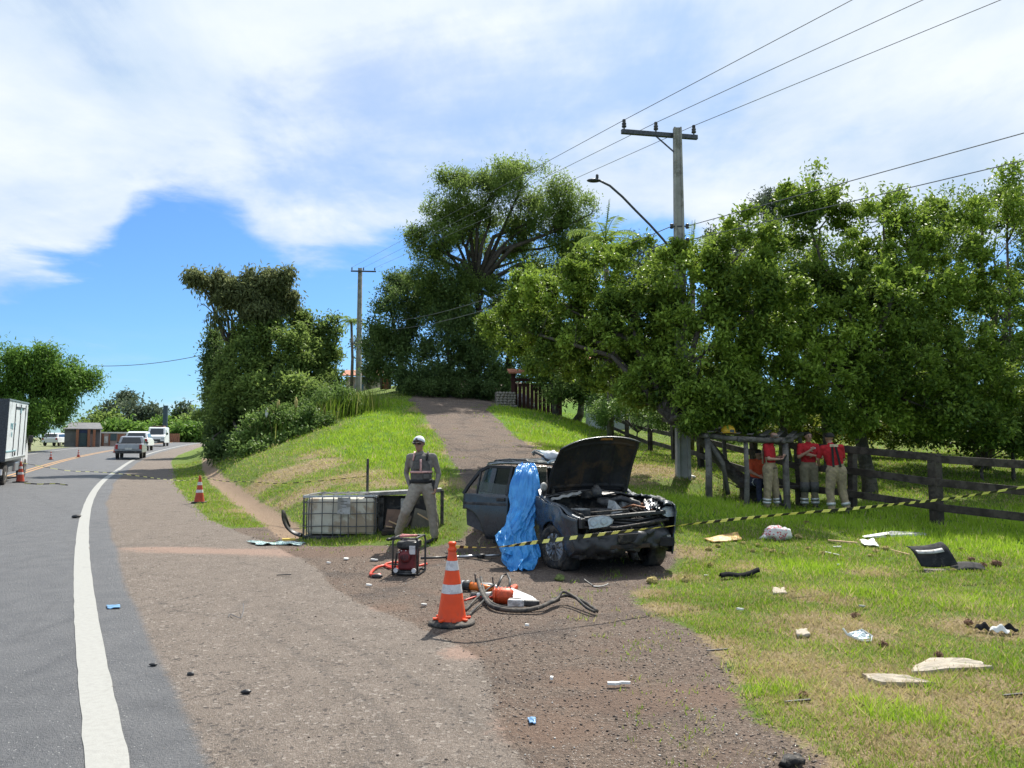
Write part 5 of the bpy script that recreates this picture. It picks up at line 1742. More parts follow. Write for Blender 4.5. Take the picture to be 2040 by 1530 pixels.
# wheels
def make_wheel(xw, s, steer=0.0):
    w = MB()
    c = Vector((xw, s * .72, .297))
    ax = Vector((math.sin(steer), s * math.cos(steer), 0))
    w.lathe([(.19, -.085), (.262, -.092), (.287, -.082), (.297, -.055), (.299, 0), (.297, .055), (.287, .082), (.262, .092), (.195, .086), (.19, .06)], 40, c, axis=ax, cap=False)
    t = w.build('wheel', m_rubber, car, smooth=True)
    grooves = MB()
    q = Vector((0, 0, 1)).rotation_difference(ax).to_matrix()
    for k in range(46):
        a = 2 * math.pi * k / 46
        for zz in (-.055, 0, .055):
            M = q @ Matrix.Rotation(a + zz, 3, 'Z')
            grooves.box(M @ Vector((.299, 0, zz)) + c, (.008, .026, .040), rot=M)
    tr = grooves.build('tread', m_rubber, t); tag(tr, kind='stuff')
    rim = MB().lathe([(.192, .082), (.196, .070), (.185, .05), (.17, .045), (.07, .055), (.05, .075), (.0, .078)], 30, c, axis=ax, cap=False)
    rim.build('rim', m_rim, t, smooth=True)
    for k in range(12):
        M = q @ Matrix.Rotation(2 * math.pi * k / 12, 3, 'Z')
        MB().add([M @ Vector(v) + c for v in ((.05, -.012, .078), (.05, .012, .078), (.185, .022, .070), (.185, -.022, .070), (.05, -.012, .052), (.05, .012, .052), (.185, .022, .045), (.185, -.022, .045))],
                 [(0, 1, 2, 3), (7, 6, 5, 4), (0, 4, 5, 1), (2, 6, 7, 3), (1, 5, 6, 2), (0, 3, 7, 4)]).build('spoke', m_rim, t)
    MB().lathe([(.0, .083), (.03, .083), (.035, .075), (.035, .05)][::-1], 14, c, axis=ax).build('hub_cap', m_black, t, smooth=True)


for xw, s, st_ in ((0, -1, .28), (0, 1, .10), (-2.47, -1, 0), (-2.47, 1, 0)):
    make_wheel(xw, s, st_)

# sills, floor, firewall, bay
MB().box((-1.6, 0, .24), (2.5, 1.46, .08)).build('floor_pan', m_under, car)
MB().box((-3.1, 0, .36), (.9, 1.3, .10)).build('boot_floor', m_under, car)
for s in (-1, 1):
    panel('sill', -2.12, -.42, lambda x: .17, lambda x: .30, s, m_paint, car, 10, 4, .01, 4)
MB().box((-.52, 0, .62), (.05, 1.46, .66)).build('firewall', m_bay, car)
MB().grid(lambda u, v: Vector((-.52 + .16 * v, -.70 + 1.4 * u, .93 + .03 * math.sin(u * 3.14) + .02 * math.sin(u * 17) + .02 * v)), 24, 3).build('cowl', m_black, car, smooth=True, solid=.02)
MB().box((.06, 0, .36), (1.08, 1.30, .06)).build('bay_floor', m_bay, car)
for s in (-1, 1):
    MB().grid(lambda u, v: Vector((-.5 + 1.05 * u, s * (.62 - .08 * math.sin(v * 3) + dent(u * 3, v, s, .03)), .40 + .46 * v - .1 * u)), 18, 6).build('inner_wing', m_bay, car, smooth=True, solid=.02)
    MB().lathe([(.13, 0), (.125, .12), (.10, .17), (.045, .18), (.04, .21), (0, .215)], 18, (-.12, s * .56, .62)).build('strut_tower', m_bay, car, smooth=True)
# engine
eb = MB().box((.06, .02, .55), (.42, .50, .34)).build('engine_block', m_bay, car, bevel=.02)
MB().box((.06, .0, .755), (.26, .46, .09), rot=.06).build('cylinder_cover', m_black, eb, bevel=.02)
MB().lathe([(.0, 0), (.15, 0), (.16, .03), (.15, .08), (.05, .10), (.0, .10)], 20, (-.12, .12, .83), axis=(.15, .1, 1)).build('air_filter', m_black, eb, smooth=True)
MB().tube([(-.1, .1, .88), (.05, .25, .93), (.22, .42, .86), (.30, .50, .70)], .04, 10).build('intake_hose', m_black, eb, smooth=True)
MB().tube([(.25, -.3, .55), (.38, -.1, .72), (.33, .2, .75), (.20, .38, .62)], .022, 8).build('radiator_hose', m_rubber, eb, smooth=True)
MB().tube([(.05, .2, .78), (.26, .32, .84), (.42, .45, .80), (.50, .60, .74)], .014, 8).build('coolant_pipe', m_rust, eb, smooth=True)
MB().tube([(.12, .30, .80), (.30, .50, .86), (.44, .56, .80)], .018, 8).build('coolant_pipe', m_rust, eb, smooth=True)
for k in range(9):
    rr_ = random.Random(k)
    p0 = Vector((rr_.uniform(-.3, .3), rr_.uniform(-.5, .5), rr_.uniform(.65, .8)))
    MB().tube([p0, p0 + Vector((.1, .1 * rr_.uniform(-1, 1), .10)), p0 + Vector((.22, .25 * rr_.uniform(-1, 1), .05)), p0 + Vector((.33, .3 * rr_.uniform(-1, 1), -.08))], .008, 6).build('wiring', m_rubber, eb)
MB().box((-.02, .36, .86), (.14, .20, .13), rot=.15).build('fluid_reservoir', m_batt, car, bevel=.015)
MB().add([(.10, -.02, .70), (.36, .02, .72), (.30, .22, .70), (.12, .12, .70), (.14, .0, .92), (.20, .06, .90)], [(0, 1, 5, 4), (1, 2, 5), (2, 3, 5), (3, 0, 4, 5), (0, 3, 2, 1)]).build('broken_duct', m_batt, car)
MB().box((.10, -.42, .70), (.26, .17, .19), rot=.1).build('battery', m_black, car, bevel=.01)
MB().box((.10, -.42, .80), (.24, .16, .015), rot=.1).build('battery_lid', m_batt, car)
MB().lathe([(.07, 0), (.085, .03), (.085, .10), (.05, .15), (.03, .18), (0, .18)], 16, (-.32, .05, .93)).build('brake_servo', m_black, car, smooth=True)
MB().box((-.34, -.10, .97), (.12, .14, .11), rot=.3).build('wiper_motor', m_bay, car, bevel=.02)
MB().grid(lambda u, v: Vector((-.36 + .10 * u + .05 * v, -.66 + .42 * u, .93 + .10 * u - .03 * v + .01 * math.sin(u * 20))), 12, 4).build('torn_panel', m_foam, car, smooth=True, solid=.006)
# crushed metal around the viewer-right corner
for k in range(9):
    rr_ = random.Random(40 + k)
    x0, y0, z0 = rr_.uniform(.05, .42), rr_.uniform(.45, .72), rr_.uniform(.78, .93)

    def fn(u, v, x0=x0, y0=y0, z0=z0, rr_=rr_, sd=k):
        return Vector((x0 + .26 * u, y0 - .10 * u + .07 * v + dent(u * 3, v * 2, sd, .05), z0 - .10 * u + dent(u * 4, v * 3, sd + 9, .08)))
    MB().grid(fn, 12, 4).build('torn_metal', m_torn if k % 3 else m_paint, car, smooth=True, solid=.004)
# radiator carrier, grille slats, bumper
MB().bar((.53, -.60, .70), (.60, .60, .76), .10, .05).build('slam_panel', m_paint_in, car, bevel=.01)
MB().bar((.56, -.50, .78), (.50, .10, .80), .04, .02).build('bonnet_latch_rail', m_bay, car)
MB().box((.50, 0, .52), (.05, 1.0, .32), rot=.03).build('radiator', m_under, car)
for k in range(6):
    z = .47 + .042 * k
    MB().tube([(.60 - .01 * k, -.56, z - .05 + .02 * math.sin(k * 2)), (.58 - .03 * (k % 3), -.2, z + .01), (.66 - .02 * (k % 2), .15, z - .02), (.62 - .01 * k, .56, z + .03)], .011, 5).build('grille_slat', m_black, car)


def bumper(u, v):
    y = -.78 + 1.50 * u
    a = (v - .5) * math.pi
    x = .68 + .10 * math.cos(a) - .30 * abs(u - .5) ** 2.4 * 3.2 + dent(y * 1.6, v, 3, .10)
    z = .405 + .130 * math.sin(a) + .03 * math.sin(y * 5) + dent(y * 2.2, v, 9, .04) - (.04 if u < .35 else 0) * (.35 - u) * 4
    return Vector((x, y, z))


MB().grid(bumper, 44, 12).build('front_bumper', pm('unpainted_bumper_plastic', (.024, .025, .027), .45, 0, var=.15, scale=5, bump=.1, col2=(.042, .040, .038), amount=.3), car, smooth=True, solid=.012)
MB().grid(lambda u, v: Vector((.60 + .05 * v + dent(u * 5, v, 31, .04), -.70 + .65 * u, .18 + .10 * v + .02 * math.sin(u * 9))), 20, 4).build('bumper_valance', m_black, car, smooth=True, solid=.01)
MB().box((.775, -.05, .345), (.02, .60, .055)).build('air_intake', m_under, car, bevel=.008)
MB().box((.785, -.02, .455), (.015, .42, .11), rot=.02).build('plate_bracket', m_bay, car, bevel=.006)
MB().box((.77, .52, .38), (.03, .20, .12), rot=-.35).build('fog_lamp_recess', m_under, car, bevel=.01)
MB().box((.755, .56, .40), (.02, .05, .13), rot=-.35).build('bumper_crack_edge', m_batt, car)
MB().tube([(.62, -.66, .60), (.70, -.2, .58), (.70, .3, .63), (.60, .66, .66)], .02, 8).build('bumper_beam', m_bay, car)


# headlights
def headlight(c, rot, name='headlight', w=.36, h=.155, left=False):
    M = rot
    poly = [(-.5, -.5), (.18, -.5), (.42, -.28), (.5, .0), (.34, .34), (.08, .5), (-.40, .42), (-.5, .30)]
    if left: poly = [(-x, y) for x, y in poly][::-1]
    n = len(poly)
    front = [M @ Vector((.05 - .03 * abs(x), x * w, y * h)) + c for x, y in poly]
    back = [M @ Vector((-.09, x * w * .8, y * h * .85)) + c for x, y in poly]
    cen = M @ Vector((.075, 0, 0)) + c
    hb = MB().add(front + back, [tuple(range(2 * n - 1, n - 1, -1))] + [(i, (i + 1) % n, n + (i + 1) % n, n + i) for i in range(n)]).build(name, m_paint_in, car)
    ins = [M @ Vector((.015, x * w * .93, y * h * .90)) + c for x, y in poly]
    MB().add(ins, [tuple(range(n))]).build('reflector', m_chrome, hb)
    vs = front + [front[i].lerp(cen, .5) for i in range(n)] + [cen]
    fs = [(i, (i + 1) % n, n + (i + 1) % n, n + i) for i in range(n)] + [(n + i, n + (i + 1) % n, 2 * n) for i in range(n)]
    MB().add(vs, fs).build('lens', m_lensglass, hb, smooth=True)
    sg = -1 if left else 1
    for yy, rr_ in ((-.10 * sg, .055), (.05 * sg, .05)):
        MB().lathe([(rr_, .0), (rr_ * .8, -.02), (rr_ * .3, -.04), (.012, -.03), (0, -.01)], 16, M @ Vector((.040, yy, 0)) + c, axis=M @ Vector((1, 0, 0)), cap=False).build('lamp_bowl', m_chrome, hb, smooth=True)
    return hb


m_lensglass = glass_mat('dusty_headlight_lens', (.50, .53, .56), .45, .15, .06)
headlight(Vector((.66, -.42, .665)), Matrix.Rotation(-.10, 3, 'Z') @ Matrix.Rotation(R(-14), 3, 'Y') @ Matrix.Rotation(R(5), 3, 'X'))
headlight(Vector((.56, .66, .745)), Matrix.Rotation(.12, 3, 'Z') @ Matrix.Rotation(R(-24), 3, 'Y') @ Matrix.Rotation(R(3), 3, 'X'), w=.25, h=.15, left=True)
MB().box((.62, -.66, .65), (.05, .10, .13), rot=.5).build('indicator_socket', m_black, car, bevel=.01)


# hood, standing open on its rear hinges, underside to the camera
def hood_pt(u, v, inner=0.0):
    """u across (-1 viewer left .. 1), v from hinge to tip"""
    L_, W = 1.02, (.66 + .04 * v - .06 * v * v)
    a = R(62 - 16 * v)                        # bows forward with height
    x = -.50 + (.25 * L_ * v + .14 * v * v)
    z = .99 + L_ * v * (.88 - .12 * v)
    x += -.05 * (1 - u * u)
    z += .05 * (1 - u * u) * (.4 + v) - .05 * v * (abs(u) ** 3)
    x += .02 * mnoise.noise(Vector((u * 2, v * 2, 4))) * 2
    z += .05 * v * u - .03 * v
    return Vector((x + inner * .9, u * W + .03 * v, z - inner * .4))


ho = MB().grid(lambda u, v: hood_pt(u * 2 - 1, v), 26, 18).build('hood', m_under, car, smooth=True, solid=.012)
ho.data.materials.append(m_paint)
for m in ho.modifiers:
    m.offset = 1
# stamped ribs of the underside, rim flange, striker patch
for uu in (-.55, -.18, .18, .55):
    MB().grid(lambda u, v, uu=uu: hood_pt(uu * (1 - .15 * v) + (u - .5) * .10, .08 + .80 * v, .022 * math.sin(u * math.pi) + .004), 5, 14).build('hood_rib', m_under, ho, smooth=True)
for vv in (.10, .86):
    MB().grid(lambda u, v, vv=vv: hood_pt(-.88 + 1.76 * u, vv + (v - .5) * .09, .022 * math.sin(v * math.pi) + .004), 20, 5).build('hood_rib', m_under, ho, smooth=True)
for uu in (-.96, .96):
    MB().grid(lambda u, v, uu=uu: hood_pt(uu + (u - .5) * .07, v, .018 * math.sin(u * math.pi) + .003), 4, 16).build('hood_flange', m_paint_in, ho, smooth=True)
MB().grid(lambda u, v: hood_pt(-1 + 2 * u, 1.0 - .028 * v, .02), 24, 3).build('hood_lip', m_paint, ho, smooth=True, solid=.01)
MB().grid(lambda u, v: hood_pt(.05 + .30 * u, .93 + .045 * v, .024), 6, 3).build('warning_label', pm('faded_orange_label', (.30, .14, .04), .8, var=.3, scale=30, bump=.1), ho)
for s in (-1, 1):
    MB().bar((-.47, s * .58, .93), (-.44, s * .58, 1.06), .03, .05).build('hood_hinge', m_bay, car)
# yellowish window line behind the hood foot: windscreen frame header and wiper
MB().tube([(-.50, -.66, .97), (-.44, -.3, 1.02), (-.42, .1, 1.035), (-.46, .5, .99), (-.50, .66, .95)], .012, 6).build('windscreen_seal', m_black, car)
MB().tube([(-.45, .35, 1.0), (-.62, .10, 1.07), (-.70, -.12, 1.12)], .01, 5).build('wiper', m_black, car)

# pillars, roof, rear
for s in (-1, 1):
    yb, yt = .74, .60
    MB().bar((-.50, s * yb, .95), (-1.18, s * yt, 1.38), .06, .045).build('windscreen_pillar', m_paint, car, bevel=.01)
    MB().bar((-1.62, s * (yb + .03), .93), (-1.68, s * yt, 1.38), .09, .05).build('door_pillar', m_paint_in, car, bevel=.008)
    MB().bar((-2.62, s * (yb + .01), .93), (-2.72, s * yt, 1.37), .10, .05).build('rear_pillar', m_paint, car, bevel=.008)
    MB().bar((-3.30, s * .68, .92), (-3.12, s * .58, 1.34), .08, .06).build('tail_pillar', m_paint, car, bevel=.008)
    MB().grid(lambda u, v, s=s: Vector((-1.14 - 2.0 * u, s * (.61 - .03 * v), 1.385 + .03 * math.sin(math.pi * u) + .03 * v)), 16, 4).build('roof_rail', m_paint, car, smooth=True, solid=.03)
    MB().tube([(-1.35, s * .56, 1.43), (-1.5, s * .55, 1.475), (-2.2, s * .55, 1.49), (-2.9, s * .54, 1.47), (-3.05, s * .54, 1.42)], .016, 7).build('roof_bar', m_black, car, smooth=True)


def roof(u, v):
    x, y = -1.16 - 2.02 * u, -.59 + 1.18 * v
    z = 1.43 + .03 * math.sin(math.pi * u) + .03 * math.sin(math.pi * v) + dent(x * .8, y, 2, .03)
    if u < .3: z += -.08 * (.3 - u) / .3 * math.sin(v * math.pi)
    return Vector((x, y, z))


MB().grid(roof, 24, 16).build('roof', m_paint, car, smooth=True, solid=.015)
# windscreen torn out and folded back over the roof
MB().grid(lambda u, v: Vector((-.98 - .62 * v + .08 * math.sin(u * 3), -.42 + .95 * u, 1.42 + .17 * math.sin(v * 1.9) + .05 * math.sin(u * 5 + v * 3) + .10 * u * (1 - v))), 20, 12).build('windscreen', m_shatter, car, smooth=True, solid=.008,
                                                                                                                                                   label='shattered windscreen folded back over the roof')
MB().tube([(-1.55, -.40, 1.56), (-1.35, -.46, 1.60), (-1.12, -.42, 1.53), (-1.0, -.40, 1.46)], .022, 7).build('rubber_trim', m_black, car, smooth=True)
MB().ell((-1.12, -.30, 1.53), (.16, .13, .085), 16, 10, jit=.3, seed=4).build('crumpled_headliner', pm('pale_crumpled_lining', (.52, .54, .56), .6, 0, var=.15, scale=14, bump=.5), car, smooth=True)
# doors: right front door is torn wide; right rear door swung open; left doors shut
dz = lambda x: .22
panel('front_door', -1.60, -.54, lambda x: .22, lambda x: .94, 1, m_paint, car, 14, 8, .012, 21)
panel('rear_door', -2.55, -1.62, lambda x: max(.22, .28 + math.sqrt(max(0, .37**2 - (x + 2.47) ** 2)) if abs(x + 2.47) < .37 else .22), lambda x: .93, 1, m_paint, car, 18, 8, .008, 22)
panel('quarter_panel', -3.32, -2.10, lambda x: max(.26, .28 + math.sqrt(max(0, .36**2 - (x + 2.47) ** 2)) if abs(x + 2.47) < .36 else .26), lambda x: .93, -1, m_paint, car, 30, 10, .006, 23)
panel('quarter_panel', -3.32, -2.56, lambda x: .30, lambda x: .93, 1, m_paint, car, 12, 8, .006, 24)
MB().grid(lambda u, v: Vector((-3.30 + .05 * math.sin(v * 3) - .06, -.66 + 1.32 * u, .32 + .62 * v)), 12, 6).build('tailgate', m_paint, car, smooth=True, solid=.02)
MB().box((-3.36, 0, .38), (.14, 1.5, .18)).build('rear_bumper', m_black, car, bevel=.03)
for s in (-1, 1):
    MB().add([(-2.70, s * .755, .95), (-3.24, s * .70, .95), (-3.12, s * .60, 1.32), (-2.74, s * .625, 1.34)], [(0, 1, 2, 3)]).build('quarter_window', m_glass, car, solid=.004)
MB().add([(-1.66, .77, .95), (-2.55, .76, .95), (-2.62, .62, 1.35), (-1.70, .62, 1.36)], [(0, 1, 2, 3)]).build('rear_window', m_glass, car, solid=.004)
MB().add([(-3.36, -.62, .95), (-3.36, .62, .95), (-3.14, .54, 1.36), (-3.14, -.54, 1.36)], [(0, 1, 2, 3)]).build('tailgate_window', m_glass, car, solid=.004)

# open rear right door, a tree of its own parts
hx = -1.62
dr_piv = empty('rear_door', (hx, -.80, 0), 0, 'rear door swung open with its window frame'); dr_piv.parent = car
dr_piv.rotation_euler = (0, 0, R(28))
if 'category' in dr_piv: del dr_piv['category']


def dpt(x, z):
    return Vector((x, -(side_y(hx + x, z) - .80), z))


def dz_b(x):           # x from 0 (hinge) to -.93
    xx = hx + x
    return max(.23, .29 + math.sqrt(max(0, .40**2 - (xx + 2.55) ** 2))) if abs(xx + 2.55) < .40 else .23


MB().grid(lambda u, v: (lambda x: dpt(x, dz_b(x) + (.94 - dz_b(x)) * v))(-.96 * u), 26, 12).build('door_skin', m_paint, dr_piv, smooth=True, solid=.035)
MB().grid(lambda u, v: (lambda x: dpt(x, .745 + .075 * v) + Vector((0, -.012 - .010 * math.sin(v * math.pi), 0)))(-.02 - .93 * u), 14, 5).build('rubbing_strip', m_black, dr_piv, smooth=True)
MB().box(dpt(-.14, .86) + Vector((0, -.025, 0)), (.17, .03, .055)).build('door_handle', m_black, dr_piv, bevel=.01)
fr = [dpt(-.03, .94), dpt(-.04, 1.36), dpt(-.55, 1.375), dpt(-.72, 1.30), dpt(-.90, 1.06), dpt(-.965, .94)]
for a_, b_ in zip(fr[:-1], fr[1:]):
    MB().bar(a_ + (a_ - b_).normalized() * .015, b_ + (b_ - a_).normalized() * .015, .05, .045, up=(0, 1, 0)).build('window_frame', m_paint_in, dr_piv, bevel=.006)
MB().bar(dpt(-.68, .94), dpt(-.70, 1.32), .028, .03, up=(0, 1, 0)).build('window_divider', m_black, dr_piv)
MB().add([dpt(-.05, .94), dpt(-.67, .94), dpt(-.69, 1.14), dpt(-.06, 1.08)], [(0, 1, 2, 3)]).build('window_glass', m_glass, dr_piv, solid=.004, label='half lowered window glass')
MB().grid(lambda u, v: dpt(-.03 - .90 * u, .30 + .62 * v * (1 - .3 * u) + .25 * max(0, u - .5)) + Vector((0, .04, 0)), 10, 6).build('door_card', m_seat, dr_piv, smooth=True)

# mirror, seats, dashboard, wheel
MB().ell((-.50, -.70, 1.09), (.035, .075, .065), 16, 10, rot=Matrix.Rotation(.5, 3, 'Z')).build('door_mirror', m_batt, car, smooth=True)
MB().bar((-.54, -.70, .98), (-.50, -.70, 1.05), .05, .03).build('mirror_arm', m_black, car)
MB().grid(lambda u, v: Vector((-.60 - .22 * v, -.68 + 1.36 * u, .92 + .05 * math.sin(v * 2) + dent(u * 3, v, 8, .02))), 16, 5).build('dashboard', m_black, car, smooth=True, solid=.03)
for s in (-1, 1):
    sq = MB().box((-1.28, s * .36, .50), (.50, .48, .16)).build('seat', m_seat, car, bevel=.05)
    MB().box((-1.55, s * .36, .82), (.14, .46, .60), rot=Matrix.Rotation(R(-16), 3, 'Y')).build('seat_back', m_seat, sq, bevel=.05)
    MB().box((-1.68, s * .36, 1.20), (.09, .24, .16), rot=Matrix.Rotation(R(-16), 3, 'Y')).build('headrest', m_seat, sq, bevel=.03)
MB().box((-2.35, 0, .50), (.5, 1.3, .18)).build('rear_seat', m_seat, car, bevel=.05)
MB().box((-2.62, 0, .80), (.14, 1.3, .50), rot=Matrix.Rotation(R(-14), 3, 'Y')).build('rear_seat_back', m_seat, car, bevel=.05)
MB().lathe([(.17, -.012), (.182, 0), (.17, .012), (.160, 0), (.17, -.012)], 24, (-.92, .36, .95), axis=(-1, 0, .5), cap=False).build('steering_wheel', m_black, car, smooth=True)
# torn front right door skin hanging low behind the tarp
panel('torn_front_door', -1.55, -.56, lambda x: .24, lambda x: .80, -1, m_paint, car, 14, 8, .05, 33, extra=lambda p: p + Vector((0, .05, 0)))

# ------------------------------------------------------------------ blue tarp draped down the car's side
m_tarp = None


def tarp_mat():
    t = NT('bright_blue_tarpaulin')
    co = t.coord('Object')
    n = t.noise(co, 5, 6, .6); n2 = t.noise(co, 16, 6, .65, 1.5)
    mu = t.n('ShaderNodeTexNoise'); mu.noise_type = 'RIDGED_MULTIFRACTAL'; t.l(co, mu.inputs['Vector']); mu.inputs['Scale'].default_value = 4.0; mu.inputs['Detail'].default_value = 4
    c = t.mix(t.ss(n, .3, .7), (.030, .27, .68), (.10, .45, .88))
    nb = t.bump(t.math('ADD', mu.outputs[0], t.math('MULTIPLY', n2, .5)), .75, .035)
    b = t.bsdf(c, .28, 0, .6, nb)
    tr = t.n('ShaderNodeBsdfTranslucent'); tr.inputs[0].default_value = (.06, .35, .85, 1)
    mx = t.n('ShaderNodeMixShader'); mx.inputs[0].default_value = .22
    t.l(b, mx.inputs[1]); t.l(tr.outputs[0], mx.inputs[2])
    return t.end(mx.outputs[0])


m_tarp = tarp_mat()
tp0 = Vector((.18, 10.95, 0))
# sections: photo column, photo row, distance, half width, half depth
secs = [(1050, 926, 11.55, .07, .04), (1049, 931, 11.5, .13, .10), (1047, 950, 11.40, .18, .15), (1047, 985, 11.30, .23, .18), (1046, 1010, 11.2, .20, .18), (1038, 1035, 11.1, .19, .17), (1034, 1052, 11.0, .20, .16),
        (1026, 1070, 10.9, .24, .15), (1030, 1088, 10.8, .24, .14), (1036, 1102, 10.72, .24, .14), (1036, 1116, 10.62, .26, .13), (1034, 1128, 10.54, .17, .12), (1034, 1136, 10.46, .15, .09)]
S = [(at(a, b, d), w, h) for a, b, d, w, h in secs]
fx = [hermite(range(len(S)), [s[0][k] for s in S]) for k in range(3)]
fw = hermite(range(len(S)), [s[1] for s in S]); fh = hermite(range(len(S)), [s[2] for s in S])


def ridge(p, seed):
    """sharp pinched crease lines, like stiff plastic sheet"""
    v = 0
    for k, (f, am) in enumerate(((1.1, 1.0), (2.3, .55), (4.6, .30), (9.0, .14))):
        v += (1 - abs(mnoise.noise(p * f + Vector((seed + k * 7.3, 0, 0)))) * 3.2) * am
    return v


def tarp_fn(u, v):
    t = v * (len(S) - 1)
    a = 2 * math.pi * u
    c = Vector([float(fx[k](t)) for k in range(3)])
    p = Vector((math.cos(a) * .9 + v * 1.2, math.sin(a) * .9, v * 2.4 + .5 * math.cos(a)))
    fold = 1 + .16 * ridge(p, 3) * (.75 + .6 * v) - .14 + .10 * math.sin(a * 4 + v * 5) * v
    x = math.cos(a) * float(fw(t)) * fold
    y = math.sin(a) * float(fh(t)) * fold
    q = c + Vector((x, y, .03 * math.sin(a * 4 + 1) * v + .025 * ridge(p * 1.7, 9)))
    q.z = max(q.z, .012 + .01 * math.sin(a * 6))
    return q - tp0


tarp = MB().grid(tarp_fn, 170, 170, closed_u=True).build('tarp', m_tarp, smooth=True, loc=tp0, label='creased bright blue tarpaulin draped from the wrecked car\'s door opening down to the ground', cat='tarp')
# side lobes: left hanging corner and lower right flap
fl = [[at(1012, 1030, 11.0), at(1002, 1052, 10.9), at(986, 1066, 10.85)], [at(1020, 1060, 10.8), at(1006, 1080, 10.72), at(992, 1082, 10.72)], [at(1030, 1090, 10.7), at(1022, 1105, 10.6), at(1004, 1100, 10.62)]]
fr_ = [[at(1052, 1030, 11.15), at(1062, 1050, 11.05), at(1070, 1072, 11.0)], [at(1048, 1070, 10.95), at(1062, 1088, 10.85), at(1077, 1103, 10.80)], [at(1044, 1108, 10.7), at(1060, 1112, 10.68), at(1074, 1110, 10.70)]]
for nm_, F_ in (('tarp_fold', fl), ('tarp_fold', fr_)):
    gx = [[hermite([0, 1, 2], [F_[i][j][k] for j in range(3)]) for i in range(3)] for k in range(3)]

    def ff(u, v, gx=gx):
        q = Vector([float(hermite([0, 1, 2], [float(gx[k][i](u * 2)) for i in range(3)])(v * 2)) for k in range(3)])
        rg = ridge(Vector((u * 1.3, v * 1.3, 2)), 5)
        return q - tp0 + Vector((0, -.05 - .035 * rg, .008 * rg))
    MB().grid(ff, 36, 36).build(nm_, m_tarp, tarp, smooth=True, solid=.004)

# ------------------------------------------------------------------ rescue power unit (generator)
g0 = drop(815, 1143)
m_maroon = pm('dark_red_engine_shroud', (.13, .018, .02), .45, .1, var=.3, scale=14, bump=.2)
m_redhose = pm('red_hydraulic_hose', (.62, .06, .03), .45, var=.1, bump=.1, scale=20)
m_pink = pm('sun_faded_red_grip', (.62, .22, .20), .5, var=.15, bump=.1)
gen = empty('power_unit', g0, R(-8), 'black framed hydraulic rescue power unit with dark red engine standing on the gravel', 'generator')
w, d_, h = .165, .20, .50
for s in (-1, 1):
    pts = [(s * w, -d_, .02), (s * w, -d_, h - .06), (s * (w - .02), -d_, h - .015), (s * (w - .02), d_, h - .015), (s * w, d_, h - .06), (s * w, d_, .02), (s * w, -d_, .02)]
    MB().tube(pts, .014, 8).build('frame_tube', m_black, gen, smooth=True)
for y in (-d_, d_):
    for z in (.03, h - .02):
        MB().tube([(-w, y, z), (w, y, z)], .013, 8).build('cross_tube', m_black, gen, smooth=True)
MB().box((0, 0, .05), (.28, .36, .03)).build('tray', m_black, gen, bevel=.005)
en = MB().box((0, -.02, .20), (.22, .28, .26)).build('engine', m_maroon, gen, bevel=.025)
MB().lathe([(.0, .03), (.05, .03), (.075, .015), (.078, 0)][::-1], 20, (-.01, -.165, .24), axis=(0, -1, 0)).build('recoil_starter', m_maroon, en, smooth=True)
for k in range(5):
    MB().box((-.055 + .022 * k, -.197, .24), (.007, .006, .08 - abs(k - 2) * .014)).build('vent_slot', m_black, en)
MB().box((.085, -.165, .33), (.08, .015, .11)).build('label_plate', m_reflect, en, bevel=.003)
MB().box((.0, -.0, .385), (.27, .30, .10)).build('fuel_tank', m_black, gen, bevel=.03)
MB().lathe([(.03, 0), (.032, .02), (.02, .025), (0, .026)], 14, (-.05, 0, .435)).build('fuel_cap', m_reflect, gen, smooth=True)
MB().bar((-.10, -.12, .50), (.12, -.04, .505), .03, .03).build('carry_grip', m_pink, gen, bevel=.008)
MB().bar((-.12, .05, .50), (.10, -.10, .51), .025, .02).build('carry_grip', m_pink, gen, bevel=.006)
for k in range(4):
    MB().ell((-.09 + .03 * (k % 4), -.168, .30 + .02 * (k % 2)), (.008, .006, .008), 8, 6).build('button', m_reflect, en)
for s in (-1, 1):
    MB().lathe([(.03, 0), (.03, .02), (.02, .02)], 12, (s * .12, -.20, .075), axis=(0, -1, 0)).build('hose_coupling', m_reflect, gen)
MB().bar((-.22, .05, .0), (-.18, .05, .26), .03, .02).build('hose_reel_arm', m_black, gen)
MB().bar((-.22, .05, .11), (-.15, .02, .11), .03, .02).build('hose_reel_arm', m_black, gen)


def lay(pts, r, mat, name, label, cat, n=10, group=None, flat=None, h=None):
    """a hose lying on the ground through photographed spots (px, py)"""
    P = [drop(a, b) for a, b, *_ in pts]
    hh = [(p[2] if len(p) > 2 else 0) for p in pts]
    ts = np.linspace(0, len(P) - 1, (len(P) - 1) * 8 + 1)
    X = hermite(range(len(P)), [p.x for p in P])(ts); Y = hermite(range(len(P)), [p.y for p in P])(ts)
    H = hermite(range(len(P)), hh)(ts)
    Z = height(X, Y) + r + .01 + np.maximum(H, 0)
    o0 = P[0].copy()
    return MB().tube([Vector((float(a), float(b), float(c))) - o0 for a, b, c in zip(X, Y, Z)], r, n, flat=flat).build(name, mat, smooth=True, loc=o0, label=label, cat=cat, group=group)


lay([(800, 1132), (782, 1133), (765, 1131), (748, 1136), (738, 1148), (748, 1150), (758, 1149)], .018, m_redhose, 'hydraulic_hose', 'red hydraulic hose looping out left of the power unit', 'hose')
lay([(850, 1127), (830, 1132), (800, 1138), (775, 1134), (768, 1128), (785, 1124), (815, 1126)], .016, m_redhose, 'hydraulic_hose', 'red hydraulic hose coiled round the base of the power unit', 'hose')
p_ = drop(751, 1151)
MB().ell((0, 0, .02), (.075, .035, .03), 14, 8).build('hose_end', m_black, smooth=True, loc=p_, label='black coupling on the loose end of the red hose', cat='coupling')
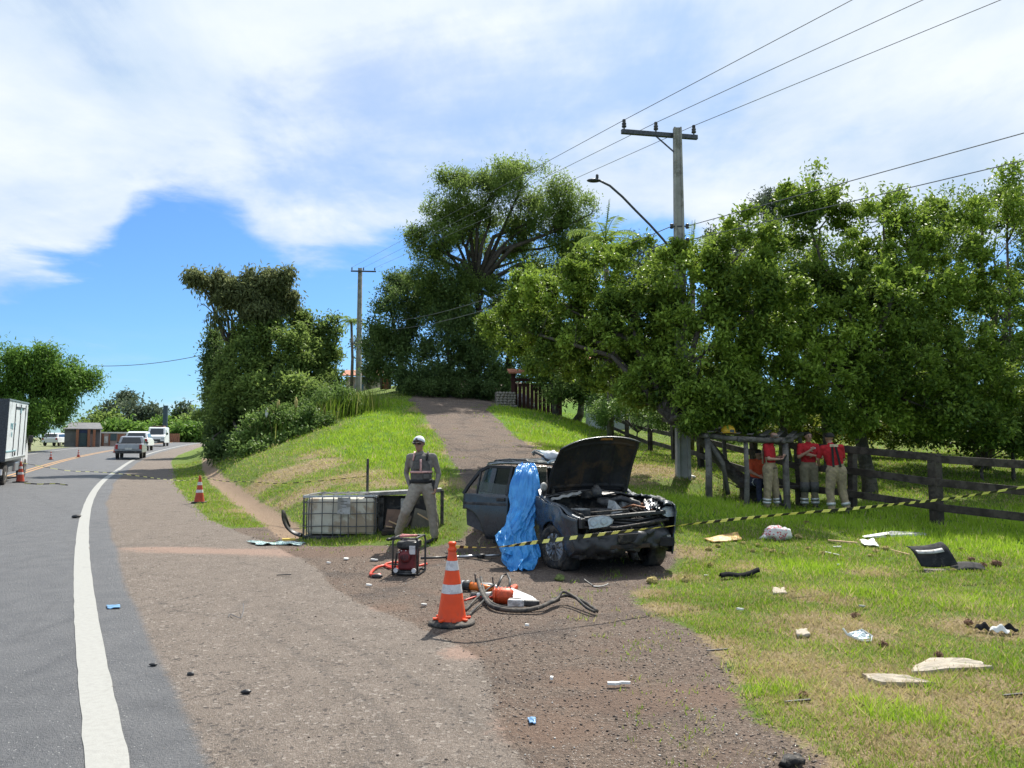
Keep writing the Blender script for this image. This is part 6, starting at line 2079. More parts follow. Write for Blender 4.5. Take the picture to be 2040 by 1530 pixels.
# telescopic ram / bar lying between the unit and the car
A, B = drop(838, 1117), drop(1062, 1108)
rm = empty('rescue_ram', A, 0, 'long grey rescue bar with black joints lying from the power unit towards the car', 'rescue tool')
V_ = B - A
for t0, t1, r_, m in ((0, .22, .018, m_black), (.22, .30, .030, m_black), (.30, .34, .018, m_alu), (.34, .50, .022, m_alu), (.50, .56, .032, m_black), (.56, .72, .016, m_alu), (.72, 1.0, .014, m_black)):
    MB().tube([V_ * t0 + Vector((0, 0, .035)), V_ * t1 + Vector((0, 0, .035))], r_, 10).build('bar_section', m, rm, smooth=True)

# ------------------------------------------------------------------ rescue tools behind the cone
m_org = pm('orange_tool_body', (.66, .16, .02), .4, .1, var=.15, bump=.1, scale=14)
m_redor = pm('red_orange_tool_body', (.50, .07, .02), .45, .1, var=.25, bump=.25, scale=22)
m_toolw = pm('white_tool_housing', (.62, .62, .60), .4, .1, var=.12, bump=.1, scale=16, col2=(.30, .29, .28))
T0 = drop(925, 1180)
t1r = empty('rescue_tool', T0, 0, 'orange and white hydraulic cutter lying with its black tip towards the cone', 'rescue tool')
X_ = lambda a, b, hz_=.06: drop(a, b) - T0 + Vector((0, 0, hz_))
MB().tube([X_(917, 1178, .07), X_(938, 1180, .07)], [.055, .055], 14).build('jaw_block', m_black, t1r)
for k in range(2):
    MB().tube([X_(922 + 9 * k, 1178.5, .07), X_(925 + 9 * k, 1178.8, .07)], .060, 14).build('collar', m_toolw, t1r)
MB().tube([X_(938, 1180, .07), X_(960, 1183, .07), X_(990, 1187, .07)], [.048, .043, .030], 14).build('cylinder', m_org, t1r, smooth=True)
MB().tube([X_(960, 1182, .10), X_(975, 1184, .105), X_(1000, 1189, .09)], [.02, .022, .02], 10).build('top_guard', m_toolw, t1r, smooth=True)
MB().tube([X_(950, 1195, .04), X_(975, 1195, .05), X_(1005, 1195, .06)], [.035, .035, .045], 12).build('valve_body', m_toolw, t1r, smooth=True)
MB().tube([X_(940, 1194, .04), X_(950, 1195, .04)], .038, 12).build('valve_knob', m_black, t1r)
for a, b in ((948, 1180), (983, 1186)):
    MB().bar(X_(a, b, .10), X_(a - 2, b, .20), .016).build('handle_stub', m_black, t1r)
T1 = drop(1000, 1205)
t2r = empty('rescue_tool', T1, 0, 'red-orange spreader with grey blades and long black tip lying behind the cone', 'rescue tool')
X_ = lambda a, b, hz_=.06: drop(a, b) - T1 + Vector((0, 0, hz_))
MB().tube([X_(982, 1203, .08), X_(995, 1203, .085), X_(1015, 1204, .085), X_(1022, 1204, .08)], [.07, .085, .085, .06], 14).build('body', m_redor, t2r, smooth=True)
for k in range(5):
    MB().tube([X_(985 + 7 * k, 1203, .085), X_(987 + 7 * k, 1203, .085)], .093, 14).build('body_ring', m_redor, t2r)
MB().tube([X_(1018, 1195, .10), X_(1028, 1192, .13)], [.05, .03], 10).build('valve_block', m_redor, t2r)
MB().tube([X_(992, 1192, .14), X_(1000, 1186, .21), X_(1010, 1184, .23), X_(1016, 1190, .19), X_(1015, 1197, .12)], .014, 8).build('carry_handle', m_black, t2r, smooth=True)
MB().add([X_(1018, 1196, .12), X_(1070, 1205, .05), X_(1072, 1209, .03), X_(1020, 1206, .03), X_(1018, 1198, .15), X_(1060, 1203, .08)], [(0, 1, 2, 3), (0, 4, 5, 1), (3, 2, 5, 4), (0, 3, 4), (1, 5, 2)]).build('blade', m_alu, t2r)
MB().bar(X_(1012, 1210, .05), X_(1045, 1211, .05), .07, .075).build('blade_housing', m_toolw, t2r, bevel=.01)
MB().bar(X_(1043, 1211, .05), X_(1075, 1211, .045), .06, .065).build('blade_tip', m_black, t2r, bevel=.015)
MB().bar(X_(1015, 1208.5, .088), X_(1038, 1209, .088), .03, .006).build('nameplate', m_black, t2r)
lay([(952, 1178, .10), (960, 1196, .05), (975, 1214, .02), (1000, 1222, .01), (1040, 1223, .0), (1075, 1220, .02), (1095, 1213, .03), (1113, 1204, .02)], .022, m_rubber, 'rubber_hose', 'thick grey-black hose curving in front of the rescue tools', 'hose')
lay([(958, 1172, .10), (966, 1196, .04), (982, 1212, .02), (1010, 1219, .01), (1050, 1219, .0), (1088, 1213, .02), (1105, 1206, .04), (1130, 1201, .05), (1160, 1210, .04), (1190, 1223, .0)], .017, m_rubber, 'rubber_trim_strip', 'long bent black trim strip trailing right of the rescue tools', 'trim strip')
lay([(1070, 1222, .02), (1090, 1215, .03), (1110, 1208, .05), (1122, 1203, .10), (1145, 1208, .07), (1168, 1219, .02), (1185, 1224)], .015, m_rubber, 'rubber_trim_strip', 'short black trim strip arching over the gravel beside the longer one', 'trim strip')
lay([(985, 1186, .10), (965, 1194, .06), (945, 1206, .03), (928, 1220, 0)], .012, m_rubber, 'rubber_hose', 'thin black hose passing behind the large cone, upper one', 'hose')
lay([(992, 1192, .10), (972, 1202, .05), (950, 1218, .02), (932, 1232, 0)], .012, m_rubber, 'rubber_hose', 'thin black hose passing behind the large cone, lower one', 'hose')
lay([(1000, 1196, .05), (975, 1198, .02), (950, 1196, .02), (925, 1200, 0)], .010, m_redhose, 'hydraulic_hose', 'thin red hose under the white and orange cutter', 'hose')

# ------------------------------------------------------------------ water tank in its cage
m_tank = pm('milky_tank_plastic', (.58, .54, .44), .45, 0, var=.08, scale=3, bump=.15, col2=(.36, .27, .18), amount=.45)
m_cage = pm('dull_cage_steel', (.11, .11, .11), .5, .6, var=.2, bump=.1, scale=20)
ib = drop(602, 1076) + Vector((0, .05, 0))
ibr = empty('water_tank', ib, R(-4), 'dirty white plastic water tank in a dented steel cage lying by the ditch', 'tank')
TW, TD, TH = 1.30, .95, .70
tk = MB().box((TW / 2, TD / 2, TH / 2 + .06), (TW - .08, TD - .08, TH - .06)).build('tank', m_tank, ibr, bevel=.05)
MB().box((TW / 2, TD / 2, .03), (TW, TD, .08)).build('pallet', m_black, ibr, bevel=.01)
MB().bar((0, -.01, TH + .06), (TW, -.01, TH + .08), .035, .035).build('top_rail', m_alu, ibr)
MB().bar((0, TD, TH + .06), (TW, TD, TH + .08), .035, .035).build('top_rail', m_alu, ibr)
for x in (0, TW):
    MB().bar((x, 0, TH + .065), (x, TD, TH + .065), .035, .035).build('top_rail', m_alu, ibr)
for k, x in enumerate((.02, .10, .15, .34, .54, .68, .82, .96, 1.14, 1.28)):
    MB().tube([(x, -.012, .05), (x + .01 * math.sin(k * 3), -.012 - .01 * (k % 2), .4), (x + .005, -.012, TH + .06)], .009, 6).build('cage_bar', m_cage, ibr)
for z in (.24, .46, .66):
    MB().tube([(0, -.02, z - .01), (.4, -.024, z + .008), (.9, -.016, z), (TW, -.02, z + .012)], .010, 6).build('cage_bar', m_cage, ibr)
for k in range(6):
    y = .02 + k * (TD - .04) / 5
    for x in (-.01, TW + .01):
        MB().tube([(x, y, .05), (x, y, TH + .06)], .009, 6).build('cage_bar', m_cage, ibr)
for z in (.24, .46, .66):
    for x in (-.015, TW + .015):
        MB().tube([(x, 0, z), (x, TD, z)], .009, 6).build('cage_bar', m_cage, ibr)
for k in range(6):
    MB().tube([(.1 + k * .22, 0, TH + .09), (.1 + k * .22, TD, TH + .09)], .009, 6).build('cage_bar', m_cage, ibr)
lp_ = MB().box((.74, -.034, TH - .10), (.23, .012, .30), rot=.02).build('label_plate', m_batt, ibr, bevel=.004)
for k in range(3):
    MB().box((.74, -.042, TH - .02 - .05 * k), (.12 - .02 * k, .002, .010)).build('print_line', m_cage, lp_)
# curled black mudguard on its left
MB().grid(lambda u, v: Vector((-.05 - .33 * math.sin(u * 1.7) + .10 * v * (u - .4), .05 + .35 * v + .06 * math.sin(u * 5), .04 + .48 * u * u * (1 - .55 * v) + .05 * math.sin(v * 5))), 16, 10).build('mudguard', m_black, smooth=True, solid=.012, loc=ib + Vector((-.02, .05, 0)), label='curled black mudguard leaning at the left end of the water tank', cat='mudguard')

# wrecked trailer on its side behind the tank
tr0 = drop(760, 1066) + Vector((0, .30, 0))
trl = empty('wrecked_trailer', tr0, R(3), 'overturned small trailer with pale beam, dark floor and splintered brown boards', 'trailer')
m_brown = pm('brown_plywood', (.16, .10, .075), .8, 0, var=.2, scale=6, bump=.3, col2=(.09, .07, .055))
m_tan = pm('fresh_split_batten', (.50, .34, .20), .8, 0, var=.15, scale=14, bump=.2)
m_dkpan = pm('dark_trailer_floor', (.035, .035, .036), .75, 0, var=.35, scale=7, bump=.2, col2=(.10, .095, .085))
m_paleb = pm('pale_dusty_beam', (.30, .30, .29), .6, .2, var=.15, scale=8, bump=.15, col2=(.15, .14, .13))
tzl = at(735, 984, 14.0) - tr0; tzr = at(880, 976, 14.2) - tr0
tzl = Matrix.Rotation(R(-3), 3, 'Z') @ tzl; tzr = Matrix.Rotation(R(-3), 3, 'Z') @ tzr
MB().bar(tzl, tzr, .30, .07).build('side_beam', m_paleb, trl, bevel=.012)
MB().bar(tzl + Vector((-.06, -.10, -.03)), tzl + Vector((.10, -.10, -.03)), .12, .10).build('beam_end', m_black, trl, bevel=.01)
zt = tzl.z - .04
MB().box((.35, .15, zt / 2), (1.05, .05, zt)).build('floor_board', m_dkpan, trl)
MB().box((-.10, .02, zt - .20), (.18, .10, .36)).build('rail_bracket', m_black, trl, bevel=.01)
MB().box((-.06, .0, .28), (.08, .06, .52)).build('upright', m_black, trl)
MB().box((1.03, .02, .36), (.06, .06, .80)).build('upright', m_black, trl)
MB().box((.40, -.02, zt - .14), (.22, .05, .20)).build('number_board', m_batt, trl, bevel=.01)
MB().prism([(.02, .10), (.42, .12), (.50, .30), (.34, .42), (.06, .44)], 0, .03, lambda v: Vector((v.x, -.16 - v.z + v.y * .15, v.y))).build('plywood_panel', m_brown, trl)
MB().prism([(.45, .02), (1.0, .08), (.96, .34), (.55, .45)], 0, .03, lambda v: Vector((v.x, -.05 - v.z + v.y * .1, v.y))).build('plywood_panel', pm('olive_grey_panel', (.13, .12, .095), .85, 0, var=.2, bump=.3), trl)
for a, b in (((.10, -.22, .24), (.28, -.20, .16)), ((.05, -.24, .15), (.16, -.22, .13)), ((.60, -.14, .36), (.80, -.12, .24)), ((.30, -.12, .44), (.40, -.12, .40))):
    MB().bar(a, b, .035, .02).build('batten', m_tan, trl)
MB().lathe([(.13, -.07), (.23, -.08), (.25, -.05), (.25, .05), (.23, .08), (.13, .07)], 24, (.62, .36, .26), axis=(0, 1, .1), cap=True).build('wheel', m_rubber, trl, smooth=True)
MB().box((.18, -.24, .05), (.38, .28, .10)).build('tool_box', m_under, trl, bevel=.02)

# crushed green glass on the ground
gl0 = drop(545, 1086)
gpts = [drop(*p) for p in [(490, 1080), (520, 1078), (560, 1083), (606, 1082), (596, 1089), (570, 1093), (540, 1092), (515, 1088)]]
def shard(u, v):
    a = gpts[0].lerp(gpts[3], u); b = gpts[7].lerp(gpts[4], u)
    p = a.lerp(b, v)
    return p - gl0 + Vector((.03 * math.sin(v * 20), .22 * math.sin(u * math.pi) * (v - .5), .025 + .022 * mnoise.noise(Vector((u * 9, v * 4, 1))) + .012 * math.sin(u * 11)))
MB().grid(shard, 34, 12).build('broken_glass', glass_mat('crushed_green_glass', (.30, .46, .42), .85, .25, .9), smooth=False, solid=.006, loc=gl0, label='crushed sheet of pale green safety glass lying at the edge of the shoulder', cat='broken glass')
MB().box((0, 0, .02), (.22, .10, .03), rot=.3).build('plastic_piece', pm('yellow_plastic_piece', (.62, .45, .08), .5, bump=.1), loc=drop(575, 1079) + Vector((0, 0, .02)), label='small yellow scrap beside the crushed green glass', cat='debris')

# ------------------------------------------------------------------ debris on the lawn
m_straw = pm('yellow_straw', (.40, .32, .12), .95, 0, var=.35, scale=30, bump=.8, bd=.01)
m_coir = pm('green_moss_ball', (.16, .20, .06), .95, 0, var=.35, scale=30, bump=.8, bd=.01)
m_clod = pm('brown_clod', (.16, .085, .05), .95, 0, var=.35, scale=26, bump=.9, bd=.01)
m_paper = pm('white_scrap', (.68, .67, .64), .6, 0, var=.08, scale=14, bump=.2)
m_sand = pm('pale_sandstone', (.36, .315, .25), .9, 0, var=.12, scale=6, bump=.5, bd=.01, col2=(.28, .225, .165), amount=.4)
m_yel = pm('yellow_painted_board', (.58, .35, .10), .6, 0, var=.15, scale=6, bump=.2, col2=(.38, .22, .09))
m_matteblk = pm('matte_black_plastic', (.016, .016, .017), .95, 0, var=.3, scale=14, bump=.2, spec=.1)
m_bluep = pm('blue_plastic_scrap', (.12, .25, .42), .4, bump=.2)


def tuft_ball(name, label, px, py, r, mat, seed, cat='straw clump', group=None, flat=.6):
    """matted handful of fibres: lumpy core with a bristle of strands"""
    g = random.Random(seed)
    p = drop(px, py)
    root = empty(name, p + Vector((0, 0, r * .25)), 0, label, cat, group)
    MB().ell((0, 0, r * flat * .5), (r, r * .9, r * flat), 14, 9, jit=.55, seed=seed).build('core', mat, root, smooth=True)
    mb = MB()
    for k in range(70):
        a, el = g.uniform(0, 6.28), g.uniform(-.2, 1.4)
        d = Vector((math.cos(a) * math.cos(el), math.sin(a) * math.cos(el), math.sin(el)))
        q = Vector((d.x * r * .85, d.y * r * .8, r * flat * .5 + d.z * r * flat * .85))
        t = (d + Vector((g.uniform(-.9, .9), g.uniform(-.9, .9), g.uniform(-.5, .5)))).normalized()
        s = t.cross(Vector((0, 0, 1))).normalized() * .004
        mb.add([q - s, q + s, q + t * r * g.uniform(.35, .8)], [(0, 1, 2)])
    mb.build('fibres', mat, root, kind='stuff')
    return root


sc = [(1115, 1158, .065, m_coir, 'mossy green ball on the shaded gravel in front of the car', 'moss ball', None), (1300, 1163, .068, m_straw, 'yellow straw ball on the gravel edge right of the car shadow', 'straw clump', None), (1365, 1160, .055, m_straw, 'flattened straw tuft just right of the yellow straw ball', 'straw clump', None)]
gr_ = 'loose yellow straw tufts strewn on the lawn'
straw_lb = ['straw tuft directly below the yellow-brown board', 'smaller straw tuft touching the lower edge of the yellow-brown board', 'straw tuft just left below the patterned bag', 'straw tuft directly below the patterned bag', 'straw tuft two steps below right of the patterned bag',
            'lowest straw tuft of the trail below the patterned bag', 'flattest straw tuft left of the patterned bag trail', 'bushy straw tuft pressed against the right side of the patterned bag', 'straw tuft behind the right end of the patterned bag', 'lone straw tuft between the bag and the white slivers',
            'straw tuft beside the thin white sliver mid lawn', 'straw tuft just below the crumpled white sheet', 'largest straw tuft right of the crumpled white sheet', 'straw tuft nearest the camera below the crumpled sheet', 'straw tuft above the long black trim piece', 'straw tuft under the lip of the torn bumper',
            'small straw tuft tucked beside the torn bumper lip', 'straw tuft at the right tip of the torn bumper', 'tiny straw tuft above left of the yellow-brown board', 'tiny straw tuft just right of the yellow-brown board']
clod_lb = ['brown clod in the shade line behind the patterned bag', 'small brown clod on the bright grass above the torn bumper wing', 'dark red-brown clod farthest right beyond the torn bumper', 'brown clod beside the right tip of the torn bumper', 'brown clod behind the torn bumper wing', 'dark clod mid lawn below the thin splinter',
           'brown clod right of the broken clear lamp cover', 'clod at the top corner of the largest stone slab', 'clod in the grass between the mirror housing and the slabs', 'clod where the dry grass meets the lower gravel']
for k, (a, b, r) in enumerate([(1412, 1097, .06), (1430, 1090, .05), (1510, 1090, .06), (1525, 1098, .05), (1540, 1102, .06), (1558, 1106, .05), (1500, 1100, .045), (1590, 1072, .07), (1575, 1066, .05), (1610, 1096, .05), (1640, 1104, .045), (1745, 1102, .06), (1765, 1096, .065), (1735, 1110, .05), (1415, 1128, .05), (1900, 1140, .05), (1918, 1135, .045), (1955, 1128, .05), (1430, 1075, .04), (1480, 1085, .05)]):
    sc.append((a, b, r * .8, m_straw, straw_lb[k], 'straw clump', gr_))
for k, (a, b, r) in enumerate([(1606, 1045, .07), (1915, 1098, .055), (1985, 1128, .085), (1960, 1130, .06), (1935, 1118, .06), (1705, 1232, .055), (1760, 1290, .05), (1870, 1310, .045), (1930, 1245, .05), (1600, 1390, .04)]):
    sc.append((a, b, r * .8, m_clod, clod_lb[k], 'earth clod', 'torn earth clods on the lawn'))
for k, (a, b, r, m, lb, ct_, gg) in enumerate(sc):
    tuft_ball('moss_ball' if ct_ == 'moss ball' else ('straw_clump' if m is m_straw else 'earth_clod'), lb, a, b, r, m, 100 + k, ct_, gg)


def plate(name, label, pts, th, mat, cat='debris', h=.01, warp=.02, seed=0, group=None, n=10, tilt=None):
    """curved sheet spanning four photographed ground spots: left, right, right-near, left-near"""
    P = [drop(p[0], p[1]) + Vector((0, 0, p[2] if len(p) > 2 else 0)) for p in pts]
    c = sum(P, Vector()) / 4

    def fn(u, v):
        p = P[0].lerp(P[1], u).lerp(P[3].lerp(P[2], u), v)
        s = min(1, 6 * min(u, 1 - u, 1)) 
        p = p + Vector((warp * .8 * mnoise.noise(Vector((u * 3, v * 3, seed))), warp * .8 * mnoise.noise(Vector((u * 3, v * 3, seed + 5))), h + warp * (mnoise.noise(Vector((u * 2.5, v * 2.5, seed + 9))) + .5)))
        return p - c
    return MB().grid(fn, n, n).build(name, mat, smooth=True, solid=th, loc=c, label=label, cat=cat, group=group)


plate('painted_board', 'bent yellow-brown board lying on the lawn left of the patterned bag', [(1400, 1076), (1470, 1068, .04), (1478, 1080, .01), (1420, 1083)], .012, m_yel, 'board', .015, .02, 3)
# patterned bag
m_bag = NT('red_white_printed_cloth')
_co = m_bag.coord('Object'); _v = m_bag.n('ShaderNodeTexVoronoi'); m_bag.l(_co, _v.inputs['Vector']); _v.inputs['Scale'].default_value = 26
_c = m_bag.mix(m_bag.ss(_v.outputs['Distance'], .35, .5), (.50, .10, .12), (.62, .58, .58))
m_bagm = m_bag.end(m_bag.bsdf(_c, .8, 0, .3, m_bag.bump(m_bag.noise(_co, 18, 5), .5, .02)))
bgp = drop(1545, 1076)
bg_ = empty('cloth_bag', bgp, 0, 'stuffed red and white patterned cloth bag lying on the lawn', 'bag')
MB().ell((0, 0, .10), (.19, .14, .13), 24, 14, jit=.35, seed=3).build('bag', m_bagm, bg_, smooth=True)
MB().ell((.17, .02, .10), (.10, .10, .10), 16, 10, jit=.4, seed=6).build('lining', m_paper, bg_, smooth=True)
MB().tube([(-.14, -.02, .06), (-.22, -.04, .05), (-.27, -.02, .03)], [.05, .03, .01], 8).build('bag_corner', m_paper, bg_, smooth=True)
# long metal strip
a_, b_ = drop(1722, 1073), drop(1846, 1068)
ms = empty('metal_strip', a_, 0, 'long bent grey metal door strip lying across the lawn', 'metal strip')
D_ = b_ - a_
MB().add([Vector((0, 0, .02)), Vector((0, .10, .03)), D_ * .5 + Vector((0, .14, .09)), D_ * .35 + Vector((0, 0, .05)), D_ + Vector((0, .10, .05)), D_ + Vector((0, 0, .04)), D_ * .98 + Vector((0, -.02, .01)), D_ * .35 + Vector((0, -.02, .0))],
         [(0, 3, 2, 1), (3, 5, 4, 2), (3, 7, 6, 5), (0, 7, 3)]).build('strip', m_alu, ms, solid=.006)
MB().box(D_ * .36 + Vector((0, -.01, .03)), (.07, .04, .05)).build('bracket', m_black, ms)
plate('paper_scrap', 'crumpled white sheet right of the pale wooden stick', [(1712, 1080), (1740, 1081, .03), (1752, 1093, .01), (1722, 1090)], .004, m_paper, 'paper', .02, .03, 4)
a_ = drop(1650, 1080); b_ = drop(1708, 1085)
MB().bar(Vector((0, 0, .03)), b_ - a_ + Vector((0, 0, .03)), .05, .02).build('wooden_stick', m_tan, loc=a_, label='pale flat stick lying in the grass left of the crumpled sheet', cat='stick')
a_ = drop(1660, 1091); MB().bar(Vector((0, 0, .015)), Vector((.12, -.01, .02)), .03, .012).build('plastic_piece', m_paper, loc=a_, label='short white sliver below the pale flat stick', cat='debris')
a_ = drop(1775, 1099); b_ = drop(1812, 1110)
MB().bar(Vector((0, 0, .03)), b_ - a_ + Vector((0, 0, .04)), .022, .012).build('wooden_stick', m_tan, loc=a_, label='thin pale stick pointing at the torn black bumper', cat='stick')
a_ = drop(1644, 1102); b_ = drop(1672, 1108)
MB().bar(Vector((0, 0, .02)), b_ - a_ + Vector((0, 0, .02)), .02, .01).build('plastic_piece', m_paper, loc=a_, label='thin white sliver beside a straw tuft mid lawn', cat='debris')
# torn bumper corner
m_bump = pm('grey_black_bumper_plastic', (.020, .021, .023), .85, 0, var=.25, scale=10, bump=.15, spec=.15, col2=(.05, .048, .046), amount=.4)
bp = drop(1875, 1137)
bu = empty('torn_bumper', bp, 0, 'large torn black bumper corner lying on the bright lawn at the right', 'bumper')
q = lambda px, py, dd, h=0: at(px, py, bp.y + dd) - bp
F4 = [q(1806, 1092, .22), q(1874, 1083, .26), q(1908, 1128, .02), q(1836, 1132, -.04)]


def bfn(u, v):
    p = F4[0].lerp(F4[1], u).lerp(F4[3].lerp(F4[2], u), v)
    return p + Vector((0, -.06 * math.sin(v * math.pi), .03 * math.sin(v * 6) * (1 - v) + .05 * (u - .5) ** 2 * 2))


MB().grid(bfn, 14, 16).build('bumper_shell', m_bump, bu, smooth=True, solid=.012)
MB().grid(lambda u, v: bfn(.06 + .75 * u, .27 + .13 * v) + Vector((0, -.035, .012)), 10, 3).build('plate_recess', m_batt, bu, smooth=True, solid=.006)
MB().grid(lambda u, v: F4[3].lerp(F4[2] + Vector((.10, 0, -.02)), u) + Vector((.0, -.04 - .10 * v, -.005 - .055 * v - .04 * math.sin(u * 3.1) * v)), 16, 5).build('lower_lip', pm('tan_scuffed_plastic', (.12, .10, .075), .7, 0, var=.2, bump=.2), bu, smooth=True, solid=.012)
MB().grid(lambda u, v: q(1888, 1122, .08).lerp(q(1953, 1122, .12), u) + Vector((0, -.16 * v, -.01 - .075 * v + .03 * math.sin(u * 3))), 14, 5).build('bumper_wing', m_bump, bu, smooth=True, solid=.012)
# dark trim piece
a_, b_ = drop(1435, 1158), drop(1512, 1153)
D_ = b_ - a_
MB().grid(lambda u, v: D_ * u + Vector((0, .10 * (v - .5), .05 + .045 * math.sin(v * math.pi) + .05 * max(0, u - .8) * 4 + .012 * math.sin(u * 9))), 18, 6).build('trim_piece', m_matteblk, smooth=True, solid=.01, loc=a_, label='long black plastic trim piece lying alone in the lawn', cat='trim piece')
# crescent piece by the car shadow
a_ = drop(1182, 1170)
cr_ = empty('trim_piece', a_, 0, 'broken crescent of black and pale trim at the edge of the car shadow', 'trim piece')
MB().grid(lambda u, v: Vector((-.10 + .10 * u, .08 - .08 * u + .04 * v, .07 - .06 * u + .01 * v)), 8, 4).build('black_half', m_black, cr_, smooth=True, solid=.01)
MB().grid(lambda u, v: Vector((.0 + .18 * u, -.01 + .05 * math.sin(u * 3) * -1 + .04 * v, .012 + .03 * u * u)), 10, 4).build('pale_half', m_batt, cr_, smooth=True, solid=.01)
# sandstone slabs
for lb, pts, sd in (('largest pale sandstone slab lying flush in the dry grass', [(1850, 1316), (1930, 1316), (1985, 1334), (1798, 1346)], 1), ('long pale stone slab sunk in the grass below the largest one', [(1712, 1348), (1800, 1350), (1870, 1368), (1745, 1366)], 2)):
    P_ = [drop(*q_) for q_ in pts]; c_ = sum(P_, Vector()) / 4
    n_ = 22; ring = []
    for k_ in range(n_):
        t_ = k_ / n_ * 4; i_ = int(t_) % 4
        q_ = P_[i_].lerp(P_[(i_ + 1) % 4], t_ - int(t_)) - c_
        q_ *= .92 + .22 * mnoise.noise(Vector((k_ * .55, sd * 7, 0)))
        ring.append(Vector((q_.x, q_.y, q_.z)))
    vs_ = [Vector((0, 0, .034))] + [r_ * .6 + Vector((0, 0, .036 + .006 * math.sin(k_ * 2.1))) for k_, r_ in enumerate(ring)] + [r_ + Vector((0, 0, .026)) for r_ in ring] + [r_ * 1.02 - Vector((0, 0, .03)) for r_ in ring]
    fs_ = [(0, 1 + k_, 1 + (k_ + 1) % n_) for k_ in range(n_)] + [(1 + o_ * n_ + k_, 1 + (o_ + 1) * n_ + k_, 1 + (o_ + 1) * n_ + (k_ + 1) % n_, 1 + o_ * n_ + (k_ + 1) % n_) for o_ in (0, 1) for k_ in range(n_)]
    MB().add(vs_, fs_).build('stone_slab', m_sand, loc=c_, label=lb, cat='stone slab', group='pale stone slabs in the lawn')
plate('stone', 'small pinkish flat stone in the lawn left of the clear plastic scrap', [(1585, 1262), (1608, 1261), (1614, 1272), (1588, 1273)], .03, m_sand, 'stone', .015, .02, 3)
plate('stone', 'flat pale stone in the lawn below the long black trim', [(1540, 1176), (1562, 1176), (1568, 1186), (1540, 1187)], .025, m_sand, 'stone', .01, .02, 4)
plate('stone', 'grey stone half buried at the bottom edge of the gravel', [(1562, 1518), (1592, 1518), (1605, 1532), (1552, 1532)], .03, m_bay, 'stone', .02, .02, 5)
# white shard on gravel
MB().prism([(-.075, -.02), (-.02, -.028), (.03, .0), (.085, -.005), (.09, .012), (.03, .022), (-.01, .005), (-.07, .012)], .006, .022).build('plastic_shard', m_paper, loc=drop(1231, 1369) + Vector((0, 0, .015)), label='white wavy plastic shard on the dark gravel', cat='debris')
for k, (px, py, w_, d2, lb) in enumerate([(1099, 1357, .03, .05, 'small white chip on the gravel left of the wavy shard'), (690, 1116, .09, .12, 'pale foam block on the gravel left of the power unit'), (746, 1118, .14, .06, 'flat cream scrap behind the red hose'), (655, 1124, .08, .04, 'thin white scrap near the shoulder rim'), (735, 1169, .09, .05, 'white scrap just below the power unit'), (845, 1209, .08, .07, 'grey crushed scrap left of the large cone'),
                                          (1475, 1218, .10, .03, 'white strip lying mid lawn above the grass edge'), (1718, 1212, .09, .03, 'thin grey-white splinter above the dark clod'), (1670, 1128, .06, .05, 'white foam crumb near the middle of the lawn'), (1407, 1150, .07, .03, 'tiny white scrap left of the long black trim'), (862, 1280, .0, .0, ''), (1050, 1250, .05, .03, 'pale chip in the gravel right of the large cone'), (935, 1170, .06, .03, 'orange-lit pale chip behind the white cutter')]):
    if not lb: continue
    w_, d2 = w_ * .75, d2 * .75
    p = drop(px, py)
    MB().prism([(-w_ * .5, -d2 * .5), (w_ * .4, -d2 * .45), (w_ * .5, d2 * .3), (-w_ * .2, d2 * .5), (-w_ * .55, d2 * .2)], .0, .018, lambda v: Matrix.Rotation(.1, 3, 'Y') @ v).build('scrap', m_paper if 'grey' not in lb else m_batt, loc=p + Vector((0, 0, .015)), label=lb, cat='debris')
# clear plastic frame scrap, black-white mask shaped scrap
p = drop(1715, 1278)
cl = empty('lamp_fragment', p, 0, 'broken clear lamp cover with white rim standing in the grass', 'debris')
MB().tube([(-.13, .05, .10), (-.10, .03, .05), (-.02, -.06, .02), (.06, -.06, .02), (.09, -.02, .05), (.03, .05, .09)], .009, 6).build('rim', m_paper, cl)
MB().add([(-.10, .03, .06), (-.02, -.06, .03), (.08, -.04, .04), (.02, .05, .09)], [(0, 1, 2, 3)]).build('cover', m_shatter, cl, solid=.004)
p = drop(1990, 1262)
cl = empty('broken_mirror', p, 0, 'black and white broken mirror housing at the right edge of the lawn', 'debris')
def shell_bit(c, w, h, a, mat, nm):
    M = Matrix.Rotation(a, 3, 'Z')
    MB().grid(lambda u, v: M @ Vector(((u - .5) * w, (v - .5) * h, .015 + .05 * math.sin(u * 3.0) * math.sin(v * 3.1) + .012 * math.sin(u * 13))) + Vector(c), 12, 8).build(nm, mat, cl, smooth=False, solid=.006)


shell_bit((-.09, .08, .01), .13, .09, -.6, m_matteblk, 'black_shell')
shell_bit((.0, -.01, .01), .15, .07, -.5, m_paper, 'white_shell')
shell_bit((.10, .03, .01), .16, .045, -.35, m_matteblk, 'black_arm')
for px, py, lb in ((2025, 1390, 'thin black strip at the right edge beyond the stone slabs'), (1590, 1403, 'dark stick in the dry grass below the green tufts'), (1430, 1300, 'dark broken twig lying where gravel meets grass'), (565, 1148, 'small dark sliver on the paved shoulder'), (910, 1081, 'dark lump lying on the gravel left of the car')):
    p = drop(px, py)
    MB().bar((-.09, 0, .015), (.09, .03, .02), .018, .010).build('trim_piece', m_black, loc=p, label=lb, cat='debris')
lay([(455, 1232), (458, 1226), (468, 1232, .01), (480, 1233), (485, 1224, .04), (484, 1217, .06)], .0035, m_wire, 'bent_wire', 'thin dark wire squiggle lying on the shoulder', 'wire', 5)
plate('blue_scrap', 'small flattened blue bottle beside the white edge line', [(212, 1208), (238, 1207), (240, 1213), (214, 1214)], .006, m_bluep, 'debris', .008, .01, 5)
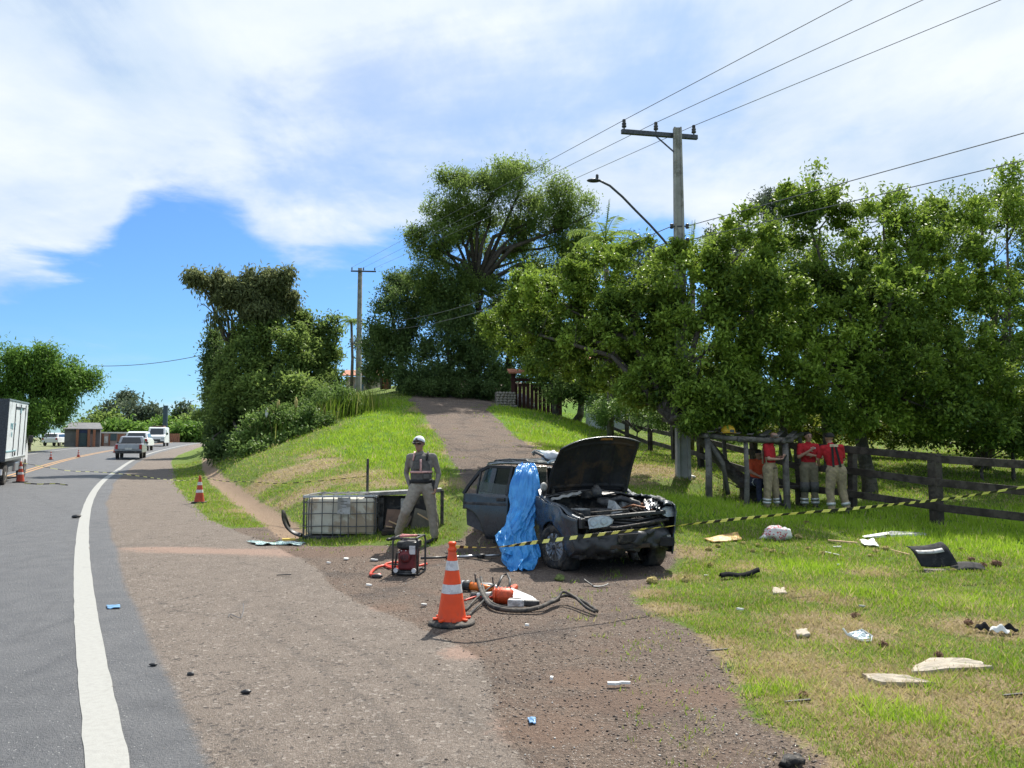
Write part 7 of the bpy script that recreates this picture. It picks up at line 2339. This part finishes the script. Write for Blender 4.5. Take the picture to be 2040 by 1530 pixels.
plate('blue_scrap', 'small blue-grey scrap on the lower gravel', [(1052, 1434), (1066, 1434), (1068, 1444), (1054, 1445)], .006, m_bluep, 'debris', .01, .01, 6)
for k, (px, py) in enumerate([(1960, 985), (2010, 985)]): pass
for k, (px, py, s_, lb) in enumerate([(152, 1032, .10, 'small dark clump on the white line, middle distance'), (305, 1327, .03, 'small black stone on the near shoulder, left one'), (380, 1345, .03, 'small black stone on the near shoulder, right one'), (490, 1382, .035, 'dark pebble near the middle of the shoulder')]):
    MB().ell((0, 0, s_ * .4), (s_, s_ * .6, s_ * .4), 10, 7, jit=.5, seed=k).build('stone', m_black, smooth=True, loc=drop(px, py), label=lb, cat='stone')
p = drop(1378, 953) 
MB().ell((0, 0, .03), (.10, .07, .05), 12, 8, jit=.4, seed=8).build('litter', m_paper, smooth=True, loc=p, label='white scrap lying at the foot of the near concrete pole', cat='debris')

# ------------------------------------------------------------------ vehicles on the road
m_silver = pm('silver_car_paint', (.34, .35, .37), .35, .5, var=.08, scale=4, bump=.03)
m_vwhite = pm('white_car_paint', (.68, .69, .70), .3, 0, var=.05, scale=4, bump=.03)
m_red = pm('red_tail_lens', (.35, .02, .02), .25, 0, bump=.05)
m_amberp = pm('amber_lamp', (.55, .22, .03), .25, 0, bump=.05)
m_platew = pm('pale_number_plate', (.55, .55, .52), .5, bump=.05)


def vwheel(root, x, y, r, w, rimm=m_rim):
    s = 1 if y > 0 else -1
    t = MB().lathe([(r * .6, -w / 2), (r * .93, -w / 2), (r, -w * .35), (r, w * .35), (r * .93, w / 2), (r * .6, w / 2)], 22, (x, y, r), axis=(0, s, 0)).build('wheel', m_rubber, root, smooth=False)
    MB().lathe([(r * .6, w * .5 + .004), (r * .45, w * .45), (.05, w * .52), (0, w * .53)], 16, (x, y, r), axis=(0, s, 0), cap=False).build('rim', rimm, t, smooth=True)


def body_from_profile(prof, w, name, mat, root, tum=.0, zt=99, bevel=.04):
    """side profile (x,z) polygon extruded to width w; narrows above zt by tum"""
    n = len(prof)
    vs = []
    for s in (-1, 1):
        for x, z in prof:
            k = 1 - tum * max(0, z - zt)
            vs.append((x, s * w / 2 * k, z))
    fs = [tuple(range(n)), tuple(range(2 * n - 1, n - 1, -1))] + [(i, n + i, n + (i + 1) % n, (i + 1) % n) for i in range(n)]
    return MB().add(vs, fs).build(name, mat, root, bevel=bevel)


def road_dir(y):
    a, b = float(edge_x(y - 2)), float(edge_x(y + 2))
    return Vector((b - a, 4, float(road_z(b, y + 2) - road_z(a, y - 2)))).normalized()


def place(px, Y, off_yaw=0.0):
    p = at(px, 900, Y)
    p.z = hz(p.x, Y)
    t = road_dir(Y)
    return p, math.atan2(t.y, t.x) + off_yaw


# silver pickup, seen from behind (x forward)
p, a = place(262, 52)
pu = empty('pickup_truck', p, a, 'silver compact pickup seen from behind driving off in the near lane', 'pickup')
body_from_profile([(-2.15, .38), (-2.18, .98), (-.35, 1.0), (.15, 1.0), (1.0, .98), (1.95, .80), (2.05, .40)], 1.62, 'body', m_silver, pu, .06, .7, .06)
cab = body_from_profile([(-.45, .96), (-.25, 1.46), (.45, 1.50), (1.05, .98)], 1.56, 'cab', m_silver, pu, .28, .96, .05)
MB().add([(-.475, -.62, 1.02), (-.475, .62, 1.02), (-.29, .52, 1.40), (-.29, -.52, 1.40)], [(0, 1, 2, 3)]).build('rear_window', m_glass_dark, cab, solid=.02)
for s in (-1, 1):
    MB().add([(-.32, s * .785, 1.02), (.85, s * .785, 1.02), (.42, s * .66, 1.42), (-.22, s * .66, 1.40)], [(0, 1, 2, 3)]).build('side_window', m_glass_dark, cab, solid=.02)
    MB().box((-2.17, s * .70, .78), (.08, .14, .30)).build('tail_light', m_red, pu, bevel=.01)
    MB().ell((.70, s * .88, 1.06), (.06, .10, .07), 10, 7).build('door_mirror', m_black, pu)
MB().box((-1.3, 0, .90), (1.5, 1.40, .28)).build('load_bed', m_black, pu)
MB().box((-2.20, 0, .80), (.04, 1.22, .34)).build('tailgate', m_silver, pu, bevel=.02)
MB().box((-2.24, 0, .44), (.14, 1.58, .18)).build('rear_bumper', m_black, pu, bevel=.03)
MB().box((-2.235, 0, .66), (.02, .40, .12)).build('number_plate', m_platew, pu)
for x in (-1.45, 1.25):
    for s in (-1, 1): vwheel(pu, x, s * .70, .30, .18)


# white van facing us
def van(label, px, Y, s=1.0, hgt=1.95, rack=True):
    p, a = place(px, Y, math.pi)
    v = empty('van', p, a, label, 'van')
    v.scale = (s,) * 3
    b = body_from_profile([(-2.1, .32), (-2.12, hgt - .10), (-2.0, hgt), (.55, hgt), (.80, hgt - .08), (1.30, 1.15), (1.95, .98), (2.05, .40), (1.9, .30)], 1.72, 'body', m_vwhite, v, .10, 1.0, .05)
    MB().add([(1.315, -.66, 1.18), (1.315, .66, 1.18), (.88, .58, hgt - .18), (.88, -.58, hgt - .18)], [(0, 1, 2, 3)]).build('windscreen', m_glass_dark, b, solid=.02)
    for s_ in (-1, 1):
        MB().add([(1.15, s_ * .862, 1.15), (.30, s_ * .862, 1.15), (.35, s_ * .80, hgt - .28), (.80, s_ * .80, hgt - .28)], [(0, 1, 2, 3)]).build('side_window', m_glass_dark, b, solid=.02)
        MB().box((1.98, s_ * .66, .78), (.10, .26, .18)).build('headlight', m_lens, v, bevel=.02)
        MB().ell((1.0, s_ * .98, 1.25), (.06, .09, .12), 10, 7).build('door_mirror', m_black, v)
        for x in (-1.3, 1.3): vwheel(v, x, s_ * .76, .31, .18)
    MB().box((2.05, 0, .60), (.04, .90, .16)).build('grille', m_black, v)
    MB().box((2.04, 0, .40), (.12, 1.62, .20)).build('front_bumper', m_black, v, bevel=.03)
    MB().box((2.11, 0, .42), (.02, .40, .12)).build('number_plate', m_platew, v)
    if rack:
        MB().box((-.4, 0, hgt + .08), (1.8, 1.1, .12)).build('roof_load', pm('brown_roof_load', (.16, .09, .06), .8, bump=.2), v)
    return v


van('white panel van with a roof load coming towards the camera on the far lane', 314, 84, 1.05)


def hatch(label, px, Y, yaw, col, s=1.0, name='parked_car', hz_=None, group=None, py=None):
    p, a = place(px, Y, 0)
    if py: p = drop(px, py)
    c = empty(name, p, yaw if yaw is not None else a, label, 'car', group)
    c.scale = (s,) * 3
    b = body_from_profile([(-1.95, .35), (-2.0, .85), (-1.85, .95), (-.9, .97), (1.0, .94), (1.85, .78), (1.95, .36)], 1.66, 'body', col, c, .05, .7, .06)
    g = body_from_profile([(-1.85, .93), (-1.55, 1.36), (-.9, 1.45), (.25, 1.43), (.95, .95)], 1.54, 'cabin', col, c, .30, .95, .05)
    for s_ in (-1, 1):
        MB().add([(-1.55, s_ * .775, 1.0), (.75, s_ * .775, 1.0), (.22, s_ * .66, 1.36), (-1.35, s_ * .66, 1.34)], [(0, 1, 2, 3)]).build('side_window', m_glass_dark, g, solid=.02)
        MB().box((1.90, s_ * .62, .66), (.10, .28, .14)).build('headlight', m_lens, c, bevel=.02)
        MB().box((-1.96, s_ * .68, .78), (.08, .18, .22)).build('tail_light', m_red, c, bevel=.02)
        for x in (-1.25, 1.25): vwheel(c, x, s_ * .72, .29, .18)
    MB().add([(.98, -.64, .99), (.98, .64, .99), (.36, .55, 1.38), (.36, -.55, 1.38)], [(0, 1, 2, 3)]).build('windscreen', m_glass_dark, g, solid=.02)
    MB().add([(-1.86, -.62, 1.0), (-1.86, .62, 1.0), (-1.60, .55, 1.32), (-1.60, -.55, 1.32)], [(0, 1, 2, 3)]).build('rear_window', m_glass_dark, g, solid=.02)
    return c


hatch('white car peeking out just beyond the silver pickup on the road', 277, 68, None, m_vwhite, 1.15, 'moving_car')
hatch('white car parked off the far side of the road under the pale clump', 112, 78, 1.75, m_vwhite, .9, 'parked_car', group='white cars parked beyond the road')
hatch('second white car parked closer to the kiosk, nose just showing', 141, 84, 1.9, m_vwhite, .8, 'parked_car', group='white cars parked beyond the road')

# white box truck, right side towards us (x forward)
tdir = Vector((float(edge_x(33) - edge_x(26)), 7, 0)).normalized()
tp = at(8, 900, 27.0); tp.z = 0
N_ = Vector((-tdir.y, tdir.x, 0))
tyaw = math.atan2(tdir.y, tdir.x)
tro = tp + N_ * 1.0
tro.z = hz(tro.x, tro.y)
tk_ = empty('box_truck', tro, tyaw, 'white box truck with side doors and faint teal lettering leaving at the left edge', 'truck')
tk_.rotation_euler = (R(1.6), R(-1), tyaw)
m_tbox = pm('dusty_white_truck_box', (.62, .66, .68), .45, 0, var=.06, scale=2, bump=.08, col2=(.45, .48, .50), amount=.3)
m_teal = pm('faded_teal_print', (.24, .42, .46), .5, 0, var=.1, bump=.05)
bx = MB().box((2.3, 0, 1.98), (4.6, 2.0, 2.15)).build('cargo_box', m_tbox, tk_, bevel=.02)
MB().box((-.02, 0, 1.98), (.06, 2.04, 2.20)).build('rear_frame', m_steel_dark, bx)
MB().box((2.3, -1.0, 3.06), (4.64, .05, .05)).build('roof_edge', m_alu, bx)
MB().box((2.3, -1.0, .93), (4.62, .05, .09)).build('sill_rail', m_alu, bx)
for x in (1.55, 2.75, 3.95):
    MB().box((x, -1.008, 1.98), (.03, .03, 1.95)).build('door_seam', m_steel_dark, bx)
MB().box((1.2, -1.008, 1.22), (2.2, .018, .045)).build('print_stripe', m_teal, bx)
MB().box((2.75, -1.015, 2.72), (.16, .03, .20)).build('door_hinge', m_teal, bx)
MB().box((2.7, -1.015, 2.82), (1.9, .03, .06)).build('door_rail', m_steel_dark, bx)
MB().lathe([(.075, 0), (.075, .02), (.05, .022)], 14, (2.0, -1.01, 1.10), axis=(0, -1, 0)).build('vent_plug', m_black, bx)
# faint lettering: strokes of the unreadable teal wordmark with a round emblem below
for k, (x0, z0, x1, z1) in enumerate([(.72, 2.02, .72, 2.22), (.72, 2.22, .84, 2.22), (.84, 2.22, .84, 2.12), (.84, 2.12, .72, 2.12), (.94, 2.02, .94, 2.22), (.94, 2.22, 1.08, 2.02), (1.08, 2.02, 1.08, 2.22), (1.18, 2.22, 1.30, 2.22), (1.18, 2.12, 1.28, 2.12), (1.18, 2.02, 1.30, 2.02), (1.18, 2.02, 1.18, 2.22), (1.68, 2.22, 1.80, 2.22), (1.80, 2.22, 1.68, 2.02), (1.68, 2.02, 1.80, 2.02)]):
    MB().bar((x0, -1.006, z0), (x1, -1.006, z1), .030, .012, up=(0, 1, 0)).build('lettering', m_teal, bx)
MB().lathe([(.10, 0), (.10, .008), (.06, .009), (.06, 0)], 20, (1.08, -1.0, 1.82), axis=(0, -1, 0)).build('emblem', m_teal, bx)
cb = body_from_profile([(4.75, .55), (4.75, 2.05), (4.95, 2.12), (5.6, 2.10), (6.15, 1.45), (6.35, 1.20), (6.38, .50)], 1.80, 'cab', m_vwhite, tk_, .06, 1.2, .06)
MB().add([(5.0, -.905, 1.42), (5.75, -.905, 1.42), (5.55, -.87, 1.95), (5.02, -.87, 1.95)], [(0, 1, 2, 3)]).build('side_window', m_glass_dark, cb, solid=.02)
MB().box((5.0, -.905, 1.2), (.015, .012, 1.1)).build('door_seam', m_steel_dark, cb)
MB().box((5.85, -1.02, 1.60), (.10, .16, .30)).build('door_mirror', m_black, cb, bevel=.02)
MB().box((3.0, 0, .68), (6.0, .9, .22)).build('chassis', m_black, tk_)
MB().box((3.2, -.78, .58), (.9, .36, .36)).build('fuel_tank', m_alu, tk_, bevel=.04)
MB().box((2.3, -.86, .52), (1.1, .05, .20)).build('side_guard', m_alu, tk_)
MB().box((.05, 0, .50), (.10, 1.9, .20)).build('rear_bumper', m_reflect, tk_)
for x in (.95, 5.55):
    for s in (-1, 1): vwheel(tk_, x, s * .80, .40, .26, m_batt)

# ------------------------------------------------------------------ kiosk and fences by the far bend
m_shed = pm('blue_grey_painted_sheet', (.13, .13, .135), .7, 0, var=.2, scale=2, bump=.1)
m_bpost = pm('terracotta_post', (.28, .12, .07), .8, 0, var=.2, bump=.1)
m_wallp = pm('faded_pink_panel', (.40, .30, .27), .85, 0, var=.15, scale=2, bump=.1)
m_tealr = pm('teal_roller_door', (.07, .11, .12), .7, 0, var=.15, bump=.1)
m_roof = pm('terracotta_roof_tile', (.42, .17, .10), .85, 0, var=.25, scale=5, bump=.4)
kY = 74
k0 = at(140, 895, kY); k0.z = hz(k0.x, kY)
ki = empty('roadside_kiosk', k0, R(27), 'blue-grey roadside kiosk with terracotta posts and teal shutter', 'kiosk')
sx = kY / FPX * .87
ki.scale = (1, 1, .74)
Lk = lambda px: (px - 140) * sx
MB().box((Lk(163), 2.0, 1.15), (Lk(200) - Lk(128), 3.4, 2.3)).build('wall', m_shed, ki)
MB().prism([(Lk(124), -.6), (Lk(204), -.6), (Lk(196), 2.6), (Lk(134), 2.6)], 0, .12, lambda v: Vector((v.x, v.y + .6, 2.25 + v.z + .28 * (v.y + .6)))).build('roof', m_shed, ki)
for px in (153, 176, 187):
    MB().box((Lk(px), -.15, 1.12), (.22, .22, 2.25)).build('post', m_bpost, ki)
MB().box((Lk(165), .2, .95), (Lk(172) - Lk(158), .1, 1.7)).build('shutter', m_tealr, ki)
MB().box((Lk(165), .18, 2.0), (Lk(172) - Lk(156), .12, .40)).build('sign_board', pm('navy_sign_board', (.03, .05, .12), .5, bump=.05), ki)
MB().box((Lk(181), .2, .85), (.35, .1, 1.6)).build('door', m_wallp, ki)
kf0 = at(188, 895, 78); kf0.z = hz(kf0.x, 78)
kf = empty('boundary_wall', kf0, R(24), 'low pinkish boundary wall with pale posters beyond the road', 'wall')
s2 = 78 / FPX * .87
MB().box(((250 - 188) * s2 / 2, .3, .65), ((250 - 188) * s2, .2, 1.3)).build('wall', m_wallp, kf)
MB().box(((250 - 188) * s2 / 2, .3, 1.36), ((250 - 188) * s2 + .2, .4, .14)).build('coping', m_paper, kf)
for a, b, z0, z1, m in ((187, 194, .1, 1.5, m_white), (207, 214, .3, 1.0, m_white), (195, 199, 0, 1.5, m_bpost), (202, 206, 0, 1.4, m_bpost), (216, 219, 0, 1.4, m_bpost), (219, 232, .55, 1.25, m_tealr), (234, 247, .2, 1.2, m_red)):
    MB().box((((a + b) / 2 - 188) * s2, .16, (z0 + z1) / 2), ((b - a) * s2, .06, z1 - z0)).build('poster' if m in (m_white, m_red) else ('pilaster' if m is m_bpost else 'window'), m if m is not m_red else m_bpost, kf)
kg0 = at(332, 888, 108); kg0.z = hz(kg0.x, 108)
kg = empty('board_fence', kg0, R(8), 'rusty board fence on the bank behind the white van', 'fence')
for k in range(7):
    MB().box((k * .26, 0, .55), (.22, .06, 1.3)).build('board', m_bpost, kg)
# red billboard and dark post sign
bb = at(405, 872, 112); bb.z = hz(bb.x, 112)
bl_ = empty('billboard', bb, R(10), 'small faded red billboard where the road disappears behind the trees', 'billboard')
MB().box((0, 0, 1.7), (1.3, .1, 1.5)).build('panel', m_bpost, bl_)
MB().box((.05, -.06, 1.9), (.7, .03, .5)).build('print', m_wallp, bl_)
for s in (-.45, .45): MB().box((s, .05, .5), (.1, .1, 1.4)).build('post', m_wood, bl_)
dp = at(328, 872, 104); dp.z = hz(dp.x, 104)
MB().box((0, 0, 2.4), (.55, .3, 5.2)).build('pillar_sign', pm('dark_teal_pillar', (.035, .06, .075), .5, bump=.05), loc=dp, label='tall narrow dark teal pillar beyond the white van', cat='pillar sign')

# ------------------------------------------------------------------ buildings up the hill
h0 = at(722, 800, 78); h0.z = hz(h0.x, 78)
ho_ = empty('house', h0, 0, 'low house with terracotta roof showing over the hill beside the second pole', 'house')
zt = at(722, 750, 78).z - h0.z
MB().box((0, 2, zt / 2), (3.6, 3.5, zt)).build('wall', m_wallp, ho_)
MB().prism([(-2.2, -.5), (2.0, -.5), (2.0, 2), (-2.2, 2)], 0, .1, lambda v: Vector((v.x, v.y, zt + v.z + .30 * (v.y + .5)))).build('roof', m_roof, ho_)
MB().box((-.4, .23, zt * .55), (.9, .06, zt * .4)).build('window', m_glass_dark, ho_)
s0_ = at(768, 800, 55); s0_.z = hz(s0_.x, 55)
sh_ = empty('gate_shed', s0_, 0, 'narrow dark gate shelter with flat roof left of the driveway top', 'shed')
zs = at(768, 744, 55).z - s0_.z
for sx_ in (-.32, .32): MB().box((sx_, 0, zs / 2), (.14, .14, zs)).build('post', m_wood, sh_)
MB().box((0, .1, zs * .45), (.5, .08, zs * .85)).build('door', m_bpost, sh_)
MB().box((0, .1, zs + .04), (1.0, .6, .07)).build('roof', m_wood_grey, sh_)
# stone pillar wall and red gate
m_stone = pm('rubble_wall_stone', (.30, .26, .22), .9, 0, var=.25, scale=3, bump=.4, col2=(.40, .34, .30))
w0_ = at(1008, 800, 42.5); w0_.z = hz(w0_.x, 42.5)
wl = empty('stone_wall', w0_, R(12), 'short pale rubble stone wall left of the red gate', 'wall')
m_mortar = pm('wall_mortar', (.14, .12, .10), .95, bump=.2)
MB().box((0, .2, .42), (1.10, .34, .86)).build('mortar_core', m_mortar, wl)
rr_ = random.Random(5)
meshes = [MB().ell((0, 0, 0), (.5, .5, .5), 8, 5, jit=.4, seed=k).mesh('stone') for k in range(4)]
for me in meshes: me.materials.append(m_stone)
for r in range(6):
    x = -.55
    while x < .5:
        w_ = rr_.uniform(.14, .26)
        o = bpy.data.objects.new('stone', rr_.choice(meshes)); COL.objects.link(o); o.parent = wl
        o.location = (x + w_ / 2, .04, .07 + r * .145); o.scale = (w_ * 1.05, .16, .15); o.rotation_euler = (0, rr_.uniform(-.2, .2), 0)
        x += w_
g0_ = at(1068, 800, 43.5); g0_.z = hz(g0_.x, 43.5)
gt = empty('red_gate', g0_, R(5), 'dark red wooden gatehouse half hidden under the tree at the driveway end', 'gate')
m_rw = pm('shade_darkened_red_wood', (.06, .020, .017), .8, 0, var=.3, scale=3, bump=.3)  # red wood with the shade under the trees put into its base colour
for k in range(11):
    MB().box((-1.15 + .23 * k, .0, .85), (.20, .04, 1.7)).build('board', m_rw, gt)
for x in (-1.3, 1.35): MB().box((x, -.02, 1.1), (.22, .22, 2.5)).build('post', m_rw, gt)
MB().box((0, -.02, 1.9), (2.9, .12, .16)).build('beam', m_rw, gt)
MB().prism([(-1.6, -.6), (1.7, -.6), (1.7, .6), (-1.6, .6)], 0, .08, lambda v: Vector((v.x, v.y, 2.35 + v.z + .25 * v.y))).build('roof', m_roof, gt)
# white boulder
bo = drop(1040, 810)
MB().ell((0, 0, .30), (.75, .45, .42), 20, 12, jit=.55, seed=12, rot=Matrix.Rotation(.3, 3, 'Y')).build('boulder', pm('white_boulder', (.42, .41, .39), .9, 0, var=.2, scale=2.5, bump=.6, bd=.05, col2=(.25, .24, .22)), smooth=True, loc=bo, label='pale grey boulder on the grass below the red gate', cat='boulder')
# pale wall glimpsed through branches
pw = at(1190, 760, 38); pw.z = hz(pw.x, 38)
pwz = at(1190, 716, 38).z - pw.z
hw = empty('white_house', pw, 0, 'whitewashed wall corner of a house glimpsed through the branches', 'house')
MB().box((.6, 1, pwz / 2), (2.0, 2, pwz)).build('wall', m_vwhite, hw)
MB().prism([(-.7, -.3), (1.9, -.3), (1.9, 2.2), (-.7, 2.2)], 0, .08, lambda v: Vector((v.x, v.y, pwz + v.z + .2 * v.y))).build('roof', m_roof, hw)

# ------------------------------------------------------------------ grass and gravel
def region_ok(X, Y):
    dl = (edge_x(Y) - X) * .88
    s = (shoulder_x(Y) - X) * .88
    g = poly_sd(gr_poly, X, Y)
    dt = line_d(ditch, X, Y)
    return dl, s, g, dt


def ground_z(X, Y):
    o = sstep(.2, 1.2, (X - shoulder_x(Y)) * .88)
    fk = 1 - sstep(30, 80, np.hypot(X, Y))
    z = height(X, Y) + o * fk * (wob(X, Y, 2.2, 1) * .045 + wob(X, Y, 7, 2) * .014)
    return z - .10 * np.exp(-(line_d(ditch, X, Y) / .45) ** 2) * sstep(9, 14, Y)


def grass_mat():
    t = NT('grass_blades')
    a = t.attr('tint'); b = t.attr('tint2')
    g = t.mix(a, (.12, .20, .018), (.38, .54, .045))
    d = t.mix(a, (.32, .235, .12), (.58, .46, .26))
    c = t.mix(b, g, d)
    s = t.bsdf(c, .6, 0, .2)
    tr = t.n('ShaderNodeBsdfTranslucent'); t.l(c, tr.inputs[0])
    mx = t.n('ShaderNodeMixShader'); mx.inputs[0].default_value = .40
    t.l(s, mx.inputs[1]); t.l(tr.outputs[0], mx.inputs[2])
    return t.end(mx.outputs[0])


m_blade = grass_mat()


def scatter_grass(n_tufts, per, seed):
    g = np.random.default_rng(seed)
    a = np.radians(g.uniform(-37, 42, n_tufts)); r = 3.2 * (48 / 3.2) ** g.random(n_tufts) ** .92
    X, Y = np.sin(a) * r, np.cos(a) * r
    dl, s, gr, dt = region_ok(X, Y)
    P3 = np.stack([X, Y, 0 * X], -1)
    patch = fbm(P3, 1.2, 71); patch2 = fbm(P3, .35, 72)
    on_gravel = gr > -.10 + patch * .25
    keep = (s < -.05) & (dl < 0) & (dt > .30) & (~on_gravel | ((g.random(n_tufts) < .025) & (gr < .9)))
    # thinner where worn to dry thatch
    def gi(A):
        ia = np.searchsorted(angs, np.arctan2(X, Y)).clip(0, NA - 1); ir = np.searchsorted(rads, np.hypot(X, Y)).clip(0, NR - 1)
        return A[ir, ia]
    dr = np.clip(gi(dry) + patch * .45 + patch2 * .35 - gi(lushv) * .6, 0, 1)
    keep &= g.random(n_tufts) < (1 - .35 * dr)
    X, Y, r, dr, lu = X[keep], Y[keep], r[keep], dr[keep], gi(lushv)[keep]
    n = len(X)
    Z = ground_z(X, Y) - .008
    k = np.repeat(np.arange(n), per)
    m = len(k)
    hgt = (.030 + .030 * lu + .010 * g.random(n)) * (1 + .035 * np.minimum(r, 30))
    hgt *= np.where(g.random(n) < .04, 1.7, 1)
    spread = .030 * (1 + .12 * np.minimum(r, 30))
    bx, by = X[k] + g.normal(size=m) * spread[k], Y[k] + g.normal(size=m) * spread[k]
    h = hgt[k] * g.uniform(.5, 1.3, m)
    la = g.uniform(0, 6.283, m); lean = g.uniform(.1, .9, m) * h * (1 + dr[k])
    w = .0028 * (1 + .16 * np.minimum(r, 35))[k]
    fa = g.uniform(0, 6.283, m)
    B = np.stack([bx, by, Z[k]], -1)
    S = np.stack([np.cos(fa), np.sin(fa), 0 * fa], -1) * w[:, None]
    T = B + np.stack([np.cos(la) * lean, np.sin(la) * lean, h], -1)
    V = np.stack([B - S, B + S, T], 1).reshape(-1, 3)
    F = np.arange(m * 3).reshape(-1, 3)
    tint = np.clip(.45 + .35 * lu[k] + .35 * patch[keep][k] + g.uniform(-.3, .3, m), 0, 1)
    dryb = np.clip((g.random(m) < (.24 + .70 * dr[k] - .18 * lu[k])) * g.uniform(.7, 1, m), 0, 1)
    o = fill_mesh('grass', V, F, [m_blade], np.repeat(tint, 3), np.repeat(dryb, 3))
    return tag(o, kind='stuff')


scatter_grass(78000, 9, 5)


def scatter_gravel(n, seed):
    g = np.random.default_rng(seed)
    a = np.radians(g.uniform(-30, 36, n)); r = 3.3 * (26 / 3.3) ** g.random(n) ** 1.1
    X, Y = np.sin(a) * r, np.cos(a) * r
    dl, s, gr, dt = region_ok(X, Y)
    keep = ((gr > -.05) & (s < .05)) | ((s > .05) & (g.random(n) < .02) & (dl < -.6)) | ((dl > -.6) & (g.random(n) < .006) & (dl < 3))
    keep &= (g.random(n) < .45 + .9 * np.clip(fbm(np.stack([X, Y, 0 * X], -1), .9, 88) + .3, 0, 1)) | (gr < .4)
    X, Y, r = X[keep], Y[keep], r[keep]
    n = len(X)
    Z = ground_z(X, Y)
    base = np.array([[1, 0, 0], [0, 1, 0], [-1, 0, 0], [0, -1, 0], [.3, .2, .8], [-.1, -.2, -.6]], float)
    tris = np.array([[0, 1, 4], [1, 2, 4], [2, 3, 4], [3, 0, 4], [1, 0, 5], [2, 1, 5], [3, 2, 5], [0, 3, 5]])
    sz = (.0030 + .0065 * g.random(n) ** 3) * (1 + .06 * r)
    an = g.uniform(0, 6.283, n)
    ca, sa = np.cos(an), np.sin(an)
    J = base[None] * g.uniform(.55, 1.3, (n, 6, 3)) * sz[:, None, None]
    x = J[..., 0] * ca[:, None] - J[..., 1] * sa[:, None]; y = J[..., 0] * sa[:, None] + J[..., 1] * ca[:, None]
    V = np.stack([x + X[:, None], y + Y[:, None], J[..., 2] * .8 + Z[:, None] + .3 * sz[:, None]], -1).reshape(-1, 3)
    F = (np.arange(n)[:, None, None] * 6 + tris[None]).reshape(-1, 3)
    t = NT('gravel_stones')
    c = t.mix(t.attr('tint'), (.075, .06, .052), (.36, .285, .235))
    c = t.mix(t.ss(t.attr('tint2'), .955, .965), c, (.48, .46, .42))
    m = t.end(t.bsdf(c, .9, 0, .2))
    o = fill_mesh('gravel', V, F, [m], np.repeat(g.random(n) ** 1.3, 6), np.repeat(g.random(n), 6))
    return tag(o, kind='stuff')


scatter_gravel(42000, 6)


# tall weeds and seeding grass at the foot of the roadside clump
def tall_grass(n, seed):
    g = np.random.default_rng(seed)
    cs = [on(px, 0, d) for px, d in ((650, 35.5), (680, 36.3), (708, 37), (728, 38), (640, 36), (600, 35), (560, 34), (670, 37))]
    k = g.integers(0, len(cs), n)
    C = np.array([list(c) for c in cs])[k]
    X, Y = C[:, 0] + g.normal(size=n) * .5, C[:, 1] + g.normal(size=n) * .6
    Z = ground_z(X, Y) - .02
    h = g.uniform(.3, 1.25, n); la = g.uniform(0, 6.283, n); ln = h * g.uniform(.05, .4, n); w = .014
    B = np.stack([X, Y, Z], -1); fa = g.uniform(0, 6.283, n)
    S = np.stack([np.cos(fa), np.sin(fa), 0 * fa], -1) * w
    M = B + np.stack([np.cos(la) * ln * .35, np.sin(la) * ln * .35, h * .6], -1)
    T = B + np.stack([np.cos(la) * ln, np.sin(la) * ln, h], -1)
    V = np.stack([B - S, B + S, M - S * .8, M + S * .8, T], 1).reshape(-1, 3)
    i = np.arange(n)[:, None] * 5
    F = np.concatenate([i + np.array([[0, 1, 3]]), i + np.array([[0, 3, 2]]), i + np.array([[2, 3, 4]])])
    o = fill_mesh('tall_grass', V, F, [m_blade], np.repeat(g.random(n) * .35, 5), np.repeat((g.random(n) < .3) * .5, 5))
    tag(o, kind='stuff')


tall_grass(2200, 9)
for k, (px, py, d) in enumerate(((530, 828, 33.5), (553, 812, 34), (588, 808, 34))):
    p = at(px, py, d)
    rt = empty('plume', p, 0, ('pale feathery plume standing above the roadside bush', 'small rusty plume right of the pale one', 'brownish plume at the top of the roadside bush')[k], 'plume')
    MB().tube([(0, 0, -1.0), (.03, 0, -.1)], .012, 5).build('stalk', m_straw, rt)
    MB().ell((.03, 0, .12), (.07, .07, .22), 10, 8, jit=.5, seed=k).build('head', m_paper if k == 0 else m_straw, rt, smooth=True)
